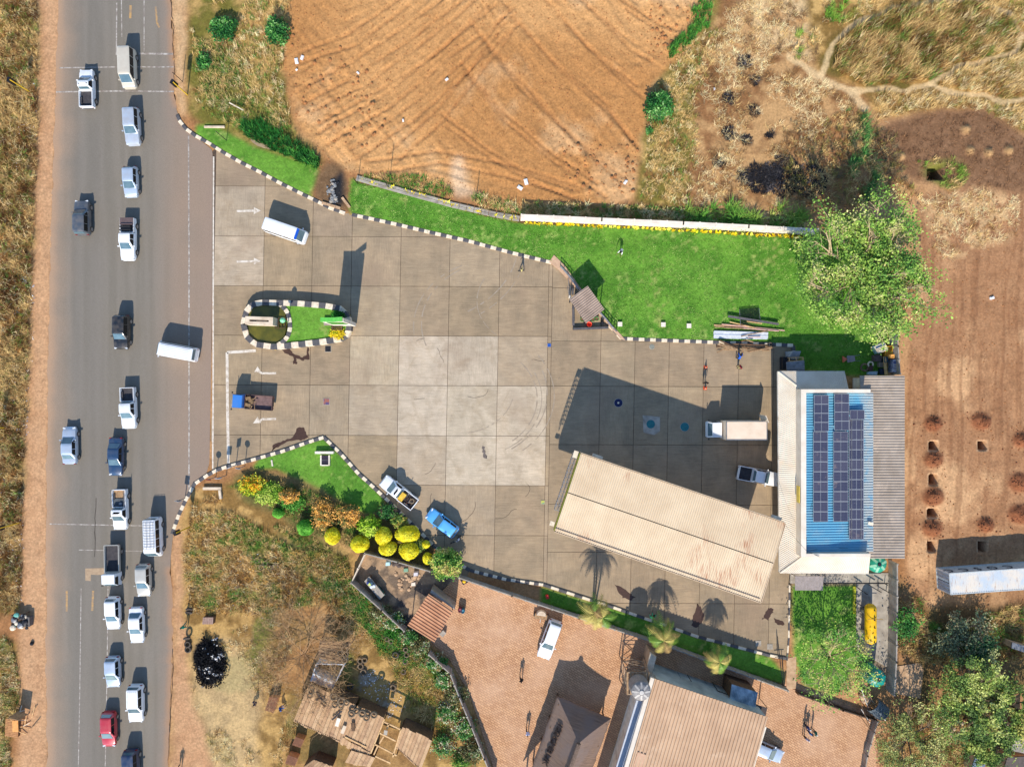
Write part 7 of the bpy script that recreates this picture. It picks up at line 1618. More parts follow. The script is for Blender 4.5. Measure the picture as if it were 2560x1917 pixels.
tree(1975, 1600, 5.2, 5.4, 'olive leaved tree at the bottom beside the dirt yard', [(116,124,64),(146,148,78),(180,176,108),(130,108,66)], [3,3,2,1], 10000, .11, 16, clus=.55)
tree(2132, 1605, 4.6, 3.4, 'round dark green tree above the grey roofs', [(66,90,40),(90,116,46),(156,166,80)], [3,3,1.5], 9000, .11, 18, clus=.42)
tree(2070, 1375, 2.6, 3.6, 'grey green thorny bush below the shipping container', [(100,110,80),(124,124,84),(84,104,70),(160,146,104)], [3,2,2,1.5], 4000, .12, 20, clus=.5, name='thorn_bush')
tree(2110, 1400, 2.6, 2.4, 'small dark bush beside the thorny bush', [(50,86,50),(80,110,60),(170,170,110)], [3,2,1], 3500, .13, 22, clus=.35, name='thorn_bush')
tree(1955, 1345, 2.4, 2.0, 'small green bush right of the tank wall', [(50,104,40),(80,130,50)], [2,2], 2200, .12, 24, clus=.35, name='thorn_bush')
# bare tree over the sheds
base = F(650, 1420, 2.4); base.z = 0; bt = empty('bare_tree', base, 0, 'leafless brown tree spreading over the tyre sheds', 'tree')
segs, tips = skeleton(Vector((0,0,0)), 4.2, 8.0, 13, 9, 8, r0=.09, seed=33, z1=.3); bark_mb([s for s in segs if s[3] > .06]).build('trunk', BARKB, bt, smooth=True)
bark_mb([s for s in segs if s[3] <= .06]).build('twigs', BARKB, bt)
R = random.Random(4); mb = MB()
for t in tips:
    for _ in range(2):
        a = R.uniform(0,6.28); L = R.uniform(.4,1.1); e = t+Vector((math.cos(a)*L,math.sin(a)*L,R.uniform(-.2,.3))); mb.tube([t,e], .014, 3, r1=.006)
mb.build('fine_twigs', mat('pale_twig', (196,160,112), (160,124,84), .9), bt)
def shrub(fx, fy, rx, ry, h, label, cols, probs, nl, leaf, name='shrub', group=None, seed=0, smooth=.0, ball=False, tint_s=.8, trim=.1):
    base = F(fx, fy, h*.6); base.z = gz(base.x, base.y)-.02; root = empty(name, base, 0, label, 'shrub', group)
    u = rng.normal(0,1,(nl,3)); u /= np.linalg.norm(u,axis=1)[:,None]; u[:,2] = np.where(u[:,2] < -.55, -u[:,2], u[:,2])
    rr = (1 - trim*rng.random(nl))*(.82+.36*fbm(u[:,0]+seed, u[:,1]+u[:,2], .7, 600+seed, 2)) if ball else (1 - .75*rng.random(nl)**1.2)*(.45+1.0*fbm(u[:,0]*2+5, u[:,1]*2+u[:,2]*2+5, .6, 500+seed, 3))
    C = u*rr[:,None]*np.array([rx, ry, h*.52]) + np.array([0,0,h*.52])
    link('foliage', leafmesh('foliage', C, leaf, cols, probs, tintc=clump_tint(C, tint_s, cols, probs, seed)*1.15, up=.3 if ball else .8, out=u if ball else None), GRASSM if name == 'burnt_heap' else LEAFM, root)
    mb = MB(); mb.tube([(0,0,-.1),(0,0,h*.5)], .07, 6)
    for k in range(5): a = k*1.26; mb.tube([(0,0,h*.2),(math.cos(a)*rx*.5,math.sin(a)*ry*.5,h*.6)], .03, 4)
    mb.build('stem', BARK, root)
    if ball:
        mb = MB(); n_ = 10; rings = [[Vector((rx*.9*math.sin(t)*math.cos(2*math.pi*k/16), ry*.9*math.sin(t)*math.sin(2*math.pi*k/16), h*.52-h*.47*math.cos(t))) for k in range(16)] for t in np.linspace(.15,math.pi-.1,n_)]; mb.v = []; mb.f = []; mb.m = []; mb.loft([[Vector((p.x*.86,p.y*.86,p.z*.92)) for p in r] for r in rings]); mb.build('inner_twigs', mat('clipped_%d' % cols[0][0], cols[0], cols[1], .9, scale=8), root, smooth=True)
    return root
SH = [(34,84,36),(50,110,44),(84,140,60),(130,170,100)]
shrub(482, 61, 1.7, 1.55, 1.5, 'rounded dark green shrub at the top left plot', SH, [3,3,2,1], 2600, .12, seed=1)
shrub(597, 68, 1.45, 1.8, 1.8, 'oval dark green shrub beside the graded lot', SH, [3,3,2,1], 2600, .12, seed=2)
shrub(439, 133, .95, 1.1, 1.1, 'small dark green shrub near the traffic light', SH, [3,3,2,.5], 1200, .11, seed=3)
shrub(1424, 228, 1.8, 1.9, 1.9, 'green bush on the edge of the graded lot', SH, [3,3,2,1], 3000, .13, seed=4)
shrub(1403, 282, .5, .55, .5, 'tiny green bush below the lot edge bush', SH, [2,3,2,.5], 500, .09, seed=5)
shrub(1350, 405, .6, .4, .2, 'small green weed patch in the lot corner', [(80,140,50),(110,160,70)], [1,1], 400, .1, seed=6) if False else None
YB = [(206,186,20),(232,212,30),(244,226,60),(180,170,24)]; GB = [(60,130,30),(84,152,44),(110,176,60)]
BALLS = [(659,1139,1.0,1.0,1.5,GB,'green clipped ball bush in the garden'), (601,1108,.7,.6,1.0,GB,'smaller green clipped ball bush in the garden'), (718,1158,.95,1.05,1.8,YB,'leftmost yellow clipped ball bush'), (778,1174,1.1,1.0,1.9,YB,'yellow ball bush above the yard wall corner'),
         (827,1157,1.0,1.05,1.9,YB,'yellow ball bush with a square clipped top'), (837,1184,1.15,.9,1.6,YB,'wide yellow ball bush below the square topped one'), (880,1153,1.55,1.05,1.9,YB,'largest oblong yellow clipped bush'), (883,1189,1.15,1.1,2.0,YB,'yellow ball bush resting against the yard wall'), (919,1175,.5,.45,1.1,YB,'smallest yellow ball bush near the kerb'), (923,1205,.6,.75,1.4,YB,'yellow ball bush touching the round tree')]
for x, y, rx, ry, h, c, lb in BALLS: shrub(x, y, rx, ry, h, lb, c, [2,4,3,1][:len(c)], int(2600*rx*ry+600), .07, 'topiary_bush', 'clipped ball bushes', seed=x, ball=True)
shrub(797, 1136, 1.35, 1.3, 1.8, 'bright lime green loose shrub among the topiary', [(120,160,30),(160,190,50),(190,206,80)], [2,3,2], 2600, .12, seed=31)
shrub(961, 1217, 2.0, 1.85, 3.2, 'round yellow green tree at the wall end', [(70,116,44),(110,150,56),(170,180,84),(190,170,100)], [2,3,3,1], 6500, .12, 'round_tree', seed=32)
shrub(545, 1050, 1.7, 1.3, 1.1, 'orange and yellow flowering shrub near the kerb curve', [(150,170,40),(206,180,30),(230,150,30),(190,190,60)], [2,3,2,2], 3000, .1, seed=33, tint_s=1.2)
shrub(580, 1065, 2.0, 1.5, 1.0, 'light green mounded shrub beside the orange flowers', [(110,150,40),(150,176,60),(176,190,84)], [2,3,2], 3200, .1, seed=34)
shrub(632, 1085, 1.6, 1.2, .9, 'mid green spreading shrub in the garden', [(70,130,40),(96,150,54)], [2,2], 2200, .1, seed=35)
for i, (x, y, rx, ry, lb) in enumerate(((625,1070,1.2,.9,'rust orange flowering bush behind the small lawn'), (700,1110,1.6,2.0,'large orange brown flowering bush in the garden'), (752,1112,1.5,1.5,'orange brown bush left of the lime shrub'))):
    shrub(x, y, rx, ry, 1.9, lb, [(96,104,50),(190,140,70),(226,170,90),(206,150,60)], [1.5,2,2,1.5], int(1800*rx), .1, seed=40+i, tint_s=.4)
shrub(836, 1105, 1.3, 1.0, 1.2, 'dark green bush at the lower lawn corner', [(40,90,40),(70,120,50),(110,90,70)], [3,2,.7], 1800, .1, seed=44)
shrub(862, 1125, 1.1, .9, 1.2, 'olive bush between the kerb and the yellow topiary', [(90,120,50),(130,150,60),(170,150,70)], [2,2,1], 1500, .1, seed=45)
shrub(905, 1178, .9, .8, 1.0, 'loose green bush between two yellow balls', [(60,110,40),(110,140,60),(160,160,80)], [2,2,1], 1200, .09, seed=46)
shrub(733, 682, .9, .55, .7, 'dark green clipped patch beside the pylon sign', [(30,96,24),(44,116,30)], [1,1], 1500, .08, seed=47); shrub(733, 722, 1.05, .65, .5, 'yellow flowering patch beside the pylon sign', [(150,160,30),(226,200,30),(206,180,30)], [1,2,2], 1500, .08, seed=48)
CR = [(64,116,50),(110,140,70),(196,200,160),(150,120,80)]
for i, (x, y, rx, ry) in enumerate(((822,1322,1.6,1.0),(850,1340,1.4,1.2),(880,1375,1.3,1.0),(905,1395,1.4,1.2),(940,1430,1.6,1.2),(958,1470,1.3,1.3),(985,1500,1.4,1.5),(965,1540,1.5,1.5),(1000,1575,1.6,1.5),(1020,1625,1.7,1.6),(955,1610,1.6,1.6))):
    shrub(x, y, rx, ry, 1.2, ('white flecked creeper at the yard wall corner','white flecked creeper left of the carport wall','white flecked creeper under the carport wall','small creeper by the wall bend','creeper where the panel wall bends','creeper below the wall bend','brown and green creeper along the panel wall','brown creeper left of the panel wall','pale creeper beside the lower panel wall','pale creeper at the bottom of the panel wall','grey creeper above the brown shed')[i], CR if i % 3 else [(90,90,50),(130,110,70),(84,120,56),(170,170,130)], [3,2,1.2,1], 1700, .1, 'wall_creeper', 'creepers along the panel wall', seed=60+i, tint_s=.5)
shrub(995, 1645, 1.3, .9, 1.0, 'green bush against the tyre shed roof', [(84,130,44),(120,150,60)], [1,1], 1200, .1, seed=80)
# burnt black bush heap
shrub(452, 1432, 2.0, 3.0, .7, 'burnt black heap with white ash flecks', [(14,14,16),(22,22,24),(34,34,36),(210,206,200)], [5,4,1.5,.12], 5200, .13, 'burnt_heap', seed=90)
# palms
def palm(fx, fy, h, label, seed, nf=11, L=2.5):
    base = F(fx, fy, h); base.z = .1; root = empty('palm_tree', base, 0, label, 'tree', 'palms along the green strip'); R = random.Random(seed)
    for s in range(3):
        dx, dy = R.uniform(-.5,.5), R.uniform(-.5,.5); hh_ = h*R.uniform(.78,1.0); mb = MB(); mb.tube([(dx*.4,dy*.4,0),(dx*.8,dy*.8,hh_*.5),(dx,dy,hh_)], .11, 8, r1=.07); mb.build('trunk', BARK, root, smooth=True)
        n = nf if s == 0 else nf//2
        for k in range(n):
            a = 2*math.pi*k/n + R.uniform(-.2,.2); l = L*R.uniform(.75,1.1)*(1 if s == 0 else .8); up_ = R.uniform(.1,.7); pts = []
            for t in np.linspace(0,1,8): pts.append(Vector((dx+math.cos(a)*l*t*(1-.15*t), dy+math.sin(a)*l*t*(1-.15*t), hh_+up_*l*t-l*(.35+up_)*t*t*1.05)))
            mb = MB(); mb.tube(pts, .025, 4, r1=.008); sd = Vector((-math.sin(a),math.cos(a),0))
            for i in range(1,8):
                for q in (0,.5):
                    p = pts[i-1].lerp(pts[i], q+.25); w_ = .5*math.sin(math.pi*min(1,(i+q)/8.2))+.08; d = (pts[i]-pts[i-1]).normalized()
                    for sg in (-1,1): tip = p+sd*sg*w_+d*.22-Vector((0,0,.16)); mb.add([p-d*.07, p+d*.07, tip], [(0,1,2)] if sg > 0 else [(1,0,2)])
            mb.build('frond', (mat('frond_green', (120,150,50), (90,124,40), .6, scale=3), mat('frond_yellow', (190,176,90), (160,140,70), .7, scale=3), mat('frond_dry', (170,140,84), (140,112,64), .8, scale=3))[R.choice((0,0,0,1,1,2))], root)
palm(1293, 1333, 4.5, 'leftmost clump of palms by the panel wall', 1); palm(1426, 1383, 4.0, 'middle clump of palms by the panel wall', 2, 12, 2.7); palm(1560, 1434, 4.2, 'rightmost palm behind the warehouse', 3, 10, 2.2)
ag = empty('spiky_agave', F(522,1058), 0, 'spiky yellow green agave at the kerb curve', 'plant')
for k in range(16): a = k*.393; m_ = MB(); m_.add([(math.cos(a+.3)*.08,math.sin(a+.3)*.08,.15),(math.cos(a-.3)*.08,math.sin(a-.3)*.08,.15),(math.cos(a)*.8,math.sin(a)*.8,.35+.3*(k%2))],[(0,1,2)]); m_.build('leaf', mat('agave', (186,180,90),(130,140,60),.6), ag)

# ================================================================== PEOPLE
def body_mesh(pose):
    """one continuous skinned figure; joints placed for the pose"""
    J = {}; E = []; Rd = {}
    def j(n, p, r, par=None):
        J[n] = len(J); PV.append(p); RR.append(r)
        if par: E.append((J[par], J[n]))
    PV, RR = [], []
    st = {'stand': (0,0,.0), 'walk': (.28,-.26,.25), 'bend': (.05,-.05,.0), 'sit': (0,0,0)}[pose]
    lean = .55 if pose == 'bend' else .06
    zp = .95 if pose != 'sit' else .5
    j('pelvis', (0,0,zp), .13); j('waist', (lean*.25,0,zp+.2), .125, 'pelvis'); j('chest', (lean*.7,0,zp+.42-lean*.15), .15, 'waist'); j('neck', (lean,0,zp+.56-lean*.3), .055, 'chest'); j('jaw', (lean+.03,0,zp+.64-lean*.3), .085, 'neck'); j('head', (lean+.02,0,zp+.74-lean*.3), .10, 'jaw'); j('crown', (lean+.01,0,zp+.82-lean*.3), .07, 'head'); j('nose', (lean+.135,0,zp+.70-lean*.3), .016, 'head')
    for s, nm in ((1,'l'),(-1,'r')):
        f = st[0] if s > 0 else st[1]
        j('hip'+nm, (0,s*.10,zp-.06), .10, 'pelvis')
        if pose == 'sit': j('knee'+nm, (.42,s*.13,.5), .07, 'hip'+nm); j('ankle'+nm, (.44,s*.13,.09), .045, 'knee'+nm)
        else: j('knee'+nm, (f*.6+.03,s*.11,.50), .065, 'hip'+nm); j('ankle'+nm, (f*1.0,s*.11,.09), .042, 'knee'+nm)
        ax_ = PV[J['ankle'+nm]][0]; j('ball'+nm, (ax_+.13,s*.12,.035), .038, 'ankle'+nm); j('toe'+nm, (ax_+.2,s*.12,.03), .028, 'ball'+nm)
        sx, sz = PV[J['chest']][0], PV[J['chest']][2]+.06; g = -f*.8
        j('sho'+nm, (sx,s*.19,sz), .068, 'chest'); j('elb'+nm, (sx+g*.4+.02+(.25 if pose=='bend' else 0),s*.25,sz-.29), .045, 'sho'+nm); j('wri'+nm, (sx+g*.7+.14+(.3 if pose=='bend' else 0),s*.23,sz-.50), .03, 'elb'+nm)
        wx, wy, wz = PV[J['wri'+nm]]; j('palm'+nm, (wx+.03,wy,wz-.07), .03, 'wri'+nm); j('thumb'+nm, (wx+.075,wy-s*.03,wz-.09), .011, 'palm'+nm)
        for k, (dy, ln) in enumerate(((-.028,.075),(-.01,.09),(.01,.085),(.028,.065))):
            j('f%d%s' % (k,nm), (wx+.05,wy+dy,wz-.07-ln*.55), .0105, 'palm'+nm); j('g%d%s' % (k,nm), (wx+.065,wy+dy*.9,wz-.07-ln), .009, 'f%d%s' % (k,nm))
    me = bpy.data.meshes.new('person_'+pose); me.from_pydata(PV, E, []); o = bpy.data.objects.new('tmp', me); COL.objects.link(o)
    sk = o.modifiers.new('s', 'SKIN'); o.modifiers.new('d', 'SUBSURF').levels = 1
    for i, r in enumerate(RR): me.skin_vertices[0].data[i].radius = (r, r*1.05 if i else r*1.2)
    me.skin_vertices[0].data[0].use_root = True
    dg = bpy.context.evaluated_depsgraph_get(); out = bpy.data.meshes.new_from_object(o.evaluated_get(dg)); bpy.data.objects.remove(o)
    out.name = 'person'; cz = PV[J['chest']][2]; hz = PV[J['head']][2]; jx = PV[J['jaw']]
    co = np.empty(len(out.vertices)*3); out.vertices.foreach_get('co', co); co = co.reshape(-1,3)
    mi = []
    for p in out.polygons:
        c = p.center
        if c.z < .085: m_ = 3
        elif c.z > jx[2]-.06 and abs(c.y) < .14: m_ = 4 if (c.z > hz+.01 and c.x < jx[0]+.07) or c.x < jx[0]-.06 else 0
        elif c.z < zp+.02 and abs(c.y) < .21 and not (pose != 'sit' and abs(c.y) > .19): m_ = 2
        elif abs(c.y) > .2 and c.z < cz-.17: m_ = 0
        else: m_ = 1
        mi.append(m_)
    out.polygons.foreach_set('material_index', mi); out.shade_smooth(); return out
PM = {p: body_mesh(p) for p in ('stand','walk','bend','sit')}
SKIN = mat('brown_skin', (96,62,44), (84,54,38), .55); HAIR = mat('black_hair', (20,18,18), None, .8); SHOE = mat('shoe', (40,34,30), None, .7)
for p in PM.values():
    for m_ in (SKIN, SKIN, SKIN, SHOE, HAIR): p.materials.append(m_)
def cloth(c): return mat('cloth_%d_%d_%d' % c, c, None, .9, scale=8)
def person(px, py, pose, hd, label, shirt, trou, hair=None, sx=1.0, group=None, z=None):
    p = W(px, py, .9); z_ = gz(p.x, p.y) if z is None else z
    o = link('person', PM[pose], None, None, (p.x, p.y, max(0.0, z_)), (0,0,math.radians(hd)))
    for i, m_ in enumerate((SKIN, cloth(shirt), cloth(trou), SHOE, hair or HAIR)): o.material_slots[i].link = 'OBJECT'; o.material_slots[i].material = m_
    return tag(o, label, 'person', group)
HATW = mat('white_hat', (236,232,226), None, .8)
person(1555, 624, 'bend', -120, 'person in white shirt bending on the lawn', (240,236,230), (40,44,60), z=.1)
person(1305, 675, 'walk', 160, 'person in yellow shirt walking by the long kerb', (206,190,120), (60,60,64), z=0)
person(1848, 896, 'bend', 80, 'person in blue shirt beside the truss timbers', (30,90,190), (60,64,74), z=0)
person(1851, 917, 'stand', 200, 'person in maroon shirt below the one in blue', (130,20,44), (206,190,120), z=0)
person(1765, 956, 'stand', -90, 'person in dark clothes between the two traffic cones', (26,26,30), (30,28,30), z=0)
person(1628, 1543, 'bend', 60, 'person in green overalls bending under the palms', (30,170,120), (30,150,110), z=.1)
person(1303, 1697, 'walk', -80, 'person in black walking on the pavers below the white car', (26,30,32), (30,26,30), z=.02)
person(1319, 1830, 'walk', -85, 'person in pale shirt walking toward the thatched shelter', (206,212,240), (50,30,36), z=.02)
person(2018, 1817, 'stand', 10, 'person with white hat at the top of the huddle', (40,60,110), (40,44,60), HATW, z=.03)
person(2025, 1832, 'stand', 60, 'person in blue in the middle of the huddle', (30,110,170), (30,60,90), z=.03)
person(2038, 1830, 'stand', 170, 'person in green with white hat at the right of the huddle', (40,130,110), (60,70,70), HATW, z=.03)
person(2016, 1846, 'stand', 70, 'person in lilac shirt at the bottom of the huddle', (190,180,200), (50,40,40), HATW, z=.03)
person(459, 1567, 'walk', 80, 'person in green and white at the roadside tyres', (30,150,120), (30,130,110), z=.03)
person(443, 1925, 'walk', -90, 'person on the roadside path at the bottom edge', (60,60,70), (40,40,46), z=.03)
person(699, 1774, 'sit', 30, 'person in bright blue sitting beside the brown stall', (30,110,200), (40,40,46), z=-.05)
person(637, 1760, 'sit', 200, 'person in dark blue sitting at the grass edge', (24,36,80), (24,28,50), z=-.05)
person(1146, 1349, 'stand', 140, 'person in white standing by the bicycle', (226,220,226), (90,90,100), z=0)

# ================================================================== ROADSIDE AND SHEDS
def pole_thing(name, base, h, label, cat, head=None, col=STEEL, r=.05):
    p = W(*base); root = empty(name, p, 0, label, cat); m_ = MB(); m_.tube([(0,0,-.1),(0,0,h)], r, 8); m_.build('post', col, root)
    return root
YPOLE = mat('yellow_pole', (226,184,50), (200,160,40), .5)
for (bx, by, rot, lb) in ((469,238,150,'yellow traffic light pole near the upper kerb'), (78,232,170,'yellow traffic light pole on the upper west verge'), (476,1316,-160,'yellow traffic light pole beside the lower kerb'), (50,1306,190,'yellow traffic light pole on the lower west verge'), (16,1068,190,'yellow traffic light pole at the left edge')):
    r = pole_thing('traffic_light', (bx,by), 3.6, lb, 'traffic light', col=YPOLE, r=.07); r.rotation_euler[2] = math.radians(rot)
    MB().box((.16,0,3.1), (.28,.55,1.15)).build('backboard', DARK, r)
    for z in (2.75,3.1,3.45): m_ = MB(); m_.box((.34,0,z),(.1,.22,.2)); m_.build('lamp_hood', DARK, r)
for (bx, by, hh_, shape, lb, c) in ((540,1192,2.2,'disc','round road sign at the curve of the lower kerb',(150,30,50)), (566,1188,2.6,'rect','rectangular road sign beside the round one',(206,214,220)), (590,1163,2.4,'rect','narrow sign at the forecourt mouth',(200,206,210)), (612,1165,2.2,'disc','small round sign on the triangular lawn tip',(180,190,196)), (463,1245,2.0,'rect','leaning sign beside the lower kerb',(170,170,170))):
    r = pole_thing('road_sign', (bx,by), hh_, lb, 'sign'); r.rotation_euler[2] = random.uniform(-.4,.4); m_ = MB()
    if shape == 'disc': rings = [[Vector((.32*math.cos(2*math.pi*k/20), y, hh_-.1+.32*math.sin(2*math.pi*k/20))) for k in range(20)] for y in (-.05,-.03)]; m_.loft(rings)
    else: m_.box((0,-.05,hh_-.25),(.55,.03,.8))
    m_.build('sign_plate', mat('plate%d' % c[0], c, None, .5), r)
for (bx, by, hh_, lb) in ((567,352,3.2,'thin dark pole on the kerbside lawn'), (972,470,4.2,'thin dark pole at the lot edge'), (895,460,2.4,'short dark stake behind the stone edging'), (1190,505,3.0,'thin pole above the stone edging'), (457,205,2.6,'thin stake at the road shoulder')):
    r = pole_thing('thin_pole', (bx,by), hh_, lb, 'pole', col=DARK, r=.04)
# T-shaped billboard on the triangular lawn
tb_ = empty('lawn_signboard', F(700,985), 0, 'T shaped cream signboard with dark panel on the small lawn', 'sign')
p0 = W(811,1131,.4); m_ = MB(); m_.box((p0.x,p0.y,.35),(2.25,.28,.5)); part(m_, 'crossbar', WHITE, tb_)
p1 = W(812,1151,.4); m_ = MB(); m_.box((p1.x-.5,p1.y,.25),(.16,1.25,.3)); m_.box((p1.x+.5,p1.y,.25),(.16,1.25,.3)); m_.box((p1.x,p1.y-.58,.25),(.84,.14,.3)); part(m_, 'frame', WHITE, tb_)
m_ = MB(); m_.box((p1.x,p1.y+.04,.16),(.82,1.08,.2)); part(m_, 'panel', mat('slate_panel', (58,50,62), (46,40,50), .4), tb_); m_ = MB(); m_.box((p1.x,p1.y+.04,.27),(.82,.03,.02)); part(m_, 'divider', STEEL, tb_)
mb = MB(); q = W(681,1157); mb.box(q+Vector((0,0,.14)), (.18,.75,.12), .15); mb.box(q+Vector((0,0,.21)), (.12,.6,.02), .15); tag(mb.build('white_marker', WHITE), 'small white marker on the shaded lawn', 'marker')
mb = MB(); q0, q1 = W(510,1220), W(555,1220); mb.bar(q0+Vector((0,0,.2)), q1+Vector((0,0,.2)), .32, .4); mb.bar(W(551,1222)+Vector((0,0,.2)), W(554,1246)+Vector((0,0,.2)), .28, .4); tag(mb.build('low_barrier', CONC2), 'pale L shaped low wall beside the lower kerb', 'wall')
mb = MB(); mb.bar(W(512,319)+Vector((0,0,.15)), W(563,319)+Vector((0,0,.15)), .22, .3); tag(mb.build('low_barrier', CONC2), 'pale low wall strip above the kerbside lawn', 'wall')
mb = MB(); mb.bar(W(578,262)+Vector((0,0,.6)), W(615,283)+Vector((0,0,.9)), .12, .12); tag(mb.build('white_post', KWHITE), 'fallen white post in the upper weeds', 'post')
cover(665, 403, .3, 'white round cover on the kerbside lawn', KWHITE)
random.seed(31)
ROCK = mat('drain_rock', (150,150,146), (100,100,100), .8, scale=3)
for i in range(60):
    x, y = 831 + random.gauss(0,7), 480 + random.uniform(-30,35); p = W(x,y); s = random.uniform(.08,.26); mb = MB(); mb.lathe((p.x,p.y,gz(p.x,p.y)+.02), [(s,-.1),(s*.9,s*.5),(s*.3,s*.7)], 6)
    tag(mb.build('drain_stone', (ROCK, DARK, CONC, ROCK)[i%4]), 'grey stone washed into the drain mouth', 'stone', 'stones in the drain mouth')
dr = empty('drain_wall', W(815,500), 0, 'brick drain headwall at the kerb', 'drain')
for a, b in (((806,508),(852,522)), ((856,495),(875,520))):
    for t in np.linspace(0,1,5)[:-1]: m_ = MB(); p, q = W(*a).lerp(W(*b),t), W(*a).lerp(W(*b),t+.25); m_.bar(p+Vector((0,0,.12)), q.lerp(p,.06)+Vector((0,0,.12)), .3, .35); part(m_, 'brick', BRICKY, dr)
# bits lying on the graded lot
for i, (x, y, s) in enumerate(((742,154,.5),(756,146,.4),(895,183,.25),(1117,200,.3),(1315,455,.55),(1300,470,.5),(1008,302,.25),(1563,457,.4),(2480,745,.4),(1785,224,.2),(742,176,.2))):
    p = W(x,y); r_ = random.uniform(0,3); mb = MB(); c = rect(p, s*1.3, s*.8, r_); z = gz(p.x,p.y)+.05; mb.prism([tuple(v) for v in c], z-.05, z+.12); mb.prism([tuple(v) for v in rect(p+Vector((.02,.02,0)), s*.9, s*.5, r_+.2)], z+.12, z+.17); tag(mb.build('litter_board', mat('litter_white', (236,234,232), (214,210,206), .7)), ('large white board at the left side of the lot','white board just right of the large one','small white scrap in the lot','white scrap near the lot middle','white scrap at the lower lot edge','pale slab by the lower lot edge','small white pebble heap in the lot','pale stone at the lower right lot corner','white scrap on the red soil by the tracks','white scrap on the cleared plot','small scrap below the large white board')[i], 'scrap')
CLOD = mat('soil_clod', (176,120,72), (140,92,54), .95)
cl = MB(); cl.lathe((0,0,0), [(.5,-.1),(.55,.2),(.3,.45)], 6); cl = cl.mesh('clod')
q = samp([(625,60),(760,110),(860,240),(780,330),(690,320),(640,250)], 90); q = np.concatenate([q, samp([(1200,310),(1385,300),(1365,430),(1230,420)], 80), samp([(1400,10),(1510,20),(1460,110),(1400,150)], 50)])
V = []; Fs = []; tv = np.array([v.co for v in cl.vertices]); base_f = [list(p.vertices) for p in cl.polygons]; mb = MB()
for x, y in q:
    s = random.uniform(.12,.5)**1.2; R_ = Matrix.Rotation(random.uniform(0,6),3,'Z'); mb.add([R_ @ Vector(v*s) + Vector((x,y,gz(x,y))) for v in tv], base_f)
for x, y in np.concatenate([samp(LOT, 2200), samp(RS, 1300)]):
    if abs(x) < 64 and abs(y) < 48: s = random.uniform(.05,.16); mb.add([Vector(v*s) + Vector((x,y,gz(x,y))) for v in tv], base_f)
tag(mb.build('soil_clods', CLOD), 'lumps of dug soil strewn over the graded lot', None, None, 'stuff')
mb = MB()
for x, y, r in HEAPS:
    for _ in range(60):
        a = random.uniform(0,6.28); d = abs(random.gauss(0,.6))*r/17.7; p = F(x,y)+Vector((math.cos(a)*d,math.sin(a)*d,0)); s = random.uniform(.05,.22); mb.add([Vector(v*s)+Vector((p.x,p.y,gz(p.x,p.y))) for v in tv], base_f)
tag(mb.build('soil_clods', mat('clod_red', (140,86,54), (110,64,40), .95)), 'red clods around the foundation pit heaps', None, None, 'stuff')
# tyres
ty = MB(); ty.torus((0,0,0), .29, .10, 20, 8); ty = ty.mesh('tyre', smooth=True)
def tyre(px, py, z, label, s=1.0, m_=None, tilt=(0,0,0), group=None):
    p = W(px, py, z); o = link('tyre', ty, [m_ or TYREGR], None, (p.x,p.y,z+.12*s), tilt); o.scale = (s,s,s); return tag(o, label, 'tyre', group)
def z7(x, y): return (680 + x/7.53, 1580 + y/7.53)
def z8(x, y): return (680 + x/5.267, 1700 + y/5.267)
for i, (x, y, s) in enumerate(((1370,310,1.15),(1285,390,.9),(1390,405,1.0),(1365,515,.95),(1140,675,1.2),(1245,715,1.15))): tyre(*z7(x,y), 2.0 if i < 4 else 1.3, ('largest tyre on the corner of the slatted roof','small tyre left on the slatted roof','tyre below the largest one on the slatted roof','lowest tyre on the slatted roof','tan tyre in the white walled shed','tyre at the right in the white walled shed')[i], s)
for i, (x, y, s) in enumerate(((1665,530,1.0),(1745,515,1.0),(1670,630,1.05),(1720,740,1.1),(1475,1010,1.1))): tyre(*z7(x,y), .05, ('left tyre of the pair beside the slatted shed','right tyre of the pair beside the slatted shed','pale tyre below the pair','pale tyre on the white rubbish','dark tyre in the shed shade')[i], s, RUBBER if i == 4 else None)
for i, (x, y, s) in enumerate(((515,135,1.05),(500,198,.85),(815,207,1.25),(917,265,1.35),(980,290,1.0),(828,315,1.05),(908,330,.9),(1050,430,1.2),(1110,398,1.0),(1192,428,1.3),(1245,487,1.05),(1343,447,1.15))): tyre(*z8(x,y), 2.55, '%s tyre from the left weighing down the long tin roof' % ORD[rank([515,500,815,917,980,828,908,1050,1110,1192,1245,1343])[i]], s, None, group='tyres on the long tin roof')
def zs(x, y): return (640 + x/3.45, 1437 + y/3.45)
for i, (x, y) in enumerate(((1112,535),(1165,568),(1160,612),(1292,640),(1335,630),(1300,683),(1250,660),(1288,742),(1272,832),(1205,685),(1385,705),(1130,550),(1185,965))): tyre(*zs(x,y), .05+.2*(i%2), 'old tyre in the golden grass by the panel wall, %s from the left' % ORD[rank([1112,1165,1160,1292,1335,1300,1250,1288,1272,1205,1385,1130,1185])[i]], random.uniform(.85,1.15), RUBBER if i in (9,6) else None, (random.uniform(-.3,.3),random.uniform(-.3,.3),0), 'tyres in the golden grass')
for i, (x, y) in enumerate(((644,1399),(664,1407),(655,1417),(676,1419),(690,1415))): tyre(x, y, .05, 'half buried tyre in the dry grass below the garden, %s from the left' % ORD[rank([644,664,655,676,690])[i]], random.uniform(.9,1.2), None, (random.uniform(-.3,.3),random.uniform(-.3,.3),0), 'tyres in the dry grass below the garden')
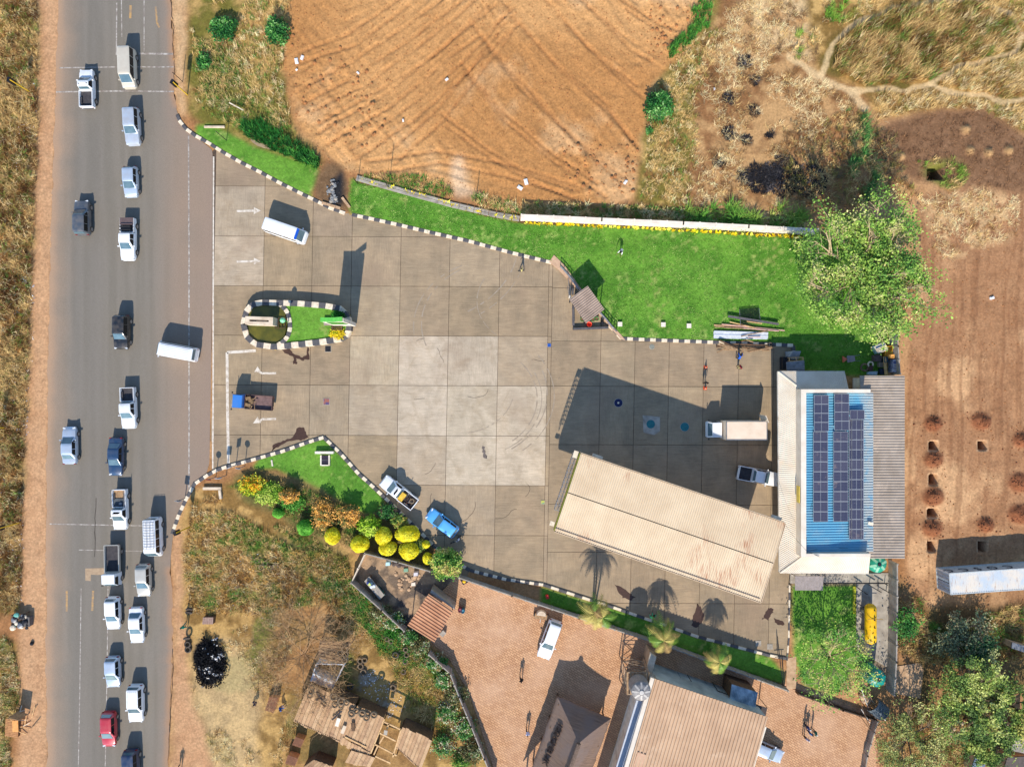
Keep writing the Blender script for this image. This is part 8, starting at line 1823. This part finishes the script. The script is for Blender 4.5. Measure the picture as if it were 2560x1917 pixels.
for i, (x, y, z, tl) in enumerate(((473,1530,.1,(1.0,0,0)),(474,1522,.35,(1.1,.2,0)),(468,1594,.35,(1.2,0,.3)),(470,1609,.05,(0,0,0)),(471,1622,.05,(0,0,0)))): tyre(x, y, z, ('upper leaning tyre at the roadside','tyre propped on the upper roadside tyre','upright tyre casting a ring shadow at the roadside','upper flat tyre beside the burnt heap','lower flat tyre beside the burnt heap')[i], 1.1, RUBBER, tl)
bx = empty('corrugated_box', W(519,1548), 0, 'small corrugated metal box by the roadside path', 'box'); a, b, c_, d_ = [W(*p,.7) for p in ((507,1543),(533,1543),(532,1560),(505,1560))]; mb = MB(); corr(mb, a, b, c_, d_, .22, .04); part(mb, 'lid', mat('box_tin', (170,140,124), (140,112,98), .7), bx); mb = MB(); mb.prism([tuple(p.to_2d()) for p in (a,b,c_,d_)], 0, .63); part(mb, 'body', WOODB, bx)
# long tin-roofed tyre shed: each sheet a piece
TIN = [mat('tin_sheet_%d' % i, c, c2, .75, scale=1.2, wpos=True, c3=c3_, s3=.9) for i, (c, c2, c3_) in enumerate((((200,162,120),(180,142,102),(150,114,82)), ((192,154,114),(172,134,98),(140,106,78)), ((208,172,130),(188,152,112),(160,124,92))))]
def tin_roof(q, pitch, label, name='tin_shed', holes=(), z=2.4, walls=True):
    q = [W(*p, z + dz) for p, dz in q]; root = empty(name, (q[0]+q[2])/2 - Vector((0,0,z)), 0, label, 'shed'); n = max(1, round((q[1]-q[0]).length/pitch)); ctr = (q[0]+q[2])/2
    for i in range(n):
        if i in holes: continue
        a, b = q[0].lerp(q[1], i/n), q[0].lerp(q[1], (i+.93)/n); d, c = q[3].lerp(q[2], i/n), q[3].lerp(q[2], (i+.93)/n); dv = (d-a).normalized()
        j0, j1 = random.uniform(-.08,.08), random.uniform(-.1,.12); a, b = a+dv*j0, b+dv*j0; c, d = c+dv*j1, d+dv*j1; zz = Vector((0,0,random.uniform(0,.03)))
        mb = MB(); corr(mb, a+zz, b+zz, c+zz, d+zz, pitch/2, .035, thick=.02); part(mb, 'roof_sheet', TIN[(i*7) % 3], root)
    if walls:
        w_ = [p.lerp(ctr, .05) for p in q]
        for i in range(4):
            a, b = w_[i], w_[(i+1)%4]; mb = MB(); mb.bar(Vector((a.x,a.y,z/2-.05)), Vector((b.x,b.y,z/2-.05)), .1, z-.2); part(mb, 'wall', WOODB, root)
    return root, q
tin_roof([(z8(490,40),0),(z8(1110,325),0),(z8(930,830),-.2),(z8(280,540),-.2)], .45, 'long tan tin roofed tyre shed, left part')
tin_roof([(z8(1125,330),0),(z8(1480,492),0),(z8(1290,965),-.2),(z8(940,735),-.2)], .45, 'patched tan tin roof, middle part of the tyre shed')
tin_roof([(z8(1722,610),0),(z8(2112,790),0),(z8(1960,1180),-.2),(z8(1622,870),-.2)], .42, 'holed tan tin roof at the right end of the tyre shed')
tin_roof([(z8(930,750),-.1),(z8(1300,960),-.1),(z8(1260,1040),-.2),(z8(900,830),-.2)], .42, 'low tin strip below the patched roof', walls=False)
fr = empty('open_shed', W(*z8(1500,720)), 0, 'open shed frame of beams between the tin roofs', 'shed')
for a, b in (((1470,545),(1700,650)),((1410,690),(1630,800)),((1350,840),(1640,990)),((1540,570),(1510,640)),((1470,740),(1415,830)),((1390,870),(1340,980)),((1480,510),(1300,960)),((1700,640),(1590,1010)),((960,745),(1240,880)),((1360,1000),(1560,1090))):
    mb = MB(); mb.bar(W(*z8(*a),2.3), W(*z8(*b),2.3), .16, .12); part(mb, 'beam', TIMB, fr)
for a in ((1470,545),(1700,650),(1350,840),(1640,990)): mb = MB(); p = W(*z8(*a),2.3); mb.bar((p.x,p.y,0), p, .1, .1); part(mb, 'post', WOODB, fr)
tin_roof([(z8(1045,920),0),(z8(1360,1020),0),(z8(1290,1150),-.1),(z8(960,1085),-.1)], .5, 'pale greyish tin roof at the bottom of the sheds')
for i, (x0, y0, x1, y1, m_) in enumerate(((880,500,850,605,WHITE),(960,600,920,700,CONC2),(1060,560,1070,670,WOODB),(1500,660,1490,720,CONC))):
    mb = MB(); mb.bar(W(*z8(x0,y0),2.56), W(*z8(x1,y1),2.5), .42, .05); mb.bar(W(*z8(x0,y0),2.6), W(*z8(x1,y1),2.54), .3, .03); tag(mb.build('loose_board', m_), ('white board lying on the tin roof','cream board lying on the tin roof','dark slatted board on the tin roof','grey board on the open roof frame')[i], 'board')
for i, (a, b) in enumerate((((580,140),(660,260)),((600,180),(620,250)),((690,200),(690,250)),((640,290),(700,350)),((920,400),(790,520)),((560,310),(590,290)))):
    mb = MB(); mb.bar(W(*z8(*a),2.6), W(*z8(*b),2.62), .2, .08); tag(mb.build('roof_junk', WOODB if i%2 else DARK), 'dark scrap weighing down the long tin roof', 'scrap', 'scrap on the long tin roof')
# white walled shed and slatted roof
ws_ = empty('white_shed', W(*z7(970,870)), 0, 'open topped white walled shed between the tin roofs', 'shed'); q = [W(*p,2.1) for p in (z7(835,600),z7(1355,600),z7(1170,1060),z7(720,900))]
q = [W(*z7(830,600),2.0), W(*z7(1350,610),2.0), W(*z7(1190,950),2.0), W(*z7(770,780),2.0)]
for i in range(4):
    a, b = q[i], q[(i+1)%4]; mb = MB(); mb.bar(Vector((a.x,a.y,1.0)), Vector((b.x,b.y,1.0)), .1, 2.0); part(mb, 'wall', mat('dirty_white', (232,232,230), (190,190,188), .8, scale=2), ws_)
mb = MB(); a, b = q[3]-Vector((0,0,.05)), q[2]-Vector((0,0,.05)); o_ = (q[2]-q[1]).normalized()*1.15-Vector((0,0,.35)); mb.hex([a+o_-Vector((0,0,.06)), b+o_-Vector((0,0,.06)), b-Vector((0,0,.06)), a-Vector((0,0,.06))], [a+o_, b+o_, b, a]); part(mb, 'sloping_sheet', mat('dirty_white2', (226,228,230), (170,176,182), .6, scale=2), ws_)
sl = empty('slatted_roof', W(*z7(1120,330)), 0, 'weathered slatted timber roof under the bare tree', 'roof'); a, b, c_, d_ = [W(*z7(*p),1.9) for p in ((900,160),(1500,200),(1340,600),(860,470))]
for i in range(18):
    t = i/17; mb = MB(); mb.bar(a.lerp(d_,t), b.lerp(c_,t), .12, .05); part(mb, 'slat', WOODA if i%3 else WOODB, sl)
for p in (a,b,c_,d_): mb = MB(); mb.bar((p.x,p.y,0), p-Vector((0,0,.03)), .1, .1); part(mb, 'post', WOODB, sl)
# brown stalls
def stall(pts, h, label):
    q = [W(*p,h) for p in pts]; root = empty('timber_stall', (q[0]+q[2])/2-Vector((0,0,h)), 0, label, 'stall'); n = 8
    for i in range(n): mb = MB(); a, b = q[0].lerp(q[1], (i+.5)/n), q[3].lerp(q[2], (i+.5)/n); mb.bar(a, b, (q[1]-q[0]).length/n*.9, .05); part(mb, 'slat', mat('stall_brown', (140,92,62), (112,72,50), .8), root)
    ctr = (q[0]+q[2])/2; mb = MB(); mb.prism([tuple(p.lerp(ctr,.05).to_2d()) for p in q], 0, h-.06); part(mb, 'body', mat('stall_box', (214,158,106), (190,134,88), .8), root)
stall([zs(115,1050),zs(190,1060),zs(150,1190),zs(75,1165)], 1.1, 'brown slatted stall beside the person in blue'); stall([zs(340,1395),zs(415,1420),zs(385,1490),zs(310,1465)], 1.1, 'upper brown slatted stall below the tin shed'); stall([zs(275,1550),zs(360,1580),zs(335,1650),zs(250,1625)], 1.1, 'lower brown slatted stall below the tin shed')
tin_roof([(zs(500,1590),0),(zs(660,1650),0),(zs(640,1700),0),(zs(400,1660),0)], .3, 'red brown roof cut by the bottom edge', z=2.0)
# west verge market stalls and junk
def zv(x, y): return (x/2.377, 1480 + y/2.38)
vs1 = empty('junk_stall', W(*zv(110,170)), 0, 'roadside stall heaped with white and dark junk', 'stall'); q = [W(*zv(*p),.7) for p in ((62,140),(155,125),(160,200),(65,220))]; mb = MB(); mb.hex([p-Vector((0,0,.1)) for p in q][::-1], q[::-1]); part(mb, 'table', WOODB, vs1)
for p in q: mb = MB(); mb.bar((p.x,p.y,0),p-Vector((0,0,.1)),.08,.08); part(mb, 'leg', WOODB, vs1)
for i in range(22):
    x, y = random.uniform(70,160), random.uniform(135,215); p = W(*zv(x,y),.75); s = random.uniform(.12,.4); mb = MB(); mb.lathe((p.x,p.y,.71), [(s,0),(s*.9,s*.6),(s*.3,s*.8)], 8); tag(mb.build('junk_item', (DARK, KWHITE, TRIM, STEEL, mat('junk_mint',(120,190,170),None,.6), KWHITE)[i%6]), 'small item heaped on the roadside junk stall', 'junk', 'items on the roadside junk stall')
mb = MB(); q = W(*zv(180,165)); mb.box(q+Vector((0,0,.35)),(.75,1.1,.7),.05); mb.box(q+Vector((0,0,.73)),(.8,1.15,.06),.05); tag(mb.build('grey_crate', mat('crate_grey', (110,104,98), (90,84,80), .8)), 'grey crate right of the roadside junk stall', 'crate')
mb = MB(); q = W(*zv(193,303)); mb.lathe(q, [(.2,0),(.25,.2),(.1,.4)], 8); tag(mb.build('black_bag', TRIM), 'small black bag on the west dirt shoulder', 'bag')
pl = empty('timber_pallet', W(*zv(70,800)), 0, 'orange brown slatted pallet at the west verge', 'pallet'); a, b, c_, d_ = [W(*zv(*p),.5) for p in ((32,755),(108,765),(105,862),(28,850))]
for i in range(11): t = i/10; mb = MB(); mb.bar(a.lerp(d_,t), b.lerp(c_,t), .17, .05); part(mb, 'slat', mat('pallet_orange', (196,142,90), (164,112,70), .8), pl)
for t in (.05,.5,.95): mb = MB(); mb.bar(a.lerp(b,t)-Vector((0,0,.25)), d_.lerp(c_,t)-Vector((0,0,.25)), .1, .42); part(mb, 'bearer', WOODB, pl)
ob = empty('roadside_table', W(*zv(125,770)), 0, 'small orange topped table beside the pallet', 'table'); q = W(*zv(125,773)); mb = MB(); mb.box((q.x,q.y,1.0),(.7,1.35,.06),.05); part(mb, 'top', mat('table_orange', (236,170,96), (214,146,78), .7), ob)
for sx in (-1,1):
    for sy in (-1,1): mb = MB(); mb.box((q.x+sx*.28,q.y+sy*.58,.48),(.07,.07,.97)); part(mb, 'leg', WOODA, ob)
sgn_ = empty('verge_screen', W(*zv(165,690)), 0, 'upright board screen beside the orange table', 'screen'); a, b = W(*zv(120,700)), W(*zv(178,715)); mb = MB(); mb.bar(a+Vector((0,0,1.2)), b+Vector((0,0,1.2)), .06, 1.6); part(mb, 'board', WOODA, sgn_)
for p in (a,b): mb = MB(); mb.bar(p, p+Vector((0,0,2.0)), .08, .08); part(mb, 'post', WOODA, sgn_)
for i in range(12):
    x, y = random.uniform(50,190), random.uniform(690,850); p = W(*zv(x,y),.2); a = random.uniform(0,3); L = random.uniform(.8,1.7); mb = MB(); mb.bar(p, p+Vector((math.cos(a)*L,math.sin(a)*L,random.uniform(0,.3))), .08, .06); tag(mb.build('offcut_stick', (WOODA,TIMB,KWHITE)[i%3]), 'timber offcut lying around the verge pallet', 'offcut', 'offcuts around the verge pallet')
# bottom right concrete roofs and rubble
for i, (q, z, lb, m_) in enumerate(((((2088,1315),(2145,1330),(2135,1372),(2080,1352)),2.6,'', CONC),)): pass
def zr(x, y): return (2260 + x/3.003, 1600 + y/3.003)
for q, z, lb, m_ in (([zr(750,620),zr(860,660),zr(830,740),zr(740,700)],2.4,'pale orange flat roof piece at the right edge',CONC2), ([zr(830,740),zr(960,650),zr(960,860),zr(810,830)],2.3,'grey flat roof slab at the right edge',PRE), ([zr(780,880),zr(960,870),zr(960,1000),zr(740,1000)],2.0,'dark grey flat roof at the bottom right corner',mat('roof_dark', (104,92,84), (84,74,68), .8, wpos=True)), ([zr(540,880),zr(620,920),zr(590,990),zr(500,990)],1.6,'blue grey tin roof at the bottom edge',mat('roof_blue_grey', (120,136,156), (96,110,130), .6, wpos=True)), ([zr(815,15),zr(960,60),zr(960,110),zr(810,60)],1.8,'grey tank cover at the right edge',STEEL)):
    q = [W(*p,z) for p in q]; r = empty('flat_roofed_hut', (q[0]+q[2])/2-Vector((0,0,z)), 0, lb, 'hut'); ctr = sum(q,Vector())/4; mb = MB(); mb.prism([tuple(p.to_2d()) for p in q], z-.15, z); part(mb, 'roof', m_, r); mb = MB(); mb.prism([tuple(p.lerp(ctr,.06).to_2d()) for p in q], 0, z-.151); part(mb, 'wall', BRICKY, r)
mb = MB(); mb.prism([tuple(W(*p).to_2d()) for p in ((2222,1668),(2300,1655),(2308,1672),(2300,1745),(2225,1730))], 0, .12); tag(mb.build('earth_floor_slab', BRICKY), 'bare tan house floor slab right of the teal tank', None, None, 'structure')
random.seed(77)
for i in range(70):
    x, y = (2380+random.gauss(0,26), 1815+random.gauss(0,22)) if i < 46 else (2165+random.gauss(0,10), 1835+random.gauss(0,12)); p = W(x,y); s = random.uniform(.1,.3); mb = MB(); mb.box((p.x,p.y,gz(p.x,p.y)+s*.3),(s*1.6,s,s*.8),random.uniform(0,3)); mb.box((p.x,p.y,gz(p.x,p.y)+s*.75),(s*1.2,s*.7,s*.2),random.uniform(0,3)); tag(mb.build('rubble_brick', (BRICKY,CONC2,mat('red_brick',(176,110,80),(150,90,66),.9))[i%3]), 'broken brick in the heap at the bottom right' if i < 46 else 'broken brick in the small heap by the dirt yard wall', 'brick', 'rubble heap bricks bottom right' if i < 46 else 'rubble heap bricks by the dirt yard')
wall([(2185,1795),(2160,1880),(2150,1940)], .9, 'low pale slab wall right of the dirt yard', PRE, PRE, pw=1.4)
wall([(1990,1728),(2100,1768),(2185,1795)], .8, 'low dark wall above the dirt yard', mat('dark_wall',(86,72,62),(70,58,50),.9), WOODB, pw=2.2)
for i, (x, y) in enumerate(((1915,1500),(1953,1560))): pass
cl_ = empty('leaning_frame', W(1942,1600), 0, 'tall thin steel frame at the forecourt corner', 'frame')
for a, b in (((1944,1590),(1958,1715)),((1944,1590),(1945,1640)),((1956,1640),(1960,1700)),((1938,1642),(1962,1640))): mb = MB(); mb.bar(W(*a,.5), W(*b,.5), .06, .06); part(mb, 'bar', DARK, cl_)
mb = MB(); mb.prism([tuple(W(*p).to_2d()) for p in ((1966,1645),(1990,1640),(1990,1720),(1966,1722))], 0, .09); tag(mb.build('path_slab', BRICKY), 'narrow tan path beside the rear lawn', None, None, 'structure')
mb = MB(); q = W(1368,1491,.3); mb.box(q,(.35,.45,.4),.3); mb.box(q+Vector((0,0,.22)),(.3,.4,.04),.3); tag(mb.build('red_can', mat('can_red',(220,50,40),None,.5)), 'red fuel can on the shaded green strip', 'can')
# lettering on the thatch, letter by letter
for (x, y), ch in (((770,985),'I'),((748,1050),'S'),((722,1110),'E'),((690,1170),'K'),((660,1245),'O'),((640,1320),'M'),((603,1400),'B'),((570,1500),'U'),((535,1595),'K')):
    p = W(*zl(x,y), 3.7); s = (p - NWc); 
    # drop onto the thatch slope plane
    z = NWc.z + (p - NWc).dot(Vector((-nrm.x, -nrm.y, 0)))/nrm.z if abs(nrm.z) > .1 else 3.5
    p = Vector((p.x, p.y, max(2.7, min(5.2, z)) + .05))
    M_ = Matrix(((axis.x,upv.x,nrm.x,0),(axis.y,upv.y,nrm.y,0),(axis.z,upv.z,nrm.z,0),(0,0,0,1)))
    text(ch, 1.1, 'letter', LETT, th, Matrix.Translation(p) @ M_, .06)
